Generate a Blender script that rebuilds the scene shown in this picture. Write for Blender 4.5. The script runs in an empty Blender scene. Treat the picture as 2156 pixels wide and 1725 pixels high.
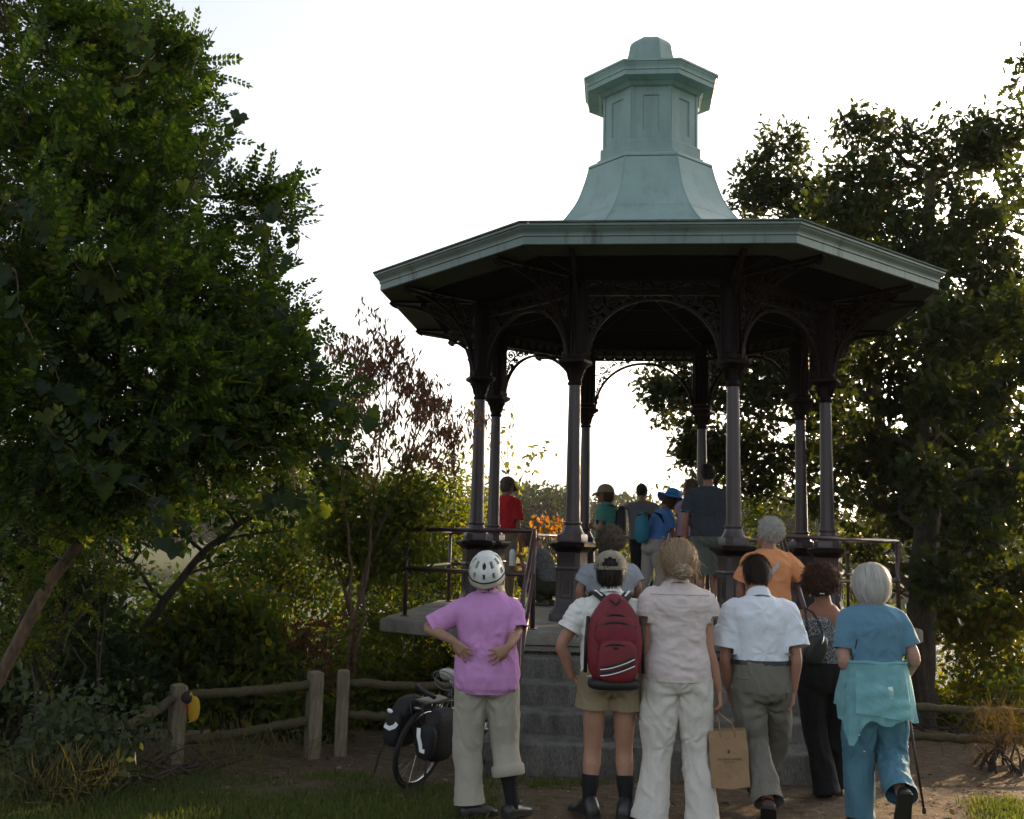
import bpy, bmesh, math, random
import numpy as np
from mathutils import Vector, Matrix, Euler

SC = bpy.context.scene
COL = SC.collection
R = math.radians
PI = math.pi

# ------------------------------------------------------------ camera, sky, sun, exposure
CAM_Z, PITCH, ROLL, FPX = 1.78, 0.1281, 0.0237, 2182.06      # FPX for a picture 2156 wide
cam_data = bpy.data.cameras.new('camera')
cam_data.sensor_width = 36.0
cam_data.lens = FPX / 2156 * 36.0
cam_data.clip_start = 0.1
cam_data.clip_end = 6000
cam = bpy.data.objects.new('camera', cam_data)
COL.objects.link(cam)
cam.matrix_world = (Matrix.Translation((0, 0, CAM_Z)) @ Matrix.Rotation(PI / 2 + PITCH, 4, 'X')
                    @ Matrix.Rotation(ROLL, 4, 'Z'))
SC.camera = cam

SUN_AZ, SUN_EL = R(40), R(12)          # azimuth clockwise from +Y (the view direction), elevation
world = bpy.data.worlds.new('World')
SC.world = world
world.use_nodes = True
wn = world.node_tree.nodes
wl = world.node_tree.links
wn.clear()
sky = wn.new('ShaderNodeTexSky')
sky.sky_type = 'NISHITA'
sky.sun_disc = False
sky.sun_elevation = SUN_EL
sky.sun_rotation = SUN_AZ
sky.altitude = 0
sky.air_density = 1.0
sky.dust_density = 4.5
sky.ozone_density = 1.0
bg = wn.new('ShaderNodeBackground')
bg.inputs['Strength'].default_value = 0.15
wo = wn.new('ShaderNodeOutputWorld')
hz_ = wn.new('ShaderNodeHueSaturation')          # hazy summer evening: a paler, less blue sky
hz_.inputs['Saturation'].default_value = 0.42
wl.new(sky.outputs[0], hz_.inputs['Color'])
wl.new(hz_.outputs[0], bg.inputs['Color'])
wl.new(bg.outputs[0], wo.inputs['Surface'])

sd = bpy.data.lights.new('sun', 'SUN')
sd.energy = 4.5
sd.angle = R(0.6)
sd.color = (1.0, 0.66, 0.36)
sun = bpy.data.objects.new('sun', sd)
COL.objects.link(sun)
sdir = Vector((math.sin(SUN_AZ) * math.cos(SUN_EL), math.cos(SUN_AZ) * math.cos(SUN_EL), math.sin(SUN_EL)))
sun.rotation_euler = sdir.to_track_quat('Z', 'Y').to_euler()
sun.location = (20, 40, 30)

vs = SC.view_settings
vs.view_transform = 'Standard'
vs.look = 'None'
vs.exposure = 1.4
vs.gamma = 1.0
vs.use_curve_mapping = False
SC.render.engine = 'CYCLES'
SC.cycles.use_denoising = True
SC.cycles.max_bounces = 6
SC.cycles.diffuse_bounces = 3
SC.cycles.glossy_bounces = 3
SC.cycles.transmission_bounces = 4
SC.cycles.transparent_max_bounces = 6
SC.cycles.caustics_reflective = False
SC.cycles.caustics_refractive = False


def pix(xd, yd, Y):
    """Point on the sight line through (xd, yd) of a 2156x1725 view, at forward distance Y."""
    dx, dy = xd - 1078.0, yd - 862.5
    c, s = math.cos(ROLL), math.sin(ROLL)
    X = (c * dx + s * dy) / FPX
    V = -(-s * dx + c * dy) / FPX
    y = math.cos(PITCH) - V * math.sin(PITCH)
    z = math.sin(PITCH) + V * math.cos(PITCH)
    k = Y / y
    return Vector((X * k, Y, CAM_Z + z * k))


# ------------------------------------------------------------ helpers
def tag(o, label=None, cat=None, group=None, kind=None):
    if label: o['label'] = label
    if cat: o['category'] = cat
    if group: o['group'] = group
    if kind: o['kind'] = kind
    return o


def empty(name, loc=(0, 0, 0), rz=0.0, parent=None):
    o = bpy.data.objects.new(name, None)
    o.empty_display_size = 0.1
    COL.objects.link(o)
    o.location = loc
    o.rotation_euler = (0, 0, rz)
    if parent: o.parent = parent
    return o


def link_mesh(name, me, parent=None, loc=None, rot=None):
    o = bpy.data.objects.new(name, me)
    COL.objects.link(o)
    if parent: o.parent = parent
    if loc is not None: o.location = loc
    if rot is not None: o.rotation_euler = rot
    return o


def frame_of(t):
    t = Vector(t).normalized()
    u = Vector((0, 0, 1)) if abs(t.z) < 0.9 else Vector((0, 1, 0))
    x = t.cross(u).normalized()
    return x, x.cross(t).normalized()


class MB:
    """Collects shapes and links them as one mesh object."""
    def __init__(s):
        s.v = []; s.f = []; s.m = []; s.cur = 0

    def add(s, vs_, fs_):
        b = len(s.v)
        s.v.extend([tuple(p) for p in vs_])
        for f in fs_:
            s.f.append(tuple(b + i for i in f)); s.m.append(s.cur)
        return s

    def box(s, x0, x1, y0, y1, z0, z1, bev=0.0):
        if bev <= 0:
            s.add([(x0,y0,z0),(x1,y0,z0),(x1,y1,z0),(x0,y1,z0),(x0,y0,z1),(x1,y0,z1),(x1,y1,z1),(x0,y1,z1)],
                  [(3,2,1,0),(4,5,6,7),(0,1,5,4),(1,2,6,5),(2,3,7,6),(3,0,4,7)])
            return s
        b = bev
        def ring(x0,x1,y0,y1,z,c): return [(x0+c,y0,z),(x1-c,y0,z),(x1,y0+c,z),(x1,y1-c,z),(x1-c,y1,z),(x0+c,y1,z),(x0,y1-c,z),(x0,y0+c,z)]
        s.loft([ring(x0+b,x1-b,y0+b,y1-b,z0,b*.5), ring(x0,x1,y0,y1,z0+b,b), ring(x0,x1,y0,y1,z1-b,b), ring(x0+b,x1-b,y0+b,y1-b,z1,b*.5)])
        return s

    def loft(s, rings, cap=True, closed=True):
        n = len(rings[0]); b = []
        vs_ = [p for r in rings for p in r]; fs_ = []
        for i in range(len(rings) - 1):
            for j in range(n if closed else n - 1):
                k = (j + 1) % n
                fs_.append((i*n+j, i*n+k, (i+1)*n+k, (i+1)*n+j))
        if cap and closed:
            fs_.append(tuple(reversed(range(n))))
            fs_.append(tuple((len(rings)-1)*n + j for j in range(n)))
        return s.add(vs_, fs_)

    def tube(s, pts, rad, n=8, cap=True, sq=None):
        pts = [Vector(p) for p in pts]
        if not hasattr(rad, '__len__'): rad = [rad] * len(pts)
        rings = []; X = None
        for i, p in enumerate(pts):
            t = (pts[min(i+1, len(pts)-1)] - pts[max(i-1, 0)])
            if t.length < 1e-9: t = Vector((0, 0, 1))
            t.normalize()
            if X is None: X, Y = frame_of(t)
            else:
                X = (X - t * X.dot(t)).normalized(); Y = X.cross(t).normalized()
            rings.append([p + (X * math.cos(2*PI*j/n) + Y * math.sin(2*PI*j/n)) * rad[i] for j in range(n)])
        return s.loft([list(reversed(r)) for r in rings], cap)

    def lathe(s, prof, n=16, c=(0, 0), rot=0.0):
        rings = [[(c[0]+r*math.cos(rot+2*PI*j/n), c[1]+r*math.sin(rot+2*PI*j/n), z) for j in range(n)] for r, z in prof]
        return s.loft(rings)

    def ellipsoid(s, c, r, nu=14, nv=9, M=None):
        rings = []
        for i in range(1, nv):
            a = -PI/2 + PI*i/nv
            rings.append([Vector((r[0]*math.cos(a)*math.cos(2*PI*j/nu), r[1]*math.cos(a)*math.sin(2*PI*j/nu), r[2]*math.sin(a))) for j in range(nu)])
        if M is not None: rings = [[M @ p for p in q] for q in rings]
        c = Vector(c)
        return s.loft([[p + c for p in q] for q in rings])

    def prism(s, poly, z0, z1):
        return s.loft([[(x, y, z0) for x, y in poly], [(x, y, z1) for x, y in poly]])

    def bar(s, a, b, w, h, up=(0, 0, 1)):
        a = Vector(a); b = Vector(b); t = (b - a).normalized(); u = Vector(up)
        x = t.cross(u).normalized(); y = x.cross(t)
        q = [(-w/2,-h/2),(w/2,-h/2),(w/2,h/2),(-w/2,h/2)]
        return s.loft([[a + x*i + y*j for i, j in q], [b + x*i + y*j for i, j in q]])

    def mesh(s, name, mats, smooth=None):
        me = bpy.data.meshes.new(name)
        me.from_pydata([tuple(p) for p in s.v], [], s.f)
        if not isinstance(mats, (list, tuple)): mats = [mats]
        for m in mats: me.materials.append(m)
        if len(mats) > 1: me.polygons.foreach_set('material_index', s.m)
        bm = bmesh.new(); bm.from_mesh(me)
        bmesh.ops.recalc_face_normals(bm, faces=bm.faces)
        bm.to_mesh(me); bm.free()
        if smooth is True: me.polygons.foreach_set('use_smooth', [True] * len(me.polygons))
        elif smooth: me.shade_smooth_by_angle(R(smooth)) if hasattr(me, 'shade_smooth_by_angle') else sharp(me, smooth)
        me.update()
        return me

    def build(s, name, mats, parent=None, smooth=None, loc=None, rot=None):
        return link_mesh(name, s.mesh(name, mats, smooth), parent, loc, rot)


def sharp(me, ang):
    me.polygons.foreach_set('use_smooth', [True] * len(me.polygons))
    bm = bmesh.new(); bm.from_mesh(me)
    for e in bm.edges:
        if len(e.link_faces) == 2: e.smooth = e.calc_face_angle(0) < R(ang)
        else: e.smooth = False
    bm.to_mesh(me); bm.free()


# vectorised value noise -------------------------------------------------
_rs = np.random.RandomState(7)
_tab = _rs.rand(4096).astype(np.float64)
def vnoise(P, seed=0):
    P = np.asarray(P, float)
    i = np.floor(P).astype(np.int64); f = P - i
    f = f * f * (3 - 2 * f)
    def h(a, b, c):
        n = (a * 73856093) ^ (b * 19349663) ^ (c * 83492791) ^ (seed * 2654435)
        return _tab[(n ^ (n >> 13)) & 4095]
    x, y, z = i[..., 0], i[..., 1], i[..., 2]; fx, fy, fz = f[..., 0], f[..., 1], f[..., 2]
    r = 0
    for dx in (0, 1):
        wx = fx if dx else 1 - fx
        for dy in (0, 1):
            wy = fy if dy else 1 - fy
            for dz in (0, 1):
                wz = fz if dz else 1 - fz
                r = r + wx * wy * wz * h(x + dx, y + dy, z + dz)
    return r * 2 - 1
def fbm(P, oct=3, seed=0):
    P = np.asarray(P, float); r = 0; a = 1; t = 0
    for k in range(oct):
        r = r + a * vnoise(P, seed + k); t += a; a *= .5; P = P * 2.03 + 11.7
    return r / t


def np_mesh(name, V, F, mats, midx=None, smooth=False):
    """V (n,3) array, F (m,k) array of equal-size polygons."""
    me = bpy.data.meshes.new(name)
    V = np.ascontiguousarray(V, np.float32); F = np.ascontiguousarray(F, np.int32)
    m, k = F.shape
    me.vertices.add(len(V)); me.vertices.foreach_set('co', V.ravel())
    me.loops.add(m * k); me.loops.foreach_set('vertex_index', F.ravel())
    me.polygons.add(m); me.polygons.foreach_set('loop_start', np.arange(0, m * k, k, dtype=np.int32))
    if not isinstance(mats, (list, tuple)): mats = [mats]
    for q in mats: me.materials.append(q)
    if midx is not None: me.polygons.foreach_set('material_index', np.ascontiguousarray(midx, np.int32))
    me.polygons.foreach_set('use_smooth', np.full(m, smooth))
    me.update(calc_edges=True); me.validate()
    return me


# ------------------------------------------------------------ materials
def _node(nt, t, **kw):
    n = nt.nodes.new(t)
    for k, v in kw.items(): setattr(n, k, v)
    return n

def mat(name, col, rough=0.6, var=0.15, vscale=6.0, bump=0.0, bscale=60.0, metal=0.0, spec=0.4, col2=None, stretch=(1, 1, 1), sheen=0.0, grain=0.0, gscale=200., coat=0.0):
    m = bpy.data.materials.new(name); m.use_nodes = True
    nt = m.node_tree; b = nt.nodes['Principled BSDF']; L = nt.links.new
    b.inputs['Roughness'].default_value = rough
    b.inputs['Metallic'].default_value = metal
    b.inputs['Specular IOR Level'].default_value = spec
    if sheen: b.inputs['Sheen Weight'].default_value = sheen
    if coat: b.inputs['Coat Weight'].default_value = coat
    tc = _node(nt, 'ShaderNodeTexCoord'); mp = _node(nt, 'ShaderNodeMapping')
    mp.inputs['Scale'].default_value = stretch
    L(tc.outputs['Object'], mp.inputs['Vector'])
    nz = _node(nt, 'ShaderNodeTexNoise'); nz.inputs['Scale'].default_value = vscale; nz.inputs['Detail'].default_value = 5
    nz.inputs['Roughness'].default_value = .62
    L(mp.outputs[0], nz.inputs['Vector'])
    rp = _node(nt, 'ShaderNodeValToRGB')
    c1 = tuple(max(0, c * (1 - var)) for c in col[:3]); c2 = col2 or tuple(min(1, c * (1 + var)) for c in col[:3])
    rp.color_ramp.elements[0].position = .32; rp.color_ramp.elements[1].position = .68
    rp.color_ramp.elements[0].color = (*c1, 1); rp.color_ramp.elements[1].color = (*c2[:3], 1)
    L(nz.outputs['Fac'], rp.inputs[0])
    out = rp.outputs[0]
    if grain:
        g = _node(nt, 'ShaderNodeTexNoise'); g.inputs['Scale'].default_value = gscale; g.inputs['Detail'].default_value = 2
        L(mp.outputs[0], g.inputs['Vector'])
        mr = _node(nt, 'ShaderNodeMapRange'); mr.inputs[1].default_value = .3; mr.inputs[2].default_value = .7
        mr.inputs[3].default_value = 1 - grain; mr.inputs[4].default_value = 1 + grain
        L(g.outputs['Fac'], mr.inputs[0])
        mx = _node(nt, 'ShaderNodeMix', data_type='RGBA', blend_type='MULTIPLY'); mx.inputs[0].default_value = 1
        L(out, mx.inputs[6]); L(mr.outputs[0], mx.inputs[7]); out = mx.outputs[2]
    L(out, b.inputs['Base Color'])
    if bump:
        bz = _node(nt, 'ShaderNodeTexNoise'); bz.inputs['Scale'].default_value = bscale; bz.inputs['Detail'].default_value = 4
        L(mp.outputs[0], bz.inputs['Vector'])
        bp = _node(nt, 'ShaderNodeBump'); bp.inputs['Strength'].default_value = bump; bp.inputs['Distance'].default_value = .01
        L(bz.outputs['Fac'], bp.inputs['Height']); L(bp.outputs[0], b.inputs['Normal'])
    return m


def leaf_mat(name, cols, trans=0.45, rough=0.55, tcol=None, spec=.14):
    """cols: list of leaf colours picked per leaf; light passes through the blade."""
    m = bpy.data.materials.new(name); m.use_nodes = True
    nt = m.node_tree; L = nt.links.new; b = nt.nodes['Principled BSDF']; o = nt.nodes['Material Output']
    ge = _node(nt, 'ShaderNodeNewGeometry')
    rp = _node(nt, 'ShaderNodeValToRGB'); cr = rp.color_ramp
    cr.interpolation = 'LINEAR'
    while len(cr.elements) < len(cols): cr.elements.new(.5)
    for i, c in enumerate(cols):
        cr.elements[i].position = i / max(1, len(cols) - 1); cr.elements[i].color = (*c, 1)
    L(ge.outputs['Random Per Island'], rp.inputs[0])
    L(rp.outputs[0], b.inputs['Base Color'])
    b.inputs['Roughness'].default_value = rough; b.inputs['Specular IOR Level'].default_value = spec
    tr = _node(nt, 'ShaderNodeBsdfTranslucent')
    hs = _node(nt, 'ShaderNodeMix', data_type='RGBA', blend_type='MULTIPLY'); hs.inputs[0].default_value = 1
    hs.inputs[7].default_value = (*(tcol or (1.9, 2.0, 0.55)), 1)
    L(rp.outputs[0], hs.inputs[6]); L(hs.outputs[2], tr.inputs['Color'])
    mx = _node(nt, 'ShaderNodeMixShader'); mx.inputs[0].default_value = trans
    L(b.outputs[0], mx.inputs[1]); L(tr.outputs[0], mx.inputs[2]); L(mx.outputs[0], o.inputs['Surface'])
    return m


M = {}
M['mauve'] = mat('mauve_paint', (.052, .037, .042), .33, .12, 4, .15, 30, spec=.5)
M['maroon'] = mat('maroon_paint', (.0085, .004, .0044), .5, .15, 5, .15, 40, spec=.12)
M['verdigris'] = mat('verdigris_paint', (.235, .34, .325), .5, .12, 1.6, .3, 14, spec=.4)
M['fascia'] = mat('fascia_paint', (.25, .36, .32), .45, .14, 1.3, .2, 20, stretch=(1, 1, .35))
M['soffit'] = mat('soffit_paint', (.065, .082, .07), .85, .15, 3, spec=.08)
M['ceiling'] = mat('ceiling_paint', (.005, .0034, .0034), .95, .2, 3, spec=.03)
M['concrete'] = mat('weathered_concrete', (.19, .18, .155), .9, .35, 2.5, .6, 45, grain=.25, gscale=90)
M['step'] = mat('stained_concrete_step', (.115, .11, .098), .9, .42, 4.5, .7, 45, grain=.35, gscale=70, stretch=(1.6, 1, .5))
M['pipe'] = mat('maroon_pipe_paint', (.05, .022, .025), .28, .2, 8, .1, 60, spec=.55)
M['post_wood'] = mat('grey_weathered_wood', (.16, .132, .09), .85, .35, 5, .5, 60, stretch=(1, 1, .15), grain=.25, gscale=60)
M['rail_wood'] = mat('mossy_rail_wood', (.13, .085, .042), .85, .45, 9, 1.0, 40, col2=(.06, .06, .025), grain=.3, gscale=60)
M['bark'] = mat('bark', (.045, .034, .026), .95, .4, 8, 1.0, 30, stretch=(1, 1, .25), grain=.4, gscale=30)
M['bark_warm'] = mat('bark_warm', (.11, .07, .046), .95, .35, 8, .8, 30, stretch=(1, 1, .3), grain=.35, gscale=40)
# ------------------------------------------------------------ ground, lake
def sstep(a, b, t):
    t = np.clip((t - a) / (b - a), 0, 1); return t * t * (3 - 2 * t)

def ground_z(x, y):
    x = np.asarray(x, float); y = np.asarray(y, float)
    z = .05 * (1 - sstep(5.6, 6.8, y)) - .12 * sstep(7.7, 9.2, y)
    yb = 10.6 + .6 * np.sin(x * .35)
    s = np.maximum(0, y - yb)
    z = z - .235 * (np.sqrt(s * s + 1) - 1)
    z = np.maximum(z, -9.6)
    far = sstep(150, 190, y)
    z = z + far * 3.2 + sstep(175, 420, y) * 9 + sstep(400, 1500, y) * 14
    P = np.stack([x * .9, y * .9, np.zeros_like(x)], -1)
    z = z + .02 * fbm(P * 2.2, 3) * sstep(4, 5, y) + .35 * fbm(P * .12, 3, 5) * sstep(11, 25, y)
    return z

def gz(x, y): return float(ground_z(np.array([x]), np.array([y]))[0])

def make_ground():
    ys = np.concatenate([np.linspace(-30, 5, 22)[:-1], np.linspace(5, 12, 110)[:-1], np.geomspace(12, 4000, 95)])
    xp = np.concatenate([np.linspace(0, 6, 80)[:-1], np.geomspace(6, 3500, 60)])
    xs = np.concatenate([-xp[::-1][:-1], xp])
    X, Y = np.meshgrid(xs, ys)
    Z = ground_z(X, Y)
    V = np.stack([X, Y, Z], -1).reshape(-1, 3)
    nx, ny = len(xs), len(ys)
    i = np.arange(nx * ny).reshape(ny, nx)
    F = np.stack([i[:-1, :-1], i[:-1, 1:], i[1:, 1:], i[1:, :-1]], -1).reshape(-1, 4)
    m = bpy.data.materials.new('earth_and_grass'); m.use_nodes = True
    nt = m.node_tree; L = nt.links.new; b = nt.nodes['Principled BSDF']
    b.inputs['Roughness'].default_value = .95; b.inputs['Specular IOR Level'].default_value = .15
    ge = _node(nt, 'ShaderNodeNewGeometry')
    def noise(sc, det=5, r=.6):
        n = _node(nt, 'ShaderNodeTexNoise'); n.inputs['Scale'].default_value = sc; n.inputs['Detail'].default_value = det
        n.inputs['Roughness'].default_value = r
        L(ge.outputs['Position'], n.inputs['Vector']); return n.outputs['Fac']
    def ramp(fac, stops):
        r = _node(nt, 'ShaderNodeValToRGB'); cr = r.color_ramp
        while len(cr.elements) < len(stops): cr.elements.new(.5)
        for k, (p, c) in enumerate(stops): cr.elements[k].position = p; cr.elements[k].color = (*c, 1)
        L(fac, r.inputs[0]); return r.outputs[0]
    def math_(op, a, b_=None):
        n = _node(nt, 'ShaderNodeMath', operation=op)
        for k, q in enumerate((a, b_)):
            if q is None: continue
            if isinstance(q, (int, float)): n.inputs[k].default_value = q
            else: L(q, n.inputs[k])
        return n.outputs[0]
    sx = _node(nt, 'ShaderNodeSeparateXYZ'); L(ge.outputs['Position'], sx.inputs[0])
    x, y = sx.outputs[0], sx.outputs[1]
    dirt = ramp(noise(9), [(.3, (.065, .048, .033)), (.55, (.115, .086, .058)), (.75, (.17, .13, .09))])
    speck = ramp(noise(70, 3), [(.3, (.55, .5, .45)), (.5, (1, 1, 1)), (.72, (1.5, 1.4, 1.25))])
    mx = _node(nt, 'ShaderNodeMix', data_type='RGBA', blend_type='MULTIPLY'); mx.inputs[0].default_value = 1
    L(dirt, mx.inputs[6]); L(speck, mx.inputs[7])
    grass = ramp(noise(22), [(.3, (.03, .038, .014)), (.5, (.05, .068, .022)), (.75, (.08, .09, .035))])
    g1 = math_('ADD', math_('MULTIPLY', x, -.9), .3)
    g2 = math_('ADD', math_('MULTIPLY', math_('SUBTRACT', x, 2.5), .9), math_('MULTIPLY', math_('SUBTRACT', 6.9, y), 1.2))
    g1 = math_('MINIMUM', g1, math_('MULTIPLY', math_('SUBTRACT', 8.1, y), 1.2))
    g = math_('ADD', math_('MAXIMUM', g1, g2), math_('MULTIPLY', math_('SUBTRACT', noise(1.7, 4), .5), 2.2))
    far = math_('MULTIPLY', math_('SUBTRACT', y, 16), .2)
    g = math_('MAXIMUM', g, far)
    gm = _node(nt, 'ShaderNodeClamp'); L(g, gm.inputs[0])
    mx2 = _node(nt, 'ShaderNodeMix', data_type='RGBA'); L(gm.outputs[0], mx2.inputs[0]); L(mx.outputs[2], mx2.inputs[6]); L(grass, mx2.inputs[7])
    L(mx2.outputs[2], b.inputs['Base Color'])
    bp = _node(nt, 'ShaderNodeBump'); bp.inputs['Strength'].default_value = .8; bp.inputs['Distance'].default_value = .03
    L(noise(25, 6, .7), bp.inputs['Height']); L(bp.outputs[0], b.inputs['Normal'])
    o = link_mesh('ground', np_mesh('ground', V, F, m, smooth=True))
    tag(o, 'bare brown earth and short grass falling away to the lake', 'ground', kind='structure')
make_ground()

def make_lake():
    m = bpy.data.materials.new('lake_water'); m.use_nodes = True
    nt = m.node_tree; b = nt.nodes['Principled BSDF']; L = nt.links.new
    b.inputs['Base Color'].default_value = (.02, .03, .03, 1); b.inputs['Roughness'].default_value = .08
    b.inputs['IOR'].default_value = 1.33
    ge = _node(nt, 'ShaderNodeNewGeometry'); n = _node(nt, 'ShaderNodeTexNoise')
    n.inputs['Scale'].default_value = .9; n.inputs['Detail'].default_value = 6
    L(ge.outputs['Position'], n.inputs['Vector'])
    bp = _node(nt, 'ShaderNodeBump'); bp.inputs['Strength'].default_value = .35; bp.inputs['Distance'].default_value = .3
    L(n.outputs['Fac'], bp.inputs['Height']); L(bp.outputs[0], b.inputs['Normal'])
    V = [(-900, 30, -8), (900, 30, -8), (900, 220, -8), (-900, 220, -8)]
    o = link_mesh('lake', np_mesh('lake', V, np.array([[0, 1, 2, 3]]), m))
    tag(o, 'rippled lake below the bank, glinting between the trees', 'lake', kind='structure')
make_lake()

# ------------------------------------------------------------ the gazebo
GC = Vector((1.787, 13.531, 0)); GR = -0.1027
SLAB = .95
gaz = empty('gazebo', (GC.x, GC.y, 0), GR)
tag(gaz, 'octagonal iron gazebo with green cupola roof, stone steps and maroon railings', 'gazebo')
T8 = math.tan(PI / 8)
GMW = Matrix.Translation((GC.x, GC.y, 0)) @ Matrix.Rotation(GR, 4, 'Z')
def gworld(v, u, z): return GMW @ Vector((v, u, z))

def eight(name, mesh, subs=(), ks=range(8)):
    """A part on every side of the octagon; the mesh is drawn for the side that faces -y."""
    out = []
    for k in ks:
        o = link_mesh(name, mesh, gaz, rot=(0, 0, k * PI / 4))
        for sn, sm, sl in subs: link_mesh(sn, sm, o, loc=sl)
        out.append(o)
    return out

def face_loft(prof, name, m, smooth=None, inset=0.0, thick=None):
    mb = MB()
    rings = [[(-A * T8 + inset, -A, z), (A * T8 - inset, -A, z)] for A, z in prof]
    mb.loft(rings, cap=False, closed=False)
    return mb.mesh(name, m, smooth)

def smooth_prof(pts, n):
    """Catmull-Rom through (A, z) points."""
    out = []
    P = [pts[0]] + list(pts) + [pts[-1]]
    for i in range(1, len(P) - 2):
        for k in range(n):
            t = k / n
            q = []
            for d in (0, 1):
                a, b, c, e = P[i-1][d], P[i][d], P[i+1][d], P[i+2][d]
                q.append(.5 * (2*b + (c-a)*t + (2*a-5*b+4*c-e)*t*t + (3*b-a-3*c+e)*t**3))
            out.append(tuple(q))
    out.append(tuple(pts[-1]))
    return out

# eave
fas = [(3.0, 4.842), (3.318, 4.83), (3.325, 4.835), (3.325, 4.912), (3.338, 4.918), (3.338, 4.936), (3.345, 4.955),
       (3.362, 4.975), (3.378, 4.992), (3.382, 5.006), (3.40, 5.009), (3.40, 5.034), (3.34, 5.046)]
# stained fascia: the photo shows grey run-off marks below the roof edge
def fascia_mat():
    m = mat('stained_fascia_paint', (.155, .215, .205), .42, .12, 1.3, .2, 20)
    nt = m.node_tree; L = nt.links.new; b = nt.nodes['Principled BSDF']
    src = b.inputs['Base Color'].links[0].from_socket
    tc = _node(nt, 'ShaderNodeTexCoord'); mp = _node(nt, 'ShaderNodeMapping'); mp.inputs['Scale'].default_value = (5, 5, .6)
    L(tc.outputs['Object'], mp.inputs[0])
    n = _node(nt, 'ShaderNodeTexNoise'); n.inputs['Scale'].default_value = 1.0; n.inputs['Detail'].default_value = 6; n.inputs['Roughness'].default_value = .75
    L(mp.outputs[0], n.inputs['Vector'])
    r = _node(nt, 'ShaderNodeValToRGB'); r.color_ramp.elements[0].position = .53; r.color_ramp.elements[1].position = .70
    r.color_ramp.elements[0].color = (1, 1, 1, 1); r.color_ramp.elements[1].color = (.32, .3, .26, 1)
    L(n.outputs['Fac'], r.inputs[0])
    mx = _node(nt, 'ShaderNodeMix', data_type='RGBA', blend_type='MULTIPLY'); mx.inputs[0].default_value = 1
    L(src, mx.inputs[6]); L(r.outputs[0], mx.inputs[7]); L(mx.outputs[2], b.inputs['Base Color'])
    return m
M['fascia'] = fascia_mat()
def weather(m, amt=(.8, .79, .76), lo=.5, hi=.72, sc=(3.5, 3.5, .7)):
    nt = m.node_tree; L = nt.links.new; b = nt.nodes['Principled BSDF']; src = b.inputs['Base Color'].links[0].from_socket
    tc = _node(nt, 'ShaderNodeTexCoord'); mp = _node(nt, 'ShaderNodeMapping'); mp.inputs['Scale'].default_value = sc; L(tc.outputs['Object'], mp.inputs[0])
    n = _node(nt, 'ShaderNodeTexNoise'); n.inputs['Scale'].default_value = 1.6; n.inputs['Detail'].default_value = 7; n.inputs['Roughness'].default_value = .7; L(mp.outputs[0], n.inputs['Vector'])
    r = _node(nt, 'ShaderNodeValToRGB'); r.color_ramp.elements[0].position = lo; r.color_ramp.elements[1].position = hi
    r.color_ramp.elements[0].color = (1, 1, 1, 1); r.color_ramp.elements[1].color = (*amt, 1); L(n.outputs['Fac'], r.inputs[0])
    mx = _node(nt, 'ShaderNodeMix', data_type='RGBA', blend_type='MULTIPLY'); mx.inputs[0].default_value = 1
    L(src, mx.inputs[6]); L(r.outputs[0], mx.inputs[7]); L(mx.outputs[2], b.inputs['Base Color'])
weather(M['verdigris'])
M['roof_edge'] = mat('dirty_roof_edge', (.1, .13, .115), .8, .5, 6, .4, 40)
eight('fascia_board', face_loft(fas, 'fascia_board', M['fascia']))
eight('drip_edge', face_loft([(3.405, 5.036), (3.418, 5.04), (3.418, 5.056), (3.36, 5.066), (3.36, 5.05)], 'drip_edge', M['roof_edge']))
eight('lower_roof_panel', face_loft([(3.37, 5.06), (2.6, 5.22), (1.96, 5.372)], 'lower_roof_panel', M['verdigris'], inset=.004))
conc = smooth_prof([(1.97, 5.37), (1.56, 5.585), (1.24, 5.85), (.98, 6.21), (.865, 6.5), (.80, 6.745)], 5)
cut = [i for i, p in enumerate(conc) if p[1] < 5.98][-1] + 1
low = conc[:cut + 1]; up = [(a + .012, z - .012) for a, z in conc[cut:]]
eight('cupola_skirt_sheet', face_loft(low, 'cupola_skirt_sheet', M['verdigris'], True, inset=.003))
eight('cupola_skirt_sheet', face_loft(up, 'cupola_skirt_sheet', M['verdigris'], True, inset=.003))
mb = MB(); mb.tube([(a * T8 / 1 * 1, -a, z) for a, z in conc], .014, 6)
eight('hip_seam', mb.mesh('hip_seam', M['verdigris'], True))
eight('skirt_flange', face_loft([(.78, 6.74), (.818, 6.742), (.818, 6.765), (.80, 6.785), (.725, 6.83), (.70, 6.835), (.70, 6.86), (.662, 6.885),
                                 (.662, 7.01), (.655, 7.025), (.63, 7.035)], 'skirt_flange', M['verdigris']))
# drum panel with a sunk field
def drum_panel():
    A, z0, z1, rec = .62, 7.03, 7.77, .018
    w = A * T8; px, p0, p1 = .105, 7.15, 7.64
    mb = MB()
    o = [(-w, -A, z0), (w, -A, z0), (w, -A, z1), (-w, -A, z1)]
    i1 = [(-px, -A, p0), (px, -A, p0), (px, -A, p1), (-px, -A, p1)]
    i2 = [(-px+.008, -A+rec, p0+.008), (px-.008, -A+rec, p0+.008), (px-.008, -A+rec, p1-.008), (-px+.008, -A+rec, p1-.008)]
    mb.add(o + i1 + i2, [(0,1,5,4),(1,2,6,5),(2,3,7,6),(3,0,4,7),(4,5,9,8),(5,6,10,9),(6,7,11,10),(7,4,8,11),(8,9,10,11)])
    # narrow corner strips
    mb.box(-w, -w + .03, -A - .01, -A + .005, z0 + .002, z1 - .01); mb.box(w - .03, w, -A - .01, -A + .005, z0 + .002, z1 - .01)
    return mb.mesh('drum_panel', M['verdigris'])
eight('drum_panel', drum_panel())
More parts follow.
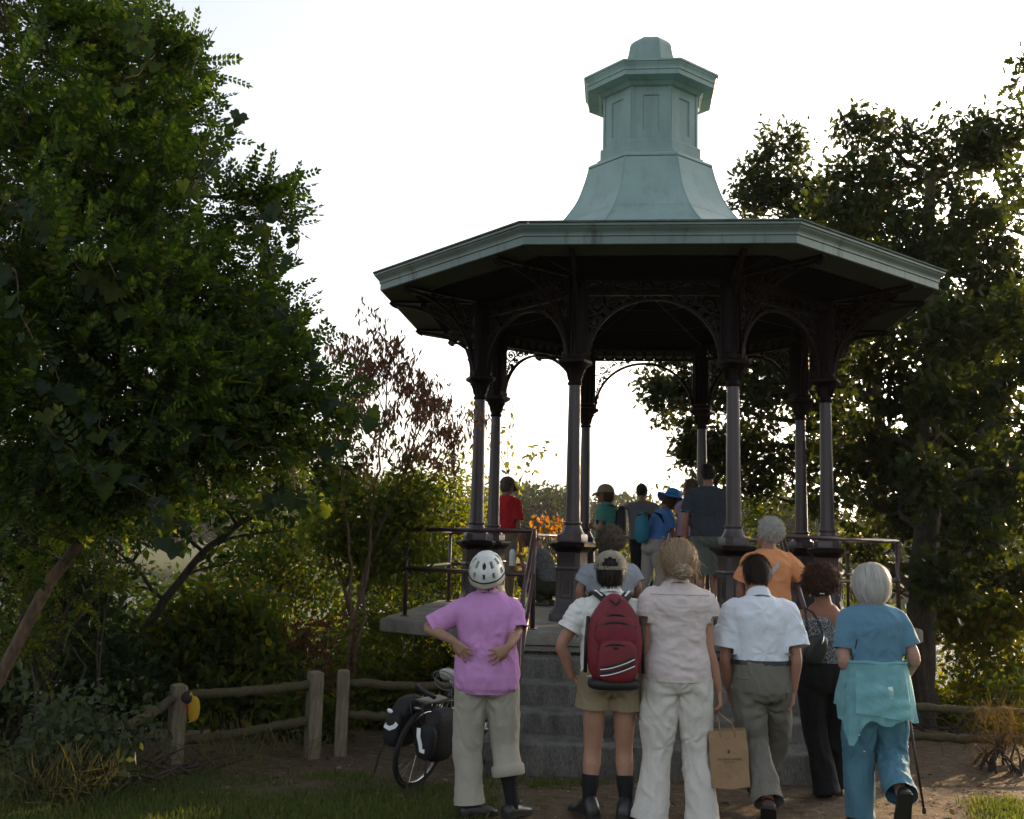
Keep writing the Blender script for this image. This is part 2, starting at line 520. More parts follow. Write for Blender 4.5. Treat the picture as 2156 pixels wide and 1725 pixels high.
eight('cupola_cornice', face_loft([(.60, 7.745), (.66, 7.76), (.70, 7.80), (.83, 7.822), (.838, 7.826), (.838, 7.885), (.85, 7.892), (.85, 7.915),
                                   (.858, 7.94), (.872, 7.965), (.876, 7.982), (.89, 7.985), (.89, 8.012), (.6, 8.09), (.38, 8.14)], 'cupola_cornice', M['verdigris']))
mb = MB()
mb.lathe([(a / math.cos(PI / 8), z) for a, z in [(.40, 8.13), (.365, 8.2), (.325, 8.32), (.295, 8.45), (.278, 8.56), (.262, 8.60), (.215, 8.65), (.06, 8.69)]], 8, rot=PI / 8)
mb.build('finial', M['verdigris'], gaz)
# soffit and ceiling
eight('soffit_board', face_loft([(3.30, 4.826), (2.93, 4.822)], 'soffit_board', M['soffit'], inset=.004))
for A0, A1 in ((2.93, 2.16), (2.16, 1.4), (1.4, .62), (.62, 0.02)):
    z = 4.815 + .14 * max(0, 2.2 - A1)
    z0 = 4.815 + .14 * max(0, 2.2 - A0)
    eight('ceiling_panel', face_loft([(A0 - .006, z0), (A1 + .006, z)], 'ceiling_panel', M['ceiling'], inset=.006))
# rafters carrying the ceiling edge
mb = MB(); mb.box(-.86, .86, -2.16, -2.06, 4.755, 4.83)
eight('ring_beam', mb.mesh('ring_beam', M['maroon']))

# ---- frieze and arches
def spiral(c, r, turns=1.6, a0=0.0, sgn=1, n=22, r1=.22):
    return [(c[0] + r * (1 - (1 - r1) * t) * math.cos(a0 + sgn * 2*PI*turns*t), c[1] + r * (1 - (1 - r1) * t) * math.sin(a0 + sgn * 2*PI*turns*t)) for t in [k / n for k in range(n + 1)]]

def ribbon(mb, pts, w, d, plane):
    """flat iron ribbon along 2-D points; plane maps (a, z, depth) to a 3-D point."""
    rings = []
    for i, p in enumerate(pts):
        q0 = pts[max(0, i-1)]; q1 = pts[min(len(pts)-1, i+1)]
        tx, tz = q1[0]-q0[0], q1[1]-q0[1]; l = math.hypot(tx, tz) or 1
        nx, nz = -tz / l * w / 2, tx / l * w / 2
        rings.append([plane(p[0]-nx, p[1]-nz, -d/2), plane(p[0]+nx, p[1]+nz, -d/2), plane(p[0]+nx, p[1]+nz, d/2), plane(p[0]-nx, p[1]-nz, d/2)])
    mb.loft(rings)

YF = -2.113
half = .875 - .125
def frieze_mesh():
    mb = MB()
    mb.box(-half, half, YF - .022, YF + .022, 4.742, 4.757); mb.box(-half, half, YF - .022, YF + .022, 4.585, 4.605)
    return mb.mesh('frieze', M['maroon'])
def ring_tile(w, h):
    mb = MB(); n = 20; r = min(w, h) * .40
    for d in (-.012, .012):
        pass
    rings = []
    def sq(a):
        c, s_ = math.cos(a), math.sin(a); k = min(w/2 / max(1e-6, abs(c)), h/2 / max(1e-6, abs(s_))); return (c*k, s_*k)
    outer = [sq(2*PI*j/n + PI/n) for j in range(n)]; inner = [(r*math.cos(2*PI*j/n + PI/n), r*math.sin(2*PI*j/n + PI/n)) for j in range(n)]
    # corner piercings are suggested by cutting the outer edge in
    outer = [(x*.98, z*.98) for x, z in outer]
    mb.loft([[(x, -.012, z) for x, z in outer], [(x, -.012, z) for x, z in inner], [(x, .012, z) for x, z in inner], [(x, .012, z) for x, z in outer]], cap=False)
    return mb.mesh('ring', M['maroon'])
NR = 10; rw = 2 * half / NR
eight('frieze', frieze_mesh(), [('ring', ring_tile(rw * .97, .134), (-half + rw * (k + .5), YF, 4.6735)) for k in range(NR)][:0])
_rt = ring_tile(rw * .97, .134)
for o in [c for c in gaz.children if c.name.split('.')[0] == 'frieze']:
    for k in range(NR): link_mesh('ring', _rt, o, loc=(-half + rw * (k + .5), YF, 4.6735))

def arch_curve(n=26): # from the left post over to the right post
    return [(-(half - .012) * math.cos(PI * k / n), 3.80 + .745 * math.sin(PI * k / n) ** .92 if 0 < k < n else 3.80) for k in range(n + 1)]
def arch_mesh():
    mb = MB(); ribbon(mb, arch_curve(), .034, .045, lambda a, z, d: (a, YF + d, z))
    mb.box(-half, -half + .014, YF - .02, YF + .02, 3.85, 4.59); mb.box(half - .014, half, YF - .02, YF + .02, 3.85, 4.59)
    return mb.mesh('arch', M['maroon'])
def spandrel_mesh(sg):
    mb = MB(); pl = lambda a, z, d: (sg * (-half + a), YF + d, z)
    for (cx, cz, r, a0, t) in [(.125, 4.47, .105, 2.2, 1), (.075, 4.275, .068, 1.2, -1), (.055, 4.135, .05, 2.6, 1), (.035, 4.02, .034, 1.0, -1), (.03, 3.93, .022, 0, 1),
                               (.295, 4.515, .066, 3.4, -1), (.41, 4.545, .042, 3.4, 1), (.50, 4.56, .028, 3, -1), (.215, 4.40, .04, 0, 1), (.145, 4.33, .03, 0, -1)]:
        ribbon(mb, spiral((cx, cz), r, 1.55, a0, t, 18), .0135, .02, pl)
        b = r * .3
        mb.lathe([(b, -.011), (b, .011)], 6) if False else None
        # a small leaf at the eye of each scroll
        ribbon(mb, [(cx - b, cz), (cx, cz + b * .4), (cx + b, cz)], b * .9, .02, pl)
    ribbon(mb, [(.01, 3.9), (.03, 4.1), (.06, 4.2), (.1, 4.36), (.2, 4.46), (.34, 4.555), (.55, 4.575)], .013, .018, pl)
    ribbon(mb, [(.01, 4.36), (.06, 4.36), (.1, 4.4)], .012, .018, pl); ribbon(mb, [(.2, 4.58), (.22, 4.53), (.25, 4.47)], .012, .018, pl)
    return mb.mesh('spandrel', M['maroon'])
_s1, _s2 = spandrel_mesh(1), spandrel_mesh(-1)
for o in eight('arch', arch_mesh()):
    link_mesh('spandrel', _s1, o); link_mesh('spandrel', _s2, o)

# ---- columns
def chsq(hw, ch, z, rot=0):
    q = [(-hw+ch, -hw), (hw-ch, -hw), (hw, -hw+ch), (hw, hw-ch), (hw-ch, hw), (-hw+ch, hw), (-hw, hw-ch), (-hw, -hw+ch)]
    return [(x, y, z) for x, y in q]
def lay(prof, ch=.3):
    return [chsq(h, h * ch, z) for h, z in prof]
def pedestal_mesh():
    mb = MB(); mb.loft(lay([(.205, .952), (.205, 1.02), (.19, 1.05), (.165, 1.09), (.15, 1.16), (.146, 1.17), (.146, 1.50), (.158, 1.505), (.163, 1.52), (.158, 1.535), (.14, 1.54), (.14, 1.68), (.15, 1.70)]))
    for k in range(4):
        Mx = Matrix.Rotation(k * PI / 2, 4, 'Z')
        for (x0, x1, z0, z1) in [(-.075, -.06, 1.2, 1.47), (.06, .075, 1.2, 1.47), (-.06, .06, 1.455, 1.47), (-.06, .06, 1.2, 1.215), (-.035, .035, 1.25, 1.42)]:
            t = MB(); t.box(x0, x1, -.154, -.144, z0, z1); mb.add([Mx @ Vector(p) for p in t.v], t.f)
    return mb.mesh('pedestal', M['mauve'], 30)
def pedcap_mesh():
    mb = MB(); mb.loft(lay([(.15, 1.695), (.155, 1.71), (.175, 1.725), (.19, 1.745), (.215, 1.758), (.215, 1.785), (.20, 1.80), (.14, 1.81)]))
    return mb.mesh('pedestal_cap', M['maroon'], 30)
def shaft_mesh():
    mb = MB()
    mb.loft(lay([(.145, 1.808), (.145, 1.885), (.138, 1.895)], .42))
    mb.lathe([(.14, 1.89), (.135, 1.90), (.112, 1.935), (.098, 1.975), (.094, 1.99), (.102, 2.0), (.105, 2.012), (.102, 2.025), (.086, 2.03), (.084, 2.06), (.078, 2.6), (.072, 3.2), (.066, 3.555)], 24)
    return mb.mesh('column', M['mauve'], 35)
def capital_mesh():
    mb = MB(); mb.lathe([(.066, 3.55), (.075, 3.553), (.083, 3.565), (.083, 3.58), (.073, 3.592), (.074, 3.66), (.078, 3.70), (.09, 3.735), (.098, 3.75)], 20)
    mb.loft(lay([(.09, 3.745), (.115, 3.765), (.15, 3.79), (.16, 3.80), (.16, 3.83), (.145, 3.842), (.13, 3.848)], .25))
    for k in range(8):     # curled leaves under the abacus
        a = k * PI / 4; c, s_ = math.cos(a), math.sin(a)
        mb.tube([(c*.074, s_*.074, 3.62), (c*.088, s_*.088, 3.70), (c*.118, s_*.118, 3.75), (c*.135, s_*.135, 3.735)], [.014, .018, .016, .008], 5)
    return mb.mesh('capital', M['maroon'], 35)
def block_mesh():
    mb = MB(); mb.loft(lay([(.118, 3.845), (.122, 3.87), (.122, 3.90), (.10, 3.915), (.10, 4.66), (.115, 4.675), (.115, 4.70), (.105, 4.71), (.105, 4.825)], .2))
    for k in range(4):
        Mx = Matrix.Rotation(k * PI / 2, 4, 'Z')
        for x in (-.06, 0, .06):
            t = MB(); t.tube([(x, -.102, 3.93), (x, -.102, 4.64)], .017, 6); mb.add([Mx @ Vector(p) for p in t.v], t.f)
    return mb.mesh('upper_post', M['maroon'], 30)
def bracket_mesh():
    mb = MB(); pl = lambda a, z, d: (d, -.10 - a, z)
    n = 20
    arc = [(1.02 * (1 - math.cos(PI/2 * k/n)) + .02, 3.86 + .90 * math.sin(PI/2 * k/n)) for k in range(n + 1)]
    ribbon(mb, arc, .032, .035, pl)
    ribbon(mb, [(.0, 4.80), (1.08, 4.80)], .035, .05, pl); ribbon(mb, [(.012, 3.86), (.012, 4.79)], .025, .04, pl)
    ribbon(mb, [(1.0, 4.74), (1.06, 4.77), (1.09, 4.80)], .05, .05, pl)
    for (cx, cz, r, a0, t) in [(.155, 4.64, .125, 2.2, 1), (.09, 4.43, .085, 1.2, -1), (.06, 4.27, .06, 2.6, 1), (.045, 4.15, .042, 1.0, -1), (.04, 4.05, .03, 0, 1),
                               (.37, 4.70, .085, 3.4, -1), (.53, 4.735, .055, 3.4, 1), (.66, 4.75, .04, 3, -1), (.255, 4.53, .055, 0, 1), (.17, 4.44, .035, 0, -1), (.4, 4.6, .03, 0, 1)]:
        ribbon(mb, spiral((cx, cz), r, 1.6, a0, t, 18), .016, .022, pl)
        b = r * .3; ribbon(mb, [(cx - b, cz), (cx, cz + b * .4), (cx + b, cz)], b, .022, pl)
    ribbon(mb, [(.03, 3.95), (.06, 4.2), (.14, 4.42), (.28, 4.6), (.5, 4.69), (.85, 4.76)], .015, .02, pl)
    return mb.mesh('bracket', M['maroon'])
_pm, _pc, _sm, _cm, _bm, _br = pedestal_mesh(), pedcap_mesh(), shaft_mesh(), capital_mesh(), block_mesh(), bracket_mesh()
RC = .875 / math.sin(PI / 8)
for k in range(8):
    ang = -PI / 2 - PI / 8 + k * PI / 4
    c = link_mesh('column', _sm, gaz, loc=(RC * math.cos(ang), RC * math.sin(ang), 0), rot=(0, 0, ang + PI / 2))
    for nm, me in (('pedestal', _pm), ('pedestal_cap', _pc), ('capital', _cm), ('upper_post', _bm)): link_mesh(nm, me, c)
    for sg in (-1, 1): link_mesh('bracket', _br, c, rot=(0, 0, sg * PI / 8))

# ---- platform, steps, railings
poly = [(-2.92, 1.2), (-2.92, -2.47), (-1.5, -3.5), (1.5, -3.5), (2.95, -1.7), (2.95, 1.2), (1.2, 2.92), (-1.2, 2.92)]
def inset_poly(p, d):
    c = Vector((0, -.3)); return [tuple(Vector(q) + (c - Vector(q)).normalized() * d) for q in p]
def slab_mesh():
    mb = MB(); P = [Vector(q) for q in poly]
    # subdivide the rim so that the worn edge can wander
    pts = []
    for i in range(8):
        a, b = P[i], P[(i + 1) % 8]; n = max(2, int((b - a).length / .12))
        for k in range(n): pts.append(a.lerp(b, k / n))
    rnd = random.Random(3)
    j = [rnd.uniform(-.008, .008) for _ in pts]
    def ring(d, z, jz): return [tuple(Vector((p.x, p.y, z + (rnd.uniform(-jz, jz)))) - Vector((p.x, p.y + .3, 0)).normalized() * (d + j[i])) for i, p in enumerate(pts)]
    mb.loft([ring(.03, .80, 0), ring(.0, .815, .004), ring(0.0, .925, .006), ring(.012, .944, .003), ring(.035, .95, 0)])
    return mb.build('platform', M['concrete'], gaz, 40)
slab_mesh()
mb = MB(); mb.prism([(x * .66, y * .66) for x, y in [(-2.9, 1.2), (-2.9, -1.2), (-1.6, -2.9), (1.6, -2.9), (2.9, -1.2), (2.9, 1.2), (1.2, 2.9), (-1.2, 2.9)]], -3.5, .80)
mb.box(-1.42, 1.42, -3.40, -1.8, -1.0, .80)
mb.build('foundation', M['step'], gaz)
for k in range(1, 5):
    y0 = (-5.01, -4.57, -4.165, -3.757)[k - 1]; zt = (.178, .35, .535, .72)[k - 1]; zb = zt - .19
    mb = MB(); rnd = random.Random(k)
    xs = [-1.47 + 2.94 * i / 24 for i in range(25)]
    def q(x, dy, z): return (x, y0 + dy + rnd.uniform(-.004, .004), z + rnd.uniform(-.003, .003))
    ring = lambda x: [(x, -3.42, zb - .3), q(x, .012, zb - .3), q(x, .0, zt - .02), q(x, .008, zt - .006), q(x, .024, zt), (x, -3.42, zt)]
    mb.loft([ring(x) for x in xs]); mb.build('step', M['step'], gaz, 40)
mb = MB(); mb.box(-1.45, 1.45, -3.47, -3.36, .75, .80, .006); mb.build('step_lip', M['concrete'], gaz)

def pipe(name, pts, r=.0235): 
    mb = MB(); mb.tube(pts, r, 10); return mb.build(name, M['pipe'], gaz, True)
RT, RM = 1.905, 1.47
def rpost(x, y, z0=SLAB):
    o = pipe('railing_post', [(x, y, z0), (x, y, z0 + RT - SLAB)])
    mb = MB(); mb.lathe([(.05, z0), (.05, z0 + .008), (.03, z0 + .014)], 10, (x, y)); mb.build('post_flange', M['pipe'], o, 40)
for sg in (-1, 1):
    p1, p2, p3, p4 = (sg*1.2, -3.36), ((-2.72, -2.12) if sg < 0 else (2.74, -1.55)), (sg*2.72, .9), (sg*1.15, 2.72)
    for p in (p1, p2, p3, p4): rpost(*p)
    for a, b in ((p1, p2), (p2, p3), (p3, p4)):
        for z in (RT, RM): pipe('railing_pipe', [(*a, z), (*b, z)])
    bt = (sg*1.2, -4.8); pipe('railing_post', [(*bt, .178), (*bt, .178 + .95)])
    for dz in (0, -.435): pipe('railing_pipe', [(*p1, RT + dz), (*bt, RT + dz - .78)])
for z in (RT, RM): pipe('railing_pipe', [(-1.15, 2.72, z), (1.15, 2.72, z)])

# ------------------------------------------------------------ post and rail fences
def log_rail(parent, a, b, r=.052, seed=0):
    rnd = random.Random(seed); a = Vector(a); b = Vector(b); n = 26; pts = []
    for i in range(n + 1):
        p = a.lerp(b, i / n); p.z += -.02 * math.sin(PI * i / n) + rnd.uniform(-.008, .008); p.y += rnd.uniform(-.006, .006); pts.append(p)
    mb = MB(); mb.tube(pts, [r * rnd.uniform(.9, 1.08) * (.75 if i in (0, n) else 1) for i in range(n + 1)], 9)
    mb.v = [(x + rnd.uniform(-.004, .004), y + rnd.uniform(-.004, .004), z + rnd.uniform(-.004, .004)) for x, y, z in mb.v]
    return mb.build('rail', M['rail_wood'], parent, True)
def fence_post(parent, x, y, top, hw=.065, rz=0.0, seed=0, rounded=False):
    z0 = gz(x, y) - .3; rnd = random.Random(seed); mb = MB()
    prof = [(hw, z0), (hw, top - .03), (hw * (.95 if not rounded else .9), top - .012), (hw * .55, top)]
    rings = []
    for i in range(9):
        z = z0 + (top - .03 - z0) * i / 8; rings.append(chsq(hw * rnd.uniform(.97, 1.03), hw * .16, z))
    for h, z in prof[2:]: rings.append(chsq(h, hw * (.3 if rounded else .2), z))
    mb.loft(rings); o = mb.build('post', M['post_wood'], parent, 40, loc=(x, y, 0), rot=(0, 0, rz)); return o
A = pix(377, 1440, 9.0); B = pix(665, 1413, 9.35); C = pix(724, 1410, 9.5)
f1 = empty('fence', (A.x, A.y, gz(A.x, A.y)))
tag(f1, 'weathered two-rail wooden fence with yellow cap hanging at its left post', 'fence')
def sub(o, root):
    o.parent = root; o.matrix_parent_inverse = Matrix.Translation(root.location).inverted(); return o
sub(fence_post(None, A.x, A.y, A.z, .06, .62, 1), f1); sub(fence_post(None, B.x, B.y, B.z, .06, .55, 2), f1)
ra = [pix(355, 1465, 9.0), pix(668, 1440, 9.35), pix(360, 1563, 9.0), pix(668, 1512, 9.35)]
sub(log_rail(None, ra[0], ra[1], .043, 3), f1); sub(log_rail(None, ra[2], ra[3], .041, 4), f1)
la = [pix(370, 1468, 9.0), pix(262, 1530, 8.1), pix(370, 1572, 9.0), pix(262, 1642, 8.1)]
sub(log_rail(None, la[0], la[1], .038, 5), f1); sub(log_rail(None, la[2], la[3], .038, 6), f1)
f2 = empty('fence', (C.x, C.y, gz(C.x, C.y)))
tag(f2, 'dark two-rail wooden fence running behind the bicycle to the steps', 'fence')
sub(fence_post(None, C.x, C.y, C.z, .056, .12, 7, True), f2)
for y_, s_ in ((1437, 8), (1504, 9)): sub(log_rail(None, pix(728, y_, 9.55), pix(1040, y_ + 6, 10.1), .041, s_), f2)
D = pix(1885, 1470, 10.0)
f3 = empty('fence', (D.x, D.y, gz(D.x, D.y)))
tag(f3, 'dark two-rail wooden fence in front of the oak trunk at right', 'fence')
sub(fence_post(None, D.x, D.y, D.z, .062, .1, 11, True), f3)
for y_, s_ in ((1489, 12), (1550, 13)): sub(log_rail(None, pix(1870, y_ - 4, 10.0), pix(2330, y_ + 12, 10.2), .04, s_), f3)
# ------------------------------------------------------------ foliage tools
def fan(outline, c=(.5, 0), lift=.0):
    pts = [(c[0], c[1], 0)] + [(t, s, lift * abs(s)) for t, s in outline]
    n = len(outline)
    return np.array(pts, float), np.array([[0, 1 + i, 1 + (i + 1) % n] for i in range(n)])
def mirror(half): return half + [(t, -s) for t, s in reversed(half) if abs(s) > 1e-6]
_ov = np.array([(0,0,0),(.35,0,0),(.7,0,-.02),(1,0,-.08),(.3,.24,.05),(.66,.19,.03),(.3,-.24,.05),(.66,-.19,.03)], float)
_ovf = np.array([(0,1,4),(1,5,4),(1,2,5),(2,3,5),(0,6,1),(1,6,7),(1,7,2),(2,7,3)])
T_OVATE = (_ov, _ovf)
T_SMALL = (np.array([(0,0,0),(.45,.27,.06),(1,0,-.05),(.45,-.27,.06)], float), np.array([(0,2,1),(0,3,2)]))
T_NARROW = (np.array([(0,0,0),(.4,.11,.06),(1,0,-.1),(.4,-.11,.06)], float), np.array([(0,2,1),(0,3,2)]))
T_DRY = (np.array([(0,0,0),(.4,.15,.10),(.75,.06,.2),(1,.02,.1),(.4,-.13,.02),(.75,-.1,.12)], float), np.array([(0,4,1),(1,4,5),(1,5,2),(2,5,3)]))
T_BLADE = (np.array([(0,.012,0),(0,-.012,0),(.55,-.014,.05),(.55,.014,.05),(1,0,.2)], float), np.array([(0,1,2),(0,2,3),(3,2,4)]))
T_OAK = fan(mirror([(0,0),(.16,.035),(.24,.24),(.34,.09),(.47,.40),(.56,.12),(.70,.36),(.77,.11),(.88,.17),(1,0)]), (.5,0), .18)
T_VINE = fan(mirror([(.08,0),(-.1,.14),(-.06,.34),(.12,.42),(.16,.58),(.34,.46),(.44,.34),(.6,.42),(.66,.26),(.8,.2),(1,0)]), (.3,0), .2)
def pinnate(n=6, L=1.0, lw=.21, ww=.062):
    V = []; F = []
    def leaflet(p, d, l, w):
        d = np.array(d) / np.linalg.norm(d); s = np.array([-d[1], d[0], 0]); b = len(V)
        for t, q, k in ((0,0,0),(.42,.5,.02),(1,0,-.03),(.42,-.5,.02)): V.append(p + d*l*t + s*w*2*q + np.array([0,0,k*l*1.5]))
        F.extend([(b, b+2, b+1), (b, b+3, b+2)])
    for i in range(n):
        t = .2 + .72 * i / (n - 1); sag = -.16 * t * t
        for sg in (1, -1): leaflet(np.array([t, 0, sag]), (.62, sg, -.12), lw * (1 - .25 * abs(t - .5)), ww)
    leaflet(np.array([.95, 0, -.15]), (1, 0, -.2), lw, ww)
    b = len(V); V.extend([np.array([0,-.006,0]), np.array([.5,-.006,-.04]), np.array([.97,0,-.155]), np.array([.5,.006,-.04])])
    F.extend([(b,b+1,b+3),(b+1,b+2,b+3)])
    return np.array(V), np.array(F)
T_PIN = pinnate()

def lobe(px, py, Y, rpx, dep=None, rz=None):
    c = pix(px, py, Y); r = rpx * Y / FPX
    return (np.array(c), np.array([r, dep or r, (rz * Y / FPX) if rz else r]))

def clumps(lobes, n, rs, gap=None, gthr=-.2, shell=.45):
    w = np.array([(l[1][0] * l[1][2]) for l in lobes]); w = w / w.sum()
    out = []; o2 = []
    m = int(n * (1.0 if gap is None else 1.6))
    k = rs.choice(len(lobes), m, p=w)
    d = rs.normal(size=(m, 3)); d /= np.linalg.norm(d, axis=1)[:, None]
    r = rs.rand(m) ** shell
    C = np.array([l[0] for l in lobes])[k]; RR = np.array([l[1] for l in lobes])[k]
    P = C + d * RR * r[:, None]
    D = d * .7 + np.array([0, 0, .35]); D /= np.linalg.norm(D, axis=1)[:, None]
    if gap is not None:
        keep = vnoise(P / gap, 3) > gthr; P = P[keep]; D = D[keep]
    return P[:n], D[:n]

def place(tmpl, pos, dirs, nrm, size):
    V0, F0 = tmpl; n = len(pos)
    d = dirs / np.linalg.norm(dirs, axis=1)[:, None]
    s = np.cross(nrm, d); s /= (np.linalg.norm(s, axis=1)[:, None] + 1e-9)
    nn = np.cross(d, s)
    V = pos[:, None, :] + size[:, None, None] * (V0[None, :, 0:1] * d[:, None, :] + V0[None, :, 1:2] * s[:, None, :] + V0[None, :, 2:3] * nn[:, None, :])
    F = F0[None] + (np.arange(n) * len(V0))[:, None, None]
    return V.reshape(-1, 3), F.reshape(-1, 3)

def foliage(name, P, D, per, tmpl, size, spread, material, parent, rs, out=.8, rnd=.7, down=.3, flat=.6, root=None, kind='stuff'):
    n = len(P) * per
    pos = np.repeat(P, per, 0) + rs.normal(size=(n, 3)) * spread
    dr = np.repeat(D, per, 0) * out + rs.normal(size=(n, 3)) * rnd + np.array([0, 0, -down])
    nr = rs.normal(size=(n, 3)) * (1 - flat) + np.array([0, 0, flat])
    sz = size[0] + (size[1] - size[0]) * rs.rand(n)
    V, F = place(tmpl, pos, dr, nr, sz)
    if root is not None: V = V - np.array(root)
    o = link_mesh(name, np_mesh(name, V, F, material), parent)
    if kind: o['kind'] = kind
    return o

def bez(a, b, sag, n, rs, wob=.04):
    a = np.array(a, float); b = np.array(b, float); L = np.linalg.norm(b - a)
    m = (a + b) / 2 + np.array(sag) * L
    ts = np.linspace(0, 1, n + 1)[:, None]
    p = (1 - ts)**2 * a + 2 * ts * (1 - ts) * m + ts**2 * b
    p[1:-1] += rs.normal(size=(n - 1, 3)) * wob * L / n
    return p

def tree(name, label, cat, base, trunk, lobes, rs, bark, group=None, limb_r=.05, twig_to=None, twig_r=.006, trunk_r=(.2, .08), limbs=True):
    """base: world foot; trunk: list of world points. Returns root (an Empty at the foot)."""
    base = Vector(base); root = empty(name, base); tag(root, label, cat, group)
    b = np.array(base)
    tp = [np.array(p, float) for p in trunk]
    mb = MB(); n = len(tp)
    fine = []; rad = []
    for i in range(n - 1):
        for k in range(4):
            t = k / 4; fine.append(tp[i] * (1 - t) + tp[i+1] * t + (rs.normal(size=3) * .25 * trunk_r[1] if 0 < i + t else 0)); rad.append((i + t) / (n - 1))
    fine.append(tp[-1]); rad.append(1)
    mb.tube([Vector(p - b) for p in fine], [(trunk_r[0] * (1 - r) + trunk_r[1] * r) * (1.25 if i == 0 else 1) for i, r in enumerate(rad)], 10)
    mb.build('trunk', bark, root, True)
    nodes = [fine]
    if limbs:
        tw = MB()
        for l in lobes:
            c = l[0]
            hs = [p for p in fine if p[2] < c[2] - .15 * np.linalg.norm(c - p)] or fine
            s = min(hs, key=lambda p: np.linalg.norm(p - c))
            L = np.linalg.norm(c - s)
            if L < .15: continue
            pts = bez(s, c, (0, 0, .12), 7, rs, .12)
            mb = MB(); r0 = min(trunk_r[1] * 1.0, limb_r * (0.5 + L * .25))
            mb.tube([Vector(p - b) for p in pts], [r0 * (1 - .75 * i / 7) for i in range(8)], 7)
            mb.build('limb', bark, root, True)
            nodes.append(list(pts))
        if twig_to is not None:
            allp = np.array([p for q in nodes for p in q])
            for p in twig_to:
                d = np.linalg.norm(allp - p, axis=1) + np.where(allp[:, 2] > p[2], .5, 0); s = allp[d.argmin()]
                if np.linalg.norm(p - s) > 3: continue
                q = bez(s, p, (0, 0, .08), 3, rs, .15)
                tw.tube([Vector(x - b) for x in q], [twig_r * 1.6, twig_r * 1.3, twig_r, twig_r * .6], 4)
            if tw.v: tw.build('twigs', bark, root)['kind'] = 'stuff'
    return root

M['leaf_ash'] = leaf_mat('ash_leaves', [(.012, .027, .008), (.018, .038, .010), (.026, .05, .012), (.04, .062, .014), (.085, .10, .018)], .42, tcol=(2.6, 2.6, .6))  # last, brightest tone paints sunlit yellow-green leaves into the colour
M['leaf_vine'] = leaf_mat('vine_leaf', [(.035, .06, .02), (.06, .085, .022), (.07, .09, .035)], .42, .4)
M['leaf_oak'] = leaf_mat('oak_leaves', [(.014, .024, .010), (.02, .032, .012), (.028, .042, .013), (.042, .052, .013)], .38, .42, tcol=(2.5, 2.3, .6))
M['leaf_dry'] = leaf_mat('dry_brown_leaves', [(.10, .058, .04), (.17, .10, .062), (.22, .13, .08), (.13, .065, .048)], .45, .8, (1.5, 1.1, .7))
M['leaf_bush'] = leaf_mat('bush_leaves', [(.022, .042, .012), (.034, .058, .014), (.06, .08, .016), (.10, .09, .015)], .52, tcol=(2.9, 2.7, .5))
M['leaf_dark'] = leaf_mat('undergrowth_leaves', [(.010, .02, .008), (.016, .03, .010), (.028, .042, .013)], .38, tcol=(2.4, 2.4, .6))
M['leaf_yellow'] = leaf_mat('yellow_green_leaves', [(.06, .085, .02), (.09, .11, .022), (.13, .13, .025), (.16, .12, .02)], .5, tcol=(1.7, 1.7, .5))
M['leaf_orange'] = leaf_mat('orange_leaves', [(.2, .1, .015), (.28, .15, .02), (.25, .07, .02)], .5, tcol=(1.6, 1.4, .5))
M['leaf_red'] = leaf_mat('reddish_leaves', [(.06, .025, .016), (.11, .04, .022), (.05, .05, .015)], .4, tcol=(1.6, 1.1, .6))
M['leaf_weed'] = leaf_mat('grey_green_weeds', [(.04, .055, .035), (.06, .08, .045), (.05, .06, .03)], .3, .5)
M['leaf_drygrass'] = leaf_mat('dry_grass', [(.07, .045, .025), (.1, .06, .032), (.05, .045, .02)], .3, .8)
M['leaf_drygreen'] = leaf_mat('dry_green_stalks', [(.06, .07, .03), (.1, .09, .045), (.14, .11, .06)], .35, .7)
M['leaf_far'] = leaf_mat('far_wood_leaves', [(.016, .026, .014), (.024, .035, .018), (.035, .042, .02)], .3)

# ---- tall ash tree, left foreground
rs = np.random.RandomState(11)
L_ash = [lobe(20, 60, 7.4, 230), lobe(150, 130, 7.8, 150), lobe(290, 150, 8.2, 110), lobe(335, 60, 8.3, 60), lobe(370, 140, 8.3, 65), lobe(410, 95, 8.3, 30), lobe(405, 215, 8.2, 45), lobe(310, 260, 8.0, 105),
         lobe(60, 330, 7.2, 230), lobe(230, 400, 7.6, 190), lobe(395, 345, 8.4, 48), lobe(455, 338, 8.4, 22), lobe(370, 480, 8.0, 115), lobe(505, 455, 8.3, 55), lobe(560, 455, 8.3, 40), lobe(575, 425, 8.3, 22), lobe(540, 425, 8.3, 38), lobe(60, 620, 6.9, 230),
         lobe(250, 640, 7.3, 220), lobe(430, 630, 7.8, 140), lobe(520, 620, 8.2, 50), lobe(500, 720, 7.9, 120), lobe(575, 720, 8.2, 52), lobe(100, 860, 7.0, 220), lobe(320, 830, 7.3, 190),
         lobe(500, 830, 7.7, 130), lobe(610, 820, 8.0, 65), lobe(680, 850, 8.1, 55), lobe(725, 870, 8.2, 34), lobe(620, 740, 8.2, 40), lobe(545, 590, 8.2, 38), lobe(300, 960, 7.5, 160), lobe(470, 930, 7.8, 110), lobe(600, 930, 8.0, 75), lobe(80, 1020, 7.2, 170)]
P, D = clumps(L_ash, 1950, rs, .55, -.38, .5)
base = Vector((-4.3, 7.6, gz(-4.3, 7.6) - .1))
trunk = [base, pix(-30, 1480, 7.6), pix(110, 1215, 7.6), pix(215, 1085, 7.6), pix(215, 800, 7.7), pix(240, 500, 7.8), pix(280, 250, 8.0)]
ash = tree('ash_tree', 'tall leafy tree with feathery compound leaves filling the left side', 'tree', base, trunk, L_ash, rs, M['bark_warm'], None, .035, P[::3], .005, (.05, .026))
D2 = D.copy(); D2[:, 0] += .25; D2[:, 2] += .2
foliage('crown', P, D2, 5, T_PIN, (.16, .32), .07, M['leaf_ash'], ash, rs, 1.0, .65, .12, .5, base)

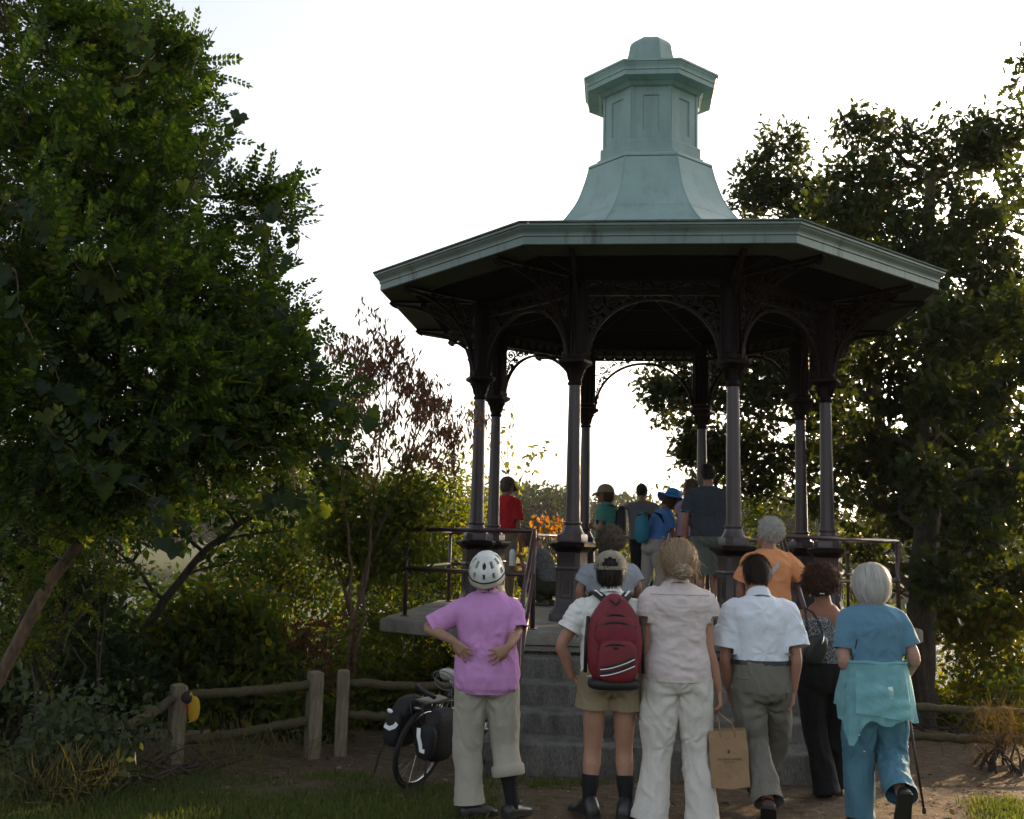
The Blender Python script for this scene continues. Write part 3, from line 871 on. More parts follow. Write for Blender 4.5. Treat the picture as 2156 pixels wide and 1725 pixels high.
# ---- grape vine hanging over that tree, every leaf a piece
vine_root = empty('grape_vine', base)
tag(vine_root, 'broad-leaved vine climbing over the tall tree on the left', 'vine')
_vm = []
for q in range(4):
    V0 = T_VINE[0].copy(); V0[:, 2] += .1 * np.sin(V0[:, 0] * 5 + q * 1.7) - .12 * V0[:, 0] ** 2 + .05 * np.cos(V0[:, 1] * 9 + q)
    m = leaf_mat('vine_leaf_tone', [[(.03, .048, .014)], [(.02, .036, .016)], [(.055, .07, .016)], [(.024, .04, .024)]][q] * 2, [.5, .35, .55, .3][q], .6, spec=.15)
    _vm.append(np_mesh('leaf', V0 * 1.0, T_VINE[1], m, smooth=True))
strings = [[(120, 470), (170, 560), (220, 640), (300, 700), (400, 760), (470, 800)], [(30, 560), (60, 700), (120, 800), (200, 860), (250, 960)], [(400, 400), (450, 330), (480, 270), (500, 235)],
           [(540, 480), (600, 440), (625, 500), (615, 560)], [(500, 620), (580, 640), (640, 700), (670, 760), (720, 840), (770, 880)], [(330, 880), (420, 920), (520, 930), (620, 960), (700, 940)],
           [(280, 20), (300, 90), (330, 110), (260, 170)], [(100, 900), (180, 980), (300, 1040), (370, 1100), (340, 1150)], [(560, 1050), (600, 1040), (680, 1060)], [(20, 420), (70, 460), (130, 500)],
           [(230, 560), (260, 640), (340, 670), (280, 540)], [(480, 700), (560, 760), (590, 830), (680, 830), (740, 870)]]
rv = random.Random(5)
nleaf = 0
for st in strings:
    pts = [pix(x, y, 6.1 + 1.45 * min(1.1, x / 600) + rv.uniform(-.12, .12)) for x, y in st]
    fine = []
    for i in range(len(pts) - 1):
        for k in range(6): fine.append(pts[i].lerp(pts[i+1], k / 6) + Vector((rv.uniform(-.03, .03), rv.uniform(-.05, .05), rv.uniform(-.03, .03))))
    fine.append(pts[-1])
    mb = MB(); mb.tube([p - base for p in fine], .004, 5); mb.build('stem', M['bark_warm'], vine_root, True)
    for p in fine:
        if rv.random() < .1: continue
        nleaf += 1
        o = link_mesh('leaf', rv.choice(_vm), vine_root)
        nrm = Vector((rv.uniform(-.5, .5), -1 + rv.uniform(-.3, .5), rv.uniform(-.2, .9))).normalized()
        dn = Vector((rv.uniform(-.6, .6), 0, -1)); dn = (dn - nrm * dn.dot(nrm)).normalized(); s = nrm.cross(dn)
        sz = rv.uniform(.06, .135)
        Mx = Matrix((dn, s, nrm)).transposed().to_4x4() @ Matrix.Scale(sz, 4)
        q = p - base + Vector((rv.uniform(-.06, .06), rv.uniform(-.1, .05), rv.uniform(-.07, .07)))
        o.matrix_local = Matrix.Translation(q) @ Mx

# ---- slender tree leaning right behind the fence
rs = np.random.RandomState(21)
bs = pix(285, 1560, 10.2); bs.z = gz(bs.x, bs.y) - .1
L_b = [lobe(560, 1040, 10.2, 75), lobe(640, 1010, 10.3, 70), lobe(480, 1090, 10.2, 60), lobe(690, 960, 10.4, 60), lobe(420, 1010, 10.0, 110), lobe(560, 940, 10.2, 110), lobe(300, 1080, 10.0, 120), lobe(180, 1120, 10, 130), lobe(650, 900, 10.4, 90), lobe(470, 1190, 10.4, 50), lobe(600, 1120, 10.4, 40)]
P, D = clumps(L_b, 420, rs, .5, -.3)
tb = tree('young_tree', 'slender dark tree leaning right behind the fence, with thin forked limbs', 'tree', bs,
          [bs, pix(292, 1390, 10.2), pix(303, 1330, 10.2), pix(345, 1265, 10.2), pix(425, 1165, 10.2), pix(500, 1105, 10.2), pix(590, 1055, 10.3)], L_b, rs, M['bark'], None, .03, P[::2], .005, (.062, .022))
foliage('crown', P, D, 6, T_OVATE, (.07, .13), .1, M['leaf_ash'], tb, rs, .6, .8, .5, .5, bs)

# ---- oaks on the right
M['trunk_oak'] = M['bark']
def oak(name, label, foot, trunk, lobes, n, seed, per=9, size=(.095, .165), r=(.24, .08), spread=.095, gap=.36, thr=-.04, m='leaf_oak', grp='oaks beside the gazebo'):
    rs = np.random.RandomState(seed)
    P, D = clumps(lobes, n, rs, gap, thr, .5)
    t = tree(name, label, 'tree', foot, trunk, lobes, rs, M['bark'], grp, .06, P[::4], .008, r)
    foliage('crown', P, D, per, T_OAK, size, spread, M[m], t, rs, .6, .8, .45, .5, foot)
    return t
f = pix(1945, 1600, 12.5); f.z = gz(f.x, f.y) - .2
oak('oak_tree', 'large oak with a thick dark trunk right of the gazebo platform', f, [f, pix(1940, 1450, 12.5), pix(1942, 1200, 12.5), pix(1955, 1000, 13.2), pix(1960, 800, 14.2), pix(1950, 560, 15.2), pix(1960, 380, 15.7)],
    [lobe(1880, 330, 15.7, 95), lobe(1800, 270, 15.7, 45), lobe(1990, 350, 15.7, 110), lobe(1800, 440, 15.7, 110), lobe(1900, 480, 15.5, 130), lobe(2050, 330, 16.0, 90), lobe(2110, 300, 16.1, 75), lobe(2060, 480, 15.8, 130),
     lobe(1980, 620, 15.4, 140), lobe(2100, 620, 16.0, 120), lobe(2010, 780, 15.4, 130), lobe(1880, 800, 15.0, 130), lobe(2090, 820, 15.7, 130), lobe(1830, 930, 15.0, 110), lobe(1940, 960, 14.6, 130), lobe(2050, 1010, 14.8, 120),
     lobe(2130, 1000, 15.2, 100), lobe(1870, 1080, 14.6, 100), lobe(2000, 1120, 14.4, 110), lobe(2110, 1150, 14.8, 90), lobe(1830, 1190, 14.8, 70), lobe(1965, 1010, 12, 70), lobe(2050, 1110, 12, 75), lobe(1990, 1220, 12, 60), lobe(2120, 990, 12, 80), lobe(2120, 1200, 12, 80), lobe(1975, 830, 12.6, 65), lobe(2090, 830, 12.6, 75), lobe(2000, 690, 13.4, 70), lobe(2130, 680, 13.4, 70), lobe(1900, 1250, 14.2, 70), lobe(2020, 1230, 14.0, 70)], 4300, 31, r=(.2, .08))
f = pix(1835, 1560, 19); f.z = gz(f.x, f.y) - .2
oak('oak_tree', 'oak with foliage showing through the gazebo arches, behind the roof', f, [f, pix(1838, 1300, 19), pix(1850, 1000, 19), pix(1840, 800, 19), pix(1760, 600, 19.2), pix(1720, 420, 19.3)],
    [lobe(1640, 340, 19.3, 62), lobe(1600, 390, 19.3, 70), lobe(1560, 420, 19, 55), lobe(1700, 400, 19.3, 90), lobe(1640, 450, 19.2, 80), lobe(1750, 520, 19, 110), lobe(1860, 620, 19, 120), lobe(1640, 300, 19.3, 45), lobe(1780, 700, 19, 120),
     lobe(1640, 700, 19, 110), lobe(1500, 760, 19, 90), lobe(1400, 800, 19.2, 55), lobe(1365, 822, 19.3, 34), lobe(1440, 860, 19.2, 75), lobe(1470, 800, 19, 70), lobe(1480, 930, 19.2, 60), lobe(1430, 760, 19.2, 50), lobe(1580, 830, 19, 110), lobe(1700, 850, 19, 110), lobe(1460, 960, 19.4, 50), lobe(1540, 960, 19.2, 80), lobe(1640, 960, 19, 80),
     lobe(1780, 940, 18.8, 110), lobe(1600, 1040, 19, 45), lobe(1740, 1060, 18.8, 70), lobe(1690, 760, 19, 100)], 2900, 32, gap=.36, thr=-.15)
f = pix(2190, 1500, 12.5); f.z = gz(f.x, f.y) - .2
oak('oak_tree', 'oak branches reaching in at the very right edge of the picture', f, [f, pix(2230, 1200, 12.5), pix(2240, 800, 12.5), pix(2230, 400, 12.5), pix(2230, 100, 12.6)],
    [lobe(2190, 150, 12.5, 45), lobe(2170, 400, 12.4, 60), lobe(2160, 480, 12.4, 45), lobe(2190, 600, 12.5, 70), lobe(2180, 750, 12.5, 60), lobe(2170, 1050, 12.4, 80), lobe(2150, 1220, 12.2, 70), lobe(2190, 900, 12.5, 80)], 330, 33, r=(.14, .04))

# ---- shrub whose top has dried brown
rs = np.random.RandomState(41)
bs = pix(728, 1520, 11.2); bs.z = gz(bs.x, bs.y) - .1
root = empty('withered_tree', bs); tag(root, 'thin multi-stemmed tree with hanging dry brown leaves left of the gazebo', 'tree')
tips = [(703, 735), (738, 720), (770, 745), (796, 706), (838, 704), (815, 760), (868, 745), (885, 790), (912, 790), (935, 850), (955, 880), (780, 800), (850, 800), (720, 800), (750, 820), (830, 850), (880, 860), (920, 920), (705, 860), (965, 930), (800, 880), (740, 880), (700, 930), (860, 920), (780, 940), (990, 860), (760, 770), (900, 830)]
stems = [[(728, 1520), (735, 1380), (740, 1200), (725, 1050), (722, 900)], [(728, 1520), (765, 1300), (780, 1100), (800, 950), (815, 800)], [(735, 1400), (770, 1180), (850, 1000), (890, 880)], [(740, 1300), (700, 1150), (640, 1040)], [(765, 1250), (860, 1080), (930, 980)]]
nodes = []
for i, st in enumerate(stems):
    pts = [pix(x, y, 11.2 + .1 * i) for x, y in st]; fine = []
    for k in range(len(pts) - 1):
        for t in range(4): fine.append(pts[k].lerp(pts[k+1], t/4) + Vector(rs.normal(size=3) * .012))
    fine.append(pts[-1]); nodes += fine
    mb = MB(); mb.tube([p - bs for p in fine], [.022 - .016 * k / len(fine) for k in range(len(fine))], 7); mb.build('stem', M['bark_warm'], root, True)
tw = MB(); P = []
for x, y in tips:
    p = pix(x, y, 11.2 + rs.uniform(-.6, .6)); s = min(nodes, key=lambda q: (q - p).length + (2 if q.z > p.z - .3 else 0))
    q = bez(s, p, (0, 0, .1), 8, rs, .05); tw.tube([Vector(k) - bs for k in q], [.008, .007, .007, .006, .006, .005, .005, .004, .003], 4)
    for k in range(3, 9):
        for _ in range(2 if k < 8 else 3): P.append(q[k] + rs.normal(size=3) * .05)
    for _ in range(2):
        e = np.array(p) + rs.normal(size=3) * np.array([.12, .15, .2]) + np.array([0, 0, -.1]); q2 = bez(q[5], e, (0, 0, .1), 4, rs, .1); tw.tube([Vector(k) - bs for k in q2], .003, 4)
        for k in range(1, 5): P.append(q2[k]); P.append(q2[k] + rs.normal(size=3) * .04)
tw.build('twigs', M['bark_warm'], root)['kind'] = 'stuff'
P = np.array(P); D = np.tile([0, 0, -1.0], (len(P), 1))
foliage('dry_leaves', P, D, 5, T_DRY, (.055, .105), .035, M['leaf_dry'], root, rs, .9, .45, .5, .1, bs)
Lg = [lobe(850, 1010, 11.6, 80), lobe(760, 1060, 11.6, 80), lobe(830, 1120, 11.8, 80), lobe(700, 1000, 11.6, 40), lobe(760, 1160, 11.8, 80), lobe(850, 1190, 12, 60), lobe(690, 1120, 11.6, 60), lobe(880, 1060, 11.8, 45)]
P, D = clumps(Lg, 820, rs, .5, -.3)
foliage('green_leaves', P, D, 7, T_OVATE, (.06, .1), .1, M['leaf_bush'], root, rs, .6, .8, .4, .5, bs)

# ---- shrubs and undergrowth, each a thing of its own
def bush(name, label, lobes, n, seed, m, per=7, tmpl=T_OVATE, size=(.06, .11), spread=.1, cat='bush', gap=.5, thr=-.35, stems=5, grp=None, down=.35, bark='bark'):
    rs = np.random.RandomState(seed)
    c = sum((l[0] for l in lobes), np.zeros(3)) / len(lobes)
    foot = Vector((c[0], c[1], gz(c[0], c[1])))
    root = empty(name, foot); tag(root, label, cat, grp)
    P, D = clumps(lobes, n, rs, gap, thr, .55)
    gzv = ground_z(P[:, 0], P[:, 1]); k = P[:, 2] > gzv + .03; P, D = P[k], D[k]
    tw = MB(); tg = list(range(0, len(P), max(1, len(P) // (stems * 4))))
    for i in tg:
        s = np.array(foot) + rs.normal(size=3) * np.array([.18, .18, 0]); s[2] = gz(s[0], s[1]) - .05
        q = bez(s, P[i], (0, 0, .1), 6, rs, .2); tw.tube([Vector(x) - foot for x in q], [.014 - .011 * t / 6 for t in range(7)], 5)
    tw.build('stem', M[bark], root, True)
    foliage('foliage', P, D, per, tmpl, size, spread, M[m], root, rs, .6, .8, down, .5, foot)
    return root
bush('undergrowth_bush', 'dark tangled bush behind the leaning trunk at far left', [lobe(60, 1250, 9.6, 130), lobe(160, 1330, 9.4, 130), lobe(60, 1420, 9.0, 130), lobe(230, 1430, 9.6, 110), lobe(190, 1230, 10, 100), lobe(30, 1080, 9.8, 140), lobe(-60, 1200, 9.6, 140), lobe(150, 1120, 10.2, 110)], 900, 51, 'leaf_dark', size=(.06, .12))
bush('undergrowth_bush', 'dark leafy bush low behind the grey-green weeds, left edge', [lobe(30, 1560, 8.6, 110), lobe(150, 1500, 8.8, 90), lobe(260, 1480, 9.2, 70), lobe(-60, 1500, 8.4, 110), lobe(330, 1460, 10, 60)], 420, 67, 'leaf_dark', 7, T_OVATE, (.06, .12))
bush('undergrowth_bush', 'fern-like yellow-green bush under the tall tree, left edge', [lobe(60, 1180, 8.4, 70), lobe(150, 1260, 8.5, 70), lobe(40, 1320, 8.3, 60), lobe(200, 1160, 8.8, 60)], 60, 52, 'leaf_bush', 4, T_PIN, (.18, .28), .05)
bush('weed_clump', 'grey-green weeds growing low in the bottom left corner', [lobe(60, 1590, 7.4, 110), lobe(170, 1560, 7.7, 90), lobe(270, 1540, 8.1, 60), lobe(20, 1500, 7.6, 80), lobe(230, 1620, 7.4, 50)], 420, 53, 'leaf_weed', 6, T_SMALL, (.05, .1), .08, 'weeds')
bush('grass_tuft', 'dry grass stalks and thin weeds along the left edge of the lawn', [lobe(120, 1640, 7.2, 130, rz=40), lobe(280, 1600, 7.9, 80, rz=30), lobe(480, 1590, 8.4, 90, rz=15), lobe(180, 1500, 8.3, 80, rz=60), lobe(620, 1580, 8.8, 60, rz=12)], 260, 68, 'leaf_drygreen', 6, T_BLADE, (.1, .22), .07, 'grass', down=-.9)
bush('shrub', 'glossy green shrub right behind the left fence rails', [lobe(440, 1300, 10.6, 80), lobe(520, 1330, 10.7, 80), lobe(420, 1390, 10.4, 70), lobe(540, 1420, 10.5, 70), lobe(350, 1350, 10.4, 70), lobe(480, 1480, 10.2, 70), lobe(580, 1500, 10.2, 60), lobe(430, 1540, 10.0, 60), lobe(520, 1560, 9.8, 45), lobe(620, 1540, 10, 50), lobe(690, 1520, 10.2, 50)], 800, 54, 'leaf_bush', 7, T_OVATE, (.08, .14))
bush('shrub', 'rusty red-leaved shrub behind the gap between the fence posts', [lobe(610, 1380, 10.9, 70), lobe(680, 1350, 11, 60), lobe(560, 1370, 10.9, 40), lobe(700, 1450, 10.6, 60)], 170, 55, 'leaf_red', 6, T_OVATE, (.05, .09))
bush('shrub', 'tall pale green shrub on the slope beyond the fence', [lobe(560, 1150, 15.5, 90), lobe(640, 1130, 16, 80), lobe(600, 1230, 15.5, 110), lobe(500, 1220, 15.5, 80), lobe(680, 1220, 16, 90), lobe(700, 1100, 16, 60)], 700, 56, 'leaf_bush', 8, T_SMALL, (.07, .12), .16, gap=.7)
bush('shrub', 'leafy green shrub between the withered tree and the gazebo', [lobe(790, 1200, 13.5, 90), lobe(900, 1180, 16.4, 100), lobe(970, 1110, 17, 85), lobe(860, 1080, 16, 90), lobe(820, 1300, 14, 80), lobe(940, 1250, 16.2, 90), lobe(770, 1320, 12.6, 70), lobe(940, 1010, 17, 60)], 1300, 57, 'leaf_bush', 8, T_OVATE, (.06, .1), .12)
bush('shrub', 'backlit bush under the overhanging platform edge', [lobe(850, 1420, 12.8, 60), lobe(930, 1420, 13, 60), lobe(770, 1420, 11.6, 60), lobe(900, 1480, 11.8, 60), lobe(1000, 1420, 12.8, 50), lobe(800, 1500, 11.2, 50)], 420, 58, 'leaf_bush', 7, T_OVATE, (.06, .1), .1)
bush('vine_bush', 'yellow-green backlit bush seen past the man in the red shirt', [lobe(1075, 1140, 18.4, 40), lobe(1100, 1200, 18.2, 60), lobe(1030, 1150, 18.2, 50), lobe(1000, 1080, 18.6, 40), lobe(1150, 1240, 18, 60), lobe(1050, 1240, 18, 60)], 120, 59, 'leaf_yellow', 7, T_OVATE, (.1, .17), .14)
rs = np.random.RandomState(60)
b0 = pix(1065, 1180, 18.4)
vt = empty('sapling', Vector((b0.x, b0.y, gz(b0.x, b0.y)))); tag(vt, 'thin sapling with few leaves rising behind the left gazebo columns', 'sapling')
mb = MB(); ft = vt.location; P = []
for st in ([(1065, 1180), (1075, 1050), (1068, 950), (1080, 850)], [(1070, 1100), (1100, 1000), (1130, 955), (1158, 948)], [(1072, 1000), (1040, 930), (1045, 880)], [(1070, 1080), (1010, 980), (985, 880), (1000, 860)]):
    q = [pix(x, y, 18.4) for x, y in st]; mb.tube([p - ft for p in ([ft] if st[0] == (1065, 1180) else []) + q], .008, 5)
    for i in range(len(q) - 1):
        for t in (.2, .5, .8): P.append(np.array(q[i].lerp(q[i+1], t)))
mb.build('stem', M['bark_warm'], vt, True)
foliage('leaves', np.array(P), np.tile([0, 0, 1.0], (len(P), 1)), 5, T_OVATE, (.09, .16), .09, M['leaf_yellow'], vt, rs, .4, .8, .4, .4, ft)
bush('vine_bush', 'small bush with orange leaves behind the back railing', [lobe(1172, 1112, 18, 26), lobe(1195, 1108, 18, 24), lobe(1150, 1105, 18, 16)], 22, 61, 'leaf_orange', 5, T_OVATE, (.09, .15), .08)
bush('vine_bush', 'green bush beyond the railing behind the people on the platform', [lobe(1320, 1090, 18.6, 50), lobe(1400, 1060, 18.8, 50), lobe(1340, 1180, 18.4, 70), lobe(1430, 1130, 18.6, 60), lobe(1250, 1200, 18.4, 60), lobe(1480, 1080, 18.8, 50)], 130, 62, 'leaf_yellow', 7, T_OVATE, (.08, .14), .14)
bush('shrub', 'bush hanging beyond the railing between the right-hand columns', [lobe(1600, 1100, 18, 45), lobe(1700, 1180, 17.6, 70), lobe(1790, 1180, 17, 70), lobe(1620, 1230, 17.6, 70), lobe(1700, 1290, 17, 70)], 360, 63, 'leaf_bush', 7, T_OVATE, (.08, .13), .14)
bush('shrub', 'sunlit yellow-green shrub beyond the right fence', [lobe(2030, 1330, 13.2, 70), lobe(2100, 1300, 13.4, 60), lobe(2120, 1390, 13, 70), lobe(2150, 1280, 13.2, 60), lobe(2010, 1420, 12.8, 40), lobe(1990, 1270, 13.4, 40), lobe(2060, 1450, 12.8, 60), lobe(2150, 1450, 12.8, 60)], 800, 64, 'leaf_yellow', 7, T_OAK, (.07, .13), .12, thr=-.1)
bush('shrub', 'low green shrub along the right fence rails', [lobe(2010, 1520, 11.4, 50), lobe(2090, 1480, 11.4, 50), lobe(2150, 1480, 11.3, 50), lobe(1850, 1500, 11.4, 50)], 200, 65, 'leaf_bush', 6, T_OVATE, (.05, .09), .08)
bush('grass_tuft', 'heap of dry brown grass and weeds under the right fence', [lobe(2100, 1545, 9.6, 55, rz=40), lobe(2160, 1540, 9.5, 60, rz=45), lobe(2040, 1580, 9.5, 30, rz=20)], 150, 66, 'leaf_drygrass', 6, T_BLADE, (.1, .22), .09, 'grass', down=-.3)

for i, (x0, y0, Y0, r0, lab) in enumerate([
    (700, 1330, 17, 130, 'dense bush on the slope left of the withered stems'), (520, 1330, 18, 120, 'dense bush on the slope behind the glossy shrub'), (330, 1300, 17, 130, 'dense bush on the slope behind the leaning tree'),
    (130, 1300, 16, 150, 'dense bush on the slope at the far left'), (860, 1330, 16.5, 120, 'dense bush on the slope behind the left platform edge'), (1010, 1310, 19.5, 100, 'dense bush on the slope below the left railing'),
    (1180, 1300, 20, 110, 'dense bush on the slope behind the crouching person'), (1350, 1290, 20, 110, 'dense bush on the slope behind the people on the platform'), (1500, 1290, 20, 100, 'dense bush on the slope behind the tall person'),
    (1640, 1310, 20, 110, 'dense bush on the slope right of the front columns'), (1800, 1330, 18.5, 110, 'dense bush on the slope behind the right railing'), (1990, 1500, 13.5, 60, 'low bush on the slope below the right fence'), (2140, 1480, 14, 70, 'low bush on the slope at the right edge'), (430, 1490, 12.4, 80, 'low bush under the rails of the left fence'), (600, 1490, 12.4, 80, 'low bush behind the right post of the left fence'), (760, 1480, 12.2, 70, 'low bush behind the rails left of the bicycle')]):
    bush('slope_bush', lab, [lobe(x0, y0, Y0, r0 * .8), lobe(x0 - r0 * .6, y0 + r0 * .4, Y0 + .3, r0 * .7), lobe(x0 + r0 * .6, y0 + r0 * .35, Y0 - .3, r0 * .7), lobe(x0, y0 + r0 * .9, Y0 - .6, r0 * .9)], 520, 200 + i, 'leaf_dark' if i in (2, 3) else 'leaf_bush', 8, T_SMALL, (.08, .14), .16, grp='bushes on the slope', gap=.6, thr=-.5)

# ---- far wood across the lake
def far_wood():
    rs = np.random.RandomState(71); P = []; D = []
    n = 260
    x = rs.uniform(-150, 190, n); y = rs.uniform(182, 250, n)
    h = 20.5 + 4 * vnoise(np.stack([x * .03, y * .01, y * 0], -1), 4) + rs.uniform(-1.5, 2, n)
    h = h + 3.5 * np.exp(-((x - 1) / 6) ** 2) - 1.0 * np.exp(-((x - 12) / 5) ** 2) + 2 * np.exp(-((x - 24) / 7) ** 2)
    g = ground_z(x, y); allV = []; allF = []; off = 0
    for i in range(n):
        k = 150; d = rs.normal(size=(k, 3)); d /= np.linalg.norm(d, axis=1)[:, None]; d[:, 2] = np.abs(d[:, 2]) * 1.0 - .25
        r = np.array([rs.uniform(3.2, 5), rs.uniform(3.2, 5), h[i] * .55]); c = np.array([x[i], y[i], g[i] + h[i] * .45])
        nz = 1 + .3 * vnoise(d * 2.3 + i * 7.1)
        P.append(c + d * r * nz[:, None]); D.append(d)
    P = np.concatenate(P); D = np.concatenate(D)
    o = foliage('far_wood', P, D, 3, T_SMALL, (.9, 1.7), .5, M['leaf_far'], None, rs, .5, .8, .2, .4)
    tag(o, 'hazy wood on the far shore of the lake', 'wood', kind='stuff')
far_wood()
def prom():
    rs = np.random.RandomState(72)
    Ls = [lobe(1130, 1085, 120, 55, 5), lobe(1185, 1075, 125, 45, 5), lobe(1075, 1095, 118, 45, 5), lobe(1640, 1080, 120, 60, 6), lobe(1590, 1110, 120, 45, 5), lobe(1700, 1105, 120, 60, 5), lobe(2010, 1180, 110, 70, 5), lobe(2120, 1200, 110, 70, 5)]
    for i, l in enumerate(Ls):
        foot = Vector((l[0][0], l[0][1], -8.2))
        root = empty('waterside_tree', foot); tag(root, ['dark far tree just right of the person in red', 'dark far tree left of the left front column', 'dark far tree behind the person in red', 'far tree right of the right front column', 'far tree behind the tall person and right front column', 'far tree between the right-hand columns', 'far hazy tree behind the branches right of the oak trunk', 'far hazy tree behind the branches at the right edge'][i], 'tree', 'trees at the waterside')
        l2 = (l[0].copy(), l[1] * np.array([1, 1, 1.2])); l3 = (np.array([l[0][0], l[0][1], -5.0]), l[1] * np.array([1, 1, 1]))
        P, D = clumps([l2, l2, l3], 520, rs, 1.6, -.4, .35)
        foliage('crown', P, D, 5, T_SMALL, (.35, .7), .35, M['leaf_far'], root, rs, .5, .8, .2, .4, foot)
        mb = MB(); mb.tube([(0, 0, -1), (0, 0, l[0][2] + 8.2)], [.25, .08], 6); mb.build('trunk', M['bark'], root, True)
prom()
for px_, top, lab in ((1306, 984, 'tall thin mast standing above the far wood'), (1348, 1012, 'short thin mast above the far wood beside the taller one')):
    a = pix(px_, top, 230); mb = MB(); z0 = gz(a.x, a.y)
    mb.tube([(a.x, a.y, z0), (a.x, a.y, a.z)], [.16, .1], 6); o = mb.build('mast', mat('mast_grey', (.25, .25, .25), .6)); tag(o, lab, 'mast')

# ------------------------------------------------------------ grass and litter
def grass_d(x, y):
    g1 = np.minimum(-.9 * x + .3, (8.1 - y) * 1.2); g2 = (x - 2.5) * .9 + (6.9 - y) * 1.2
    return np.maximum(g1, g2) + 1.0 * fbm(np.stack([x * 1.7, y * 1.7, x * 0], -1), 3, 9)
def lawn():
    rs = np.random.RandomState(81); n = 210000
    x = rs.uniform(-4.6, 4.4, n); y = rs.uniform(5.6, 8.6, n)
    k = grass_d(x, y) > rs.uniform(-.2, 1.2, n); x, y = x[k], y[k]
    pos = np.stack([x, y, ground_z(x, y) - .004], -1); m = len(x)
    d = rs.normal(size=(m, 3)) * .45 + np.array([0, 0, 1]); nr = rs.normal(size=(m, 3)); 
    tm = (np.array([(0, .06, 0), (0, -.06, 0), (.6, .045, .06), (1, 0, .22)]), np.array([(0, 1, 2), (1, 3, 2)]))
    V, F = place(tm, pos, d, nr, .035 + .05 * rs.rand(m) ** 2)
    M['blade'] = leaf_mat('grass_blades', [(.035, .058, .018), (.055, .085, .025), (.085, .10, .035), (.12, .105, .05)], .4, .6)
    o = link_mesh('grass', np_mesh('grass', V, F, M['blade'])); tag(o, 'short shaded grass in the foreground', 'grass', kind='stuff')
    n = 2600; x = rs.uniform(-4, 4.5, n); y = rs.uniform(6.0, 9.3, n); pos = np.stack([x, y, ground_z(x, y) + .008], -1)
    V, F = place(T_OVATE, pos, rs.normal(size=(n, 3)) * np.array([1, 1, .15]), rs.normal(size=(n, 3)) * .35 + np.array([0, 0, 1]), .02 + .05 * rs.rand(n) ** 2.5)
    M['litter'] = leaf_mat('fallen_leaves', [(.06, .035, .02), (.12, .075, .04), (.2, .14, .08), (.09, .05, .025), (.3, .27, .2)], .15, .8)
    o = link_mesh('leaf_litter', np_mesh('leaf_litter', V, F, M['litter'])); tag(o, 'fallen leaves and crumbs scattered over the bare earth', 'leaf litter', kind='stuff')
lawn()

# ------------------------------------------------------------ evening haze
def haze():
    mb = MB(); mb.box(-3600, 3600, -60, 4100, -11.5, 34)
    m = bpy.data.materials.new('haze'); m.use_nodes = True; nt = m.node_tree; nt.nodes.remove(nt.nodes['Principled BSDF'])
    v = _node(nt, 'ShaderNodeVolumePrincipled'); v.inputs['Color'].default_value = (.9, .92, .95, 1); v.inputs['Density'].default_value = .00022; v.inputs['Anisotropy'].default_value = .0
    nt.links.new(v.outputs[0], nt.nodes['Material Output'].inputs['Volume'])
    o = mb.build('haze', m); tag(o, 'thin evening haze over the lake', 'haze', kind='stuff')
haze()
# ------------------------------------------------------------ people: tools
def sring(c, X, Y, rx, ry, n=20, p=2.35):
    out = []
    for j in range(n):
        a = 2 * PI * j / n; ca, sa = math.cos(a), math.sin(a)
        out.append(Vector(c) + Vector(X) * (rx * math.copysign(abs(ca) ** (2/p), ca)) + Vector(Y) * (ry * math.copysign(abs(sa) ** (2/p), sa)))
    return out

def limb_loft(mb, pts, rad, n=14, flat=None):
    """smooth tapered limb through joints; pts and rad of the same length"""
    P = [Vector(p) for p in pts]; Q = []; RR = []
    ext = [P[0] * 2 - P[1]] + P + [P[-1] * 2 - P[-2]]; er = [rad[0]] + list(rad) + [rad[-1]]
    for i in range(1, len(ext) - 2):
        for k in range(4):
            t = k / 4; a, b, c, d = ext[i-1], ext[i], ext[i+1], ext[i+2]
            Q.append(.5 * (2*b + (c-a)*t + (2*a-5*b+4*c-d)*t*t + (3*b-a-3*c+d)*t**3)); RR.append(er[i] * (1-t) + er[i+1] * t)
    Q.append(P[-1]); RR.append(rad[-1])
    mb.tube(Q, RR, n)

def apply_mods(mb, name, mats, voxel=.01, smooth=4, fac=.5):
    me0 = mb.mesh('tmp', mats, True)
    o = bpy.data.objects.new('tmp', me0); COL.objects.link(o)
    r = o.modifiers.new('r', 'REMESH'); r.mode = 'VOXEL'; r.voxel_size = voxel; r.use_smooth_shade = True
    if smooth:
        s = o.modifiers.new('s', 'SMOOTH'); s.iterations = smooth; s.factor = fac
    dg = bpy.context.evaluated_depsgraph_get(); dg.update()
    me = bpy.data.meshes.new_from_object(o.evaluated_get(dg)); me.name = name
    bpy.data.objects.remove(o); bpy.data.meshes.remove(me0)
    if not isinstance(mats, (list, tuple)): mats = [mats]
    me.materials.clear()
    for m in mats: me.materials.append(m)
    me.polygons.foreach_set('use_smooth', np.ones(len(me.polygons), bool))
    return me

def coords(me):
    a = np.empty(len(me.vertices) * 3, np.float32); me.vertices.foreach_get('co', a); return a.reshape(-1, 3).astype(float)
def normals(me):
    a = np.empty(len(me.vertices) * 3, np.float32); me.vertices.foreach_get('normal', a); return a.reshape(-1, 3).astype(float)
def set_coords(me, V):
    me.vertices.foreach_set('co', np.ascontiguousarray(V, np.float32).ravel()); me.update()

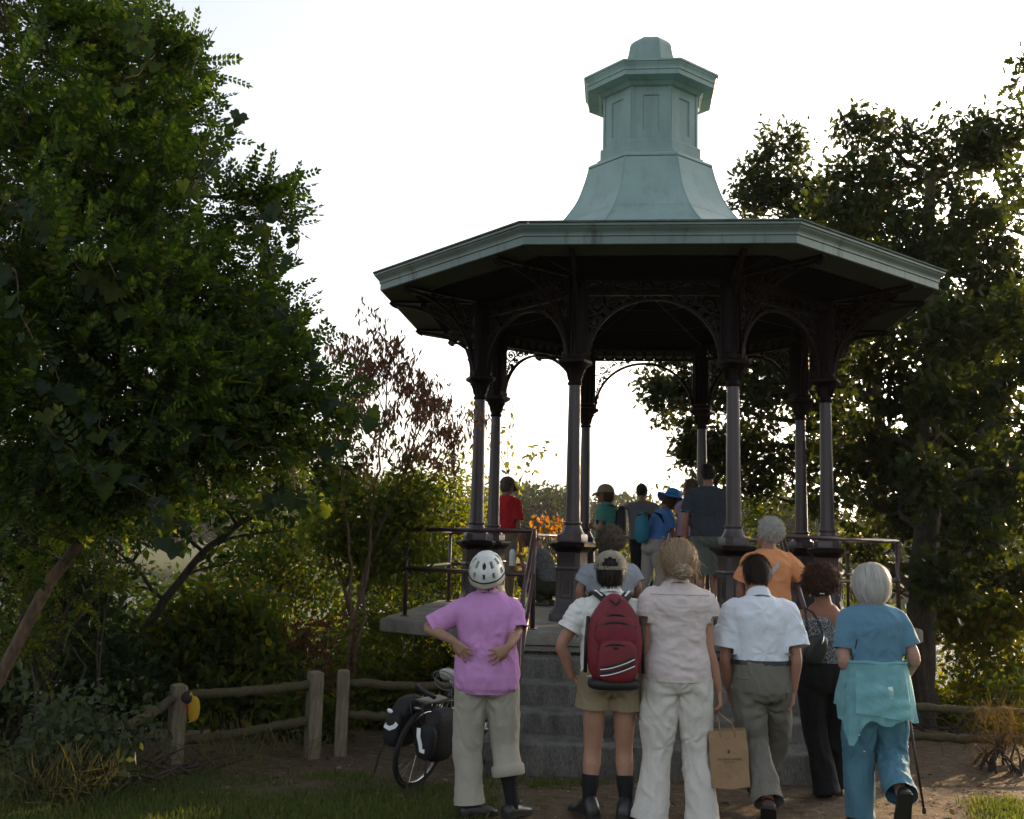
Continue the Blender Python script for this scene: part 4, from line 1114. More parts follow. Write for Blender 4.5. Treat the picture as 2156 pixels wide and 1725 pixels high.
def wrinkle(me, amp=.008, sc=(14, 14, 9), seed=0, folds=None, shear=0.5):
    """cloth folds: warped ridged noise along the normal; folds = list of (point, radius, amplitude, n) creases radiating from a point"""
    V = coords(me); N = normals(me); P = V.copy()
    w = np.stack([fbm(P * 5 + 3, 2, seed), fbm(P * 5 + 9, 2, seed + 1), fbm(P * 5 + 17, 2, seed + 2)], -1)
    Q = P * np.array(sc) + w * 1.2; Q[:, 2] += shear * Q[:, 0]
    r = 1 - np.abs(vnoise(Q, seed + 5)) * 2
    r2 = fbm(P * np.array([7, 7, 5]) + 31, 2, seed + 8)
    rr_ = 1 - np.abs(vnoise(Q * 2.3 + 7, seed + 6)) * 2
    d = amp * (r * (.6 + .6 * r2) + .5 * r2 + .45 * rr_ * (.5 + r2))
    for pt, rad, a, n in (folds or []):
        q = P - np.array(pt); dist = np.linalg.norm(q, axis=1)
        ang = np.arctan2(q[:, 2], q[:, 0]); f = np.exp(-(dist / rad) ** 2) * (1 - np.exp(-(dist / (rad * .2)) ** 2))
        d += .4 * a * f * np.sin(ang * n + 7 * r2 + 2.5 * fbm(P * 9, 2, seed + 3))
    d = np.maximum(d * 1.35, -.007)
    set_coords(me, V + N * d[:, None])

def cut(me, co, no, sel=None):
    """trim the cloth where it lies beyond the plane (open hem); sel limits it to a region"""
    bm = bmesh.new(); bm.from_mesh(me); co = Vector(co); no = Vector(no).normalized()
    def near(v): return sel is None or sel(v.co)
    fs_ = [f for f in bm.faces if all(near(v) for v in f.verts)]
    geom = list({v for f in fs_ for v in f.verts}) + list({e for f in fs_ for e in f.edges}) + fs_
    bmesh.ops.bisect_plane(bm, geom=geom, plane_co=co, plane_no=no, dist=1e-5)
    dead = [f for f in bm.faces if all(near(v) for v in f.verts) and (f.calc_center_median() - co).dot(no) > 1e-5]
    bmesh.ops.delete(bm, geom=dead, context='FACES')
    bm.to_mesh(me); bm.free(); me.update()

SKIN = {}
def skin(tone):
    if tone not in SKIN:
        m = mat('skin', tone, .5, .12, 9, .15, 120, spec=.35)
        b = m.node_tree.nodes['Principled BSDF']; b.inputs['Subsurface Weight'].default_value = .08
        b.inputs['Subsurface Radius'].default_value = (.02, .008, .005)
        SKIN[tone] = m
    return SKIN[tone]
def cloth(name, col, var=.06, **kw): return mat(name, col, kw.pop('rough', .85), var, kw.pop('vscale', 3), kw.pop('bump', .3), kw.pop('bscale', 42), spec=kw.pop('spec', .2), grain=kw.pop('grain', .09), gscale=kw.pop('gscale', 260), **kw)

M['black_leather'] = mat('black_leather', (.012, .012, .013), .35, .2, 12, .2, 80, spec=.5)
M['black_cloth'] = cloth('black_cloth', (.012, .012, .014))
M['sole'] = mat('shoe_sole', (.02, .018, .016), .8)
M['eye'] = mat('eye', (.05, .035, .03), .2)
M['lip'] = mat('lip', (.32, .13, .11), .45)

def hand(mb, wrist, fore, palm_n, s, side, curl=.5, spread=.12, thumb=.6):
    """wrist point, direction of the fingers, normal out of the palm; side=+1 right hand"""
    w = Vector(wrist); f = Vector(fore).normalized(); n = Vector(palm_n); n = (n - f * n.dot(f)).normalized()
    x = f.cross(n).normalized() * side          # towards the thumb
    k = s
    rings = []
    for t, hw, th in ((-.02, .024, .02), (.0, .026, .018), (.03, .035, .0165), (.06, .041, .015), (.085, .041, .0135)):
        rings.append(sring(w + f * t * k, x, n, hw * k, th * k, 12, 2.6))
    mb.loft(rings)
    L = [.078, .086, .08, .062]
    for i in range(4):
        off = (.031 - .0207 * i) * k; base = w + f * (.082 - .004 * abs(i - 1)) * k + x * off
        d = (f + x * (spread * (1.5 - i) * .6)).normalized(); p = base - d * .012 * k; pts = [p]; a = 0
        ax = d.cross(n).normalized()
        seg = [L[i] * .46 + .012, L[i] * .30, L[i] * .26]; c = curl * (1 + .12 * i)
        for j, l in enumerate(seg):
            a += c * (.55, 1.0, .8)[j]
            dd = d * math.cos(a) + n * math.sin(a); p = p + dd * l * k; pts.append(p)
        limb_loft(mb, pts, [.0095 * k, .0092 * k, .0083 * k, .0068 * k], 8)
    b = w + f * .022 * k + x * .026 * k; d1 = (f * .75 + x * thumb + n * .35).normalized(); d2 = (f * .95 + x * thumb * .35 + n * .35).normalized()
    limb_loft(mb, [b - d1 * .015 * k, b + d1 * .03 * k, b + d1 * .03 * k + d2 * .034 * k, b + d1 * .03 * k + d2 * .06 * k], [.013 * k, .0125 * k, .0105 * k, .0075 * k], 8)

def head_mesh(mb, Mh, s=1.0, nose=1.0):
    """closed head; Mh places it (origin between the ears, +y the face)"""
    rows = [(-.118, .020, .030, .062), (-.108, .036, .044, .052), (-.085, .05, .066, .036), (-.055, .06, .082, .02), (-.02, .068, .09, .008), (.015, .074, .096, .0), (.05, .074, .096, -.004), (.08, .064, .082, -.006), (.1, .044, .058, -.006), (.112, .02, .026, -.006)]
    mb.loft([[Mh @ (p * s) for p in sring((0, c, z), (1, 0, 0), (0, 1, 0), w, d, 20, 2.15)] for z, w, d, c in rows])
    mb.loft([[Mh @ (Vector(p) * s) for p in q] for q in ([(-.006, .088, .02), (.006, .088, .02), (.004, .1, .022), (-.004, .1, .022)],
             [(-.012, .085, -.01), (.012, .085, -.01), (.005, .112, -.012), (-.005, .112, -.012)], [(-.018, .08, -.035), (.018, .08, -.035), (.008, .122, -.032), (-.008, .122, -.032)], [(-.012, .08, -.045), (.012, .08, -.045), (.005, .108, -.046), (-.005, .108, -.046)])])
    for sg in (-1, 1):
        R_ = Matrix.Rotation(sg * .35, 3, 'Z')
        mb.ellipsoid(Mh @ (Vector((sg * .078, -.008, -.008)) * s), (.008 * s, .019 * s, .032 * s), 10, 7, Mh.to_3x3() @ R_)
    for z, hw, y in ((-.06, .024, .098), (-.072, .021, .096)):     # lips
        mb.ellipsoid(Mh @ (Vector((0, y - .004, z)) * s), (hw * s, .009 * s, .007 * s), 10, 6, Mh.to_3x3())
    for sg in (-1, 1): mb.ellipsoid(Mh @ (Vector((sg * .03, .083, .026)) * s), (.02 * s, .01 * s, .007 * s), 8, 5, Mh.to_3x3())

class Person:
    def __init__(s, label, loc, yaw=0.0, h=1.7, sw=.20, cw=.165, ww=.14, hw=.165, dk=1.0, lean=0.0, side=0.0, curve=0.0, head_yaw=0, head_pitch=0, head_tilt=0, head_fwd=.03, tone=(.36, .2, .14), group=None, vox=.009, hs=1.07, pelvis=(0, 0, 0)):
        s.h = h; s.sw, s.cw, s.ww, s.hw, s.dk = sw, cw, ww, hw, dk; s.lean, s.side, s.curve = lean, side, curve
        s.root = empty('person', loc, R(yaw)); tag(s.root, label, 'person', group)
        s.tone = tone; s.vox = vox; s.hs = hs; s.pv = Vector(pelvis)
        s.J = {}
        for sg, n in ((-1, 'l'), (1, 'r')):
            sh = s.spine(.785 * h); s.J['sh' + n] = Vector((sg * (sw - .04), 0, .783 * h)) + sh
            s.J['hip' + n] = Vector((sg * hw * .54, 0, .50 * h)) + s.pv; s.J['knee' + n] = Vector((sg * hw * .56, .01, .275 * h)); s.J['ank' + n] = Vector((sg * hw * .58, -.02, .05 * h))
            s.J['el' + n] = s.J['sh' + n] + Vector((sg * .05, -.02, -.17 * h)); s.J['wr' + n] = s.J['el' + n] + Vector((sg * .01, .05, -.145 * h))
        nk = s.spine(.87 * h); hc = s.spine(.925 * h) + Vector((0, head_fwd, .925 * h))
        s.Mh = Matrix.Translation(hc) @ Matrix.Rotation(R(head_yaw), 4, 'Z') @ Matrix.Rotation(R(head_pitch), 4, 'X') @ Matrix.Rotation(R(head_tilt), 4, 'Y')
        s.hands = {}; s.legs = True

    def at(s, px, py, dy=0.0):
        """local point on the sight line through a picture point, dy metres beyond the person's own distance"""
        Mi = (Matrix.Translation(s.root.location) @ Matrix.Rotation(s.root.rotation_euler.z, 4, 'Z')).inverted()
        return Mi @ pix(px, py, s.root.location.y + dy)

    def spine(s, z):
        t = max(0, (z - .5 * s.h) / (.35 * s.h))
        return Vector((s.side * t, s.lean * t + s.curve * t * (1 - t) * 1.0, 0)) + s.pv * 1.0

    def rows(s, e=0.0, eh=None, top=True):
        h, dk = s.h, s.dk
        R0 = [(.465, s.hw * .72, .095), (.49, s.hw * .96, .118), (.53, s.hw, .125), (.565, s.hw * .97, .12), (.60, s.ww * 1.05, .112), (.64, s.ww, .105), (.69, s.cw * .96, .112), (.745, s.cw, .117), (.775, s.sw * .90, .110),
              (.80, s.sw * .84, .094), (.818, s.sw * .66, .078), (.834, .105, .066), (.85, .068, .058)]
        return [(z * h, w, d * dk) for z, w, d in R0]

    def ring(s, z, w, d, p=2.35, n=24, yo=0):
        c = s.spine(z); return sring((c.x, c.y + yo, z + s.pv.z), (1, 0, 0), (0, 1, 0), w, d, n, p)

    def body(s, sleeves=None, bare_legs=False, nk=.056, arm=1.0, leg=1.0):
        mb = MB(); h = s.h; J = s.J
        rw = s.rows()
        mb.loft([s.ring(z, w - .008, d - .008) for z, w, d in rw])
        hc = s.Mh.translation; nb = s.spine(.84 * h) + Vector((0, -.005, .835 * h))
        limb_loft(mb, [nb - Vector((0, 0, .03)), nb + Vector((0, 0, .02)), nb.lerp(hc, .55), hc + Vector((0, -.01, .0))], [nk * 1.25, nk * 1.08, nk, nk * .95], 14)
        head_mesh(mb, s.Mh, s.hs)
        a = arm * h / 1.7
        for n, sg in (('l', -1), ('r', 1)):
            sh, el, wr = J['sh' + n], J['el' + n], J['wr' + n]
            limb_loft(mb, [sh + (s.spine(.79*h) + Vector((0, 0, sh.z)) - sh) * .2, sh, sh.lerp(el, .5), el, el.lerp(wr, .3), el.lerp(wr, .75), wr], [.05*a, .053*a, .046*a, .039*a, .041*a, .031*a, .026*a], 14)
            if n in s.hands:
                f, pn, k = s.hands[n][:3]; hand(mb, wr + Vector(f).normalized() * .008, f, pn, h / 1.75, -sg * s.hands[n][4] if len(s.hands[n]) > 4 else sg, k, s.hands[n][3] if len(s.hands[n]) > 3 else .12)
            elif s.hands.get(n, 1) is not None:
                hand(mb, wr, (wr - el) + Vector((0, .03, 0)), (-sg, .15, 0), h / 1.75, sg, .35)
            hp, kn, an = J['hip' + n], J['knee' + n], J['ank' + n]; l = leg * h / 1.7
            limb_loft(mb, [hp + Vector((0, 0, .02)), hp.lerp(kn, .4), kn, kn.lerp(an, .3), kn.lerp(an, .7), an], [.084*l, .07*l, .053*l, .054*l, .038*l, .035*l], 14)
        me = apply_mods(mb, 'body', [skin(s.tone)], s.vox if s.vox > .01 else .0066, 3)
        s.bodyobj = link_mesh('body', me, s.root)
        # eyes
        for sg in (-1, 1):
            e = MB(); e.ellipsoid(s.Mh @ (Vector((sg * .03, .082, .012)) * s.hs), (.011, .011, .008), 8, 6); e.build('eye', M['eye'], s.root, True)
        return s.bodyobj

    def shirt(s, m, hem, sleeve=.45, ease=.018, hem_ease=.03, sl_r=.072, amp=.007, seed=0, name='shirt', top=.846, sc=(9, 9, 13), folds=None, cap=None, vox=None, tuck=False, sides=('l', 'r'), sl_end=None, neck=True, shear=.5, seg=0):
        mb = MB(); h = s.h
        rw = [r for r in s.rows() if r[0] > hem + .02 and r[0] < top * h]
        def body_at(z):
            r = s.rows()
            for a, b in zip(r, r[1:]):
                if a[0] <= z <= b[0]:
                    t = (z - a[0]) / (b[0] - a[0]); return (a[1] + (b[1]-a[1])*t, a[2] + (b[2]-a[2])*t)
            return (r[0][1], r[0][2]) if z < r[0][0] else (r[-1][1], r[-1][2])
        w0, d0 = body_at(hem); L = [(hem - .04, w0 + hem_ease, d0 + hem_ease), (hem + .005, w0 + hem_ease, d0 + hem_ease)]
        for z, w, d in rw:
            e = ease + (hem_ease - ease) * max(0, 1 - (z - hem) / (.25 * h)); L.append((z, w + e, d + e))
        L.append((top * h, .085, .07))
        mb.loft([s.ring(z, w, d) for z, w, d in L])
        ends = []
        for n, sg in (('l', -1), ('r', 1)):
            if n not in sides or not sleeve: continue
            sh, el, wr = s.J['sh' + n], s.J['el' + n], s.J['wr' + n]
            inner = sh + Vector((-sg * .06, 0, -.01)); d = (el - sh).normalized(); e = sh + d * (el - sh).length * sleeve
            r1 = sl_end or sl_r * 1.02
            limb_loft(mb, [inner, sh + Vector((-sg * .012, 0, .002)), sh.lerp(e, .5), e, e + d * .04], [sl_r * .95, sl_r, sl_r * (1.02 if not cap else cap), r1, r1], 16)
            ends.append((e, d, r1))
        me = apply_mods(mb, name, [m], vox or max(.009, s.vox), 5)
        wrinkle(me, amp, sc, seed, folds, shear)
        cut(me, (0, 0, hem), (0, 0, -1), lambda c: c.z < hem + .06)
        def outside(c):
            w, d_ = body_at(c.z); q = s.spine(c.z); m_ = max(ease, hem_ease) + .022; return (abs(c.x - q.x) / (w + m_)) ** 2.35 + (abs(c.y - q.y) / (d_ + m_)) ** 2.35 > 1
        for e, d, r1 in ends: cut(me, e, d, lambda c, e=e, d=d, r1=r1: -.02 < (c - e).dot(d) < .075 and ((c - e) - d * (c - e).dot(d)).length < r1 * 1.5 and outside(c))
        o = link_mesh(name, me, s.root); s.ends = ends; return o

    def collar(s, m, r=.068, z=None, hgt=.032, back=True, tilt=.35):
        mb = MB(); z = z or .838 * s.h; c = s.spine(z) + Vector((0, 0, z + s.pv.z)); n = 28; rings = [[], [], [], []]
        for j in range(n):
            a = 2 * PI * j / n; ca, sa = math.cos(a), math.sin(a)
            for k, (rr, zz) in enumerate(((r, 0), (r * 1.02, hgt), (r * 1.10, hgt), (r * 1.36, -.016))):
                rings[k].append(c + Vector((ca * rr, sa * rr * .95 + .004, zz - (.03 if k == 0 else 0) - tilt * .12 * (sa * r) / .068)))
        mb.loft(rings, cap=False)
        return mb.build('collar', m, s.root, 50)

    def trousers(s, m, waist, hems=(.05, .05), ease=.016, legr=None, amp=.007, seed=0, name='trousers', sc=(13, 13, 4.5), folds=None, belt=None, shear=.9, kneeb=1.0):
        mb = MB(); h = s.h; l = h / 1.7
        L = [(z, w + ease, d + ease) for z, w, d in s.rows() if z < waist]
        rr = s.rows()
        for a, b in zip(rr, rr[1:]):
            if a[0] <= waist <= b[0]:
                t = (waist - a[0]) / (b[0]-a[0]); L.append((waist, a[1]+(b[1]-a[1])*t + ease*.7, a[2]+(b[2]-a[2])*t + ease*.7))
        L = [(L[0][0] - .015, L[0][1] * .8, L[0][2] * .8)] + L
        mb.loft([s.ring(z, w, d, 2.25) for z, w, d in L])
        legr = legr or [.1, .09, .072, .068, .064, .066]
        ends = []
        for i, n in enumerate(('l', 'r')):
            hp, kn, an = s.J['hip' + n], s.J['knee' + n], s.J['ank' + n]
            dn = (an - kn).normalized(); foot = an + dn * .06
            if hems[i] > kn.z:    # shorts
                d = (kn - hp).normalized(); t = (hp.z - hems[i]) / max(.01, hp.z - kn.z); e = hp.lerp(kn, t)
                limb_loft(mb, [hp + Vector((0, 0, .03)), hp.lerp(e, .5), e, e + d * .05], [legr[0]*l, legr[1]*l, legr[2]*l, legr[2]*l], 16)
            else:
                t = min(1.02, (kn.z - hems[i]) / max(.01, kn.z - an.z)) if an.z > .12 else (kn.z - hems[i]) / max(.01, kn.z - an.z); d = dn; e = kn + (an - kn) * t
                limb_loft(mb, [hp + Vector((0, 0, .03)), hp.lerp(kn, .5), kn, kn.lerp(e, .4), kn.lerp(e, .75), e, e + d * .05], [legr[0]*l, legr[1]*l, legr[2]*l, legr[3]*l, legr[4]*l, legr[5]*l, legr[5]*l], 16)
            ends.append((e, d, legr[-1] if hems[i] <= kn.z else legr[2]))
        me = apply_mods(mb, name, [m], max(.0095, s.vox), 4)
        wrinkle(me, amp * .75, sc, seed, folds, shear)
        for e, d, r1 in ends: cut(me, e, d, lambda c, e=e, d=d, r1=r1: (c - e).dot(d) > -.04 and ((c - e) - d * (c - e).dot(d)).length < r1 * 1.7)
        o = link_mesh(name, me, s.root); s.legends = ends
        if belt:
            z = waist; q = L[-1]; mb = MB()
            mb.loft([s.ring(z - .022, q[1] + .014, q[2] + .014, 2.25, 32), s.ring(z + .008, q[1] + .013, q[2] + .013, 2.25, 32)], cap=False); mb.build('belt', belt, s.root, True)
        return o

    def shoe(s, n, m, yaw=0, pitch=0, L=.27, w=.047, hi=.0, laces=False, sole=None):
        """shoe on ankle n; pitch lifts the heel (degrees)"""
        an = s.J['ank' + n]; mb = MB()
        B = Matrix.Translation(an) @ Matrix.Rotation(R(yaw), 4, 'Z') @ Matrix.Rotation(R(-pitch), 4, 'X')
        zb = -.05 * s.h
        prof = [(-.075, .55, .055), (-.068, .8, .075), (-.04, .92, .085 + hi), (0.0, .9, .088 + hi), (.045, .92, .078 + hi * .6), (.08, 1.0, .062), (.125, 1.06, .05), (.165, .95, .042), (.19, .65, .034), (.198, .3, .024)]
        k = L / .27; rings = []
        for y, ww, hh in prof:
            x = w * ww; rings.append([B @ Vector(p) for p in [(-x, y*k, zb + .018), (x, y*k, zb + .018), (x * 1.0, y*k, zb + hh * .55), (x * .72, y*k, zb + hh * .9), (x * .3, y*k, zb + hh), (-x * .3, y*k, zb + hh), (-x * .72, y*k, zb + hh * .9), (-x, y*k, zb + hh * .55)]])
        mb.loft(rings)
        o = mb.build('shoe', m, s.root, 60)
        sb = MB(); rings = []
        for y, ww, hh in prof:
            x = w * ww * 1.06; rings.append([B @ Vector(p) for p in [(-x, y*k*1.02, zb), (x, y*k*1.02, zb), (x, y*k*1.02, zb + .02), (-x, y*k*1.02, zb + .02)]])
        sb.loft(rings); sb.build('sole', sole or M['sole'], o)
        if laces:
            lb = MB(); 
            for sg in (-1, 1): lb.tube([B @ Vector((sg*.004, .05*k, zb + .085)), B @ Vector((sg*.03, .055*k, zb + .10)), B @ Vector((sg*.04, .04*k, zb + .085)), B @ Vector((sg*.02, .045*k, zb + .075))], .003, 5)
            lb.build('lace', m, o)
        return o

    def sock(s, n, m, top, r=.046):
        kn, an = s.J['knee' + n], s.J['ank' + n]; l = s.h / 1.7; mb = MB(); t = (kn.z - top) / (kn.z - an.z); a = kn.lerp(an, t)
        rt = (.054 if t < .45 else .054 - (t - .45) * .035) * l + .006
        mb.tube([a, a.lerp(an, .35), a.lerp(an, .7), an, an + Vector((0, 0.0, -.04))], [rt, rt * .93 + .001, .045*l, .043*l, .043*l], 16); return mb.build('sock', m, s.root, True)

    # ---- hair
    def hair(s, m, style='short', seed=0, vol=1.0, n=900, length=.12, wid=.0035):
        Mh, k = s.Mh, s.hs; rs = np.random.RandomState(seed); mb = MB()
        # under-shell hugging the skull behind the hairline
        dims = {'short': ((0, -.014, .024), (.084, .098, .102)), 'bob': ((0, -.024, -.012), (.108, .108, .132)), 'curly': ((0, -.026, .024), (.104, .108, .112)), 'bun': ((0, -.02, .012), (.096, .104, .112)), 'long': ((0, -.026, -.01), (.098, .1, .13)), 'cap': ((0, -.022, .0), (.088, .1, .115))}[style]
        c0 = Vector(dims[0]) * k; rr = np.array(dims[1]) * k * np.array([vol, 1 + (vol - 1) * .7, 1 + (vol - 1) * .8])
        mb.ellipsoid((0, 0, 0), tuple(rr), 28, 18)
        V = np.array(mb.v); 
        if style == 'bob':
            low = V[:, 2] < -.03; t = np.clip((-.03 - V[:, 2]) / .1, 0, 1)
            V[:, 0] *= 1 + .10 * t; V[:, 1] *= 1 + .04 * t; V[low, 2] = np.maximum(V[low, 2], -.105 * k)
        if style == 'curly': V *= (1 + .10 * fbm(V * 30, 2, seed))[:, None]
        else:
            ang = np.arctan2(V[:, 1], V[:, 0]); V *= (1 + .025 * vnoise(np.stack([ang * 9, V[:, 2] * 6, V[:, 2] * 0], -1), seed))[:, None]
        # keep the face clear
        if style != 'cap': V[:, 1] = np.minimum(V[:, 1], np.where(V[:, 2] < .055 * k, .035 * k, .09 * k))
        else: V[:, 1] = np.minimum(V[:, 1], .02)
        mb.v = [Mh @ (Vector(p) + c0) for p in V]
        o = mb.build('hair', m, s.root, True)
        # locks
        d = rs.normal(size=(n, 3)); d /= np.linalg.norm(d, axis=1)[:, None]; d = d[d[:, 2] > (-.55 if style != 'short' else -.75)]
        d = d[(d[:, 1] < .35) | (d[:, 2] > .55)]
        st = MB()
        for q in d:
            p = q * rr * .97; nn = q / rr; nn /= np.linalg.norm(nn); pts = [p]
            ph = rs.rand() * 6.28; L = length * (.6 + .6 * rs.rand()); seg = 6; v = None
            for j in range(seg):
                nn = p / rr ** 2; nn /= np.linalg.norm(nn)
                g = np.array([0, -.25, -1.0]) if style in ('bob', 'short', 'cap', 'long') else (np.array([0, -.6, -.35 - .3*(q[2] < 0)]) if style == 'bun' else rs.normal(size=3))
                t = g - nn * g.dot(nn) * (1 if style != 'long' else .9); t /= (np.linalg.norm(t) + 1e-6)
                if style == 'curly': t = (.55 * nn + .9 * t + .5 * np.array([math.cos(ph + j * 2.1), math.sin(ph + j * 1.7), math.cos(ph * 2 + j)])); t /= np.linalg.norm(t)
                if style == 'bun': t = t + .10 * rs.normal(size=3)
                if style == 'short': t = t + .12 * nn
                p = p + t * L / seg + nn * (.0025 if style != 'curly' else .001) * (1 if j else 2)
                pts.append(p)
            w = wid * (1.0 + rs.rand())
            P = [Mh @ (Vector(x) + c0) for x in pts]; nnw = (Mh.to_3x3() @ Vector(nn))
            b = len(st.v)
            for j, x in enumerate(P):
                tt = (P[min(j+1, seg)] - P[max(0, j-1)]).normalized(); sd = tt.cross(nnw).normalized() * w * (1 - .8 * j / seg)
                st.v.append(tuple(x - sd)); st.v.append(tuple(x + sd))
            for j in range(seg): st.f.append((b + 2*j, b + 2*j + 1, b + 2*j + 3, b + 2*j + 2)); st.m.append(0)
        me = bpy.data.meshes.new('hair_strands'); me.from_pydata(st.v, [], st.f); me.materials.append(m)
        me.polygons.foreach_set('use_smooth', np.ones(len(me.polygons), bool))
        so = link_mesh('hair_strands', me, o)
        return o

def hairm(name, c, c2=None, tr=.25): return leaf_mat(name, [tuple(x * .5 for x in c), c2 or tuple(x * 1.4 for x in c), tuple(x * .75 for x in c), c], tr, .5, (1.3, 1.15, .9), .3)

def strap(mb, pts, w, t=.006, up=None):
    """flat strap through points; up gives the outward direction at each point"""
    P = [Vector(p) for p in pts]; rings = []
    for i, p in enumerate(P):
        tt = (P[min(i+1, len(P)-1)] - P[max(0, i-1)]).normalized(); n = Vector(up[i] if up else (0, -1, 0)); n = (n - tt * n.dot(tt)).normalized(); s = tt.cross(n).normalized()
        rings.append([p - s*w/2, p + s*w/2, p + s*w/2 + n*t, p - s*w/2 + n*t])
    mb.loft(rings)

def rbag(mb, c, hx, hy, hz, p=3.2, n=28, nv=14, taper=0.0, Mx=None, topround=1.0):
    """soft rounded bag body"""
    rings = []
    for i in range(nv + 1):
        a = -PI/2 + PI * i / nv; z = math.copysign(abs(math.sin(a)) ** (2/p), math.sin(a)) * hz; k = max(.02, abs(math.cos(a)) ** (2/p)); k *= 1 - taper * (z / hz + 1) / 2
        rings.append([Vector(c) + (Mx @ q if Mx else q) for q in sring((0, 0, z), (1, 0, 0), (0, 1, 0), hx * k, hy * k, n, p)])
    mb.loft(rings)
# ------------------------------------------------------------ people: the front row
def foot_at(px, Y, z=None): 
    x = pix(px, 1600, Y).x; return Vector((x, Y, gz(x, Y) if z is None else z))
def pattern_mat(name, c1, c2, scale, thr=.5, warp=.6):
    m = bpy.data.materials.new(name); m.use_nodes = True; nt = m.node_tree; L = nt.links.new; b = nt.nodes['Principled BSDF']; b.inputs['Roughness'].default_value = .85; b.inputs['Specular IOR Level'].default_value = .2
    tc = _node(nt, 'ShaderNodeTexCoord'); n = _node(nt, 'ShaderNodeTexNoise'); n.inputs['Scale'].default_value = scale; n.inputs['Detail'].default_value = 1.5; n.inputs['Distortion'].default_value = 2.5
    L(tc.outputs['Object'], n.inputs['Vector']); r = _node(nt, 'ShaderNodeValToRGB'); e = r.color_ramp.elements; r.color_ramp.interpolation = 'LINEAR'
    e[0].position = thr - .05; e[0].color = (*c1, 1); e[1].position = thr - .02; e[1].color = (*c2, 1)
    e2 = r.color_ramp.elements.new(thr + .035); e2.color = (*c2, 1); e3 = r.color_ramp.elements.new(thr + .06); e3.color = (*c1, 1)
    L(n.outputs['Fac'], r.inputs[0]); L(r.outputs[0], b.inputs['Base Color']); return m
def reflective():
    return mat('reflective_strip', (.9, .9, .92), .15, .02, 5, metal=.0, spec=.9)
M['reflect'] = reflective()
M['silver'] = mat('silver_paint', (.6, .62, .62), .3, .1, 10, spec=.6)
M['wire'] = mat('steel', (.5, .5, .5), .25, .1, 10, metal=1)

# 1 --- pink polo shirt, cycling helmet, hands on the back
p = Person('person in pink polo shirt and white cycling helmet, hands on lower back', foot_at(1020, 7.02), 0, 1.70, .21, .178, .165, .185, 1.05, lean=0, side=-.012, head_fwd=.0, tone=(.34, .19, .13), head_yaw=-6, head_pitch=10)
A_ = p.at
p.J['ell'] = A_(903, 1322, -.02); p.J['wrl'] = A_(955, 1350, -.17); p.J['elr'] = A_(1088, 1328, -.05); p.J['wrr'] = A_(1072, 1362, -.2)
p.J['kneel'] = A_(985, 1580, .03); p.J['ankl'] = A_(990, 1690, 0); p.J['kneer'] = A_(1062, 1560, .05); p.J['ankr'] = A_(1078, 1690, -.02)
p.hands = {'l': ((.72, -.12, -.68), (.25, .95, .1), .2, .3), 'r': ((-.84, -.1, -.5), (-.1, .95, .0), .2, .35)}
p.body()
pk = cloth('pink_pique', (.56, .27, .56), .05)
p.shirt(pk, .795, .93, .022, .036, .074, .008, 1, sc=(16, 16, 5), folds=[((0, -.15, 1.13), .25, .006, 7)], sl_end=.078, shear=.2)
p.collar(pk, .064, hgt=.03)
tr = cloth('beige_twill', (.36, .33, .28))
p.trousers(tr, .90, (.085, .30), .02, [.11, .104, .094, .09, .092, .1], .011, 3, folds=[((0, -.12, .76), .2, .012, 6)])
mb = MB(); e, d, r1 = p.legends[1]; mb.tube([e - d * .035, e - d * .02, e + d * .03, e + d * .04], [.1, .11, .109, .1], 18, cap=False); mb.build('rolled_cuff', tr, p.root, True)
p.sock('r', M['black_cloth'], .36); p.shoe('l', M['black_leather'], -62); p.shoe('r', M['black_leather'], -38, laces=True)
p.hair(hairm('dark_hair', (.05, .035, .025)), 'cap', 2, n=200, length=.05)
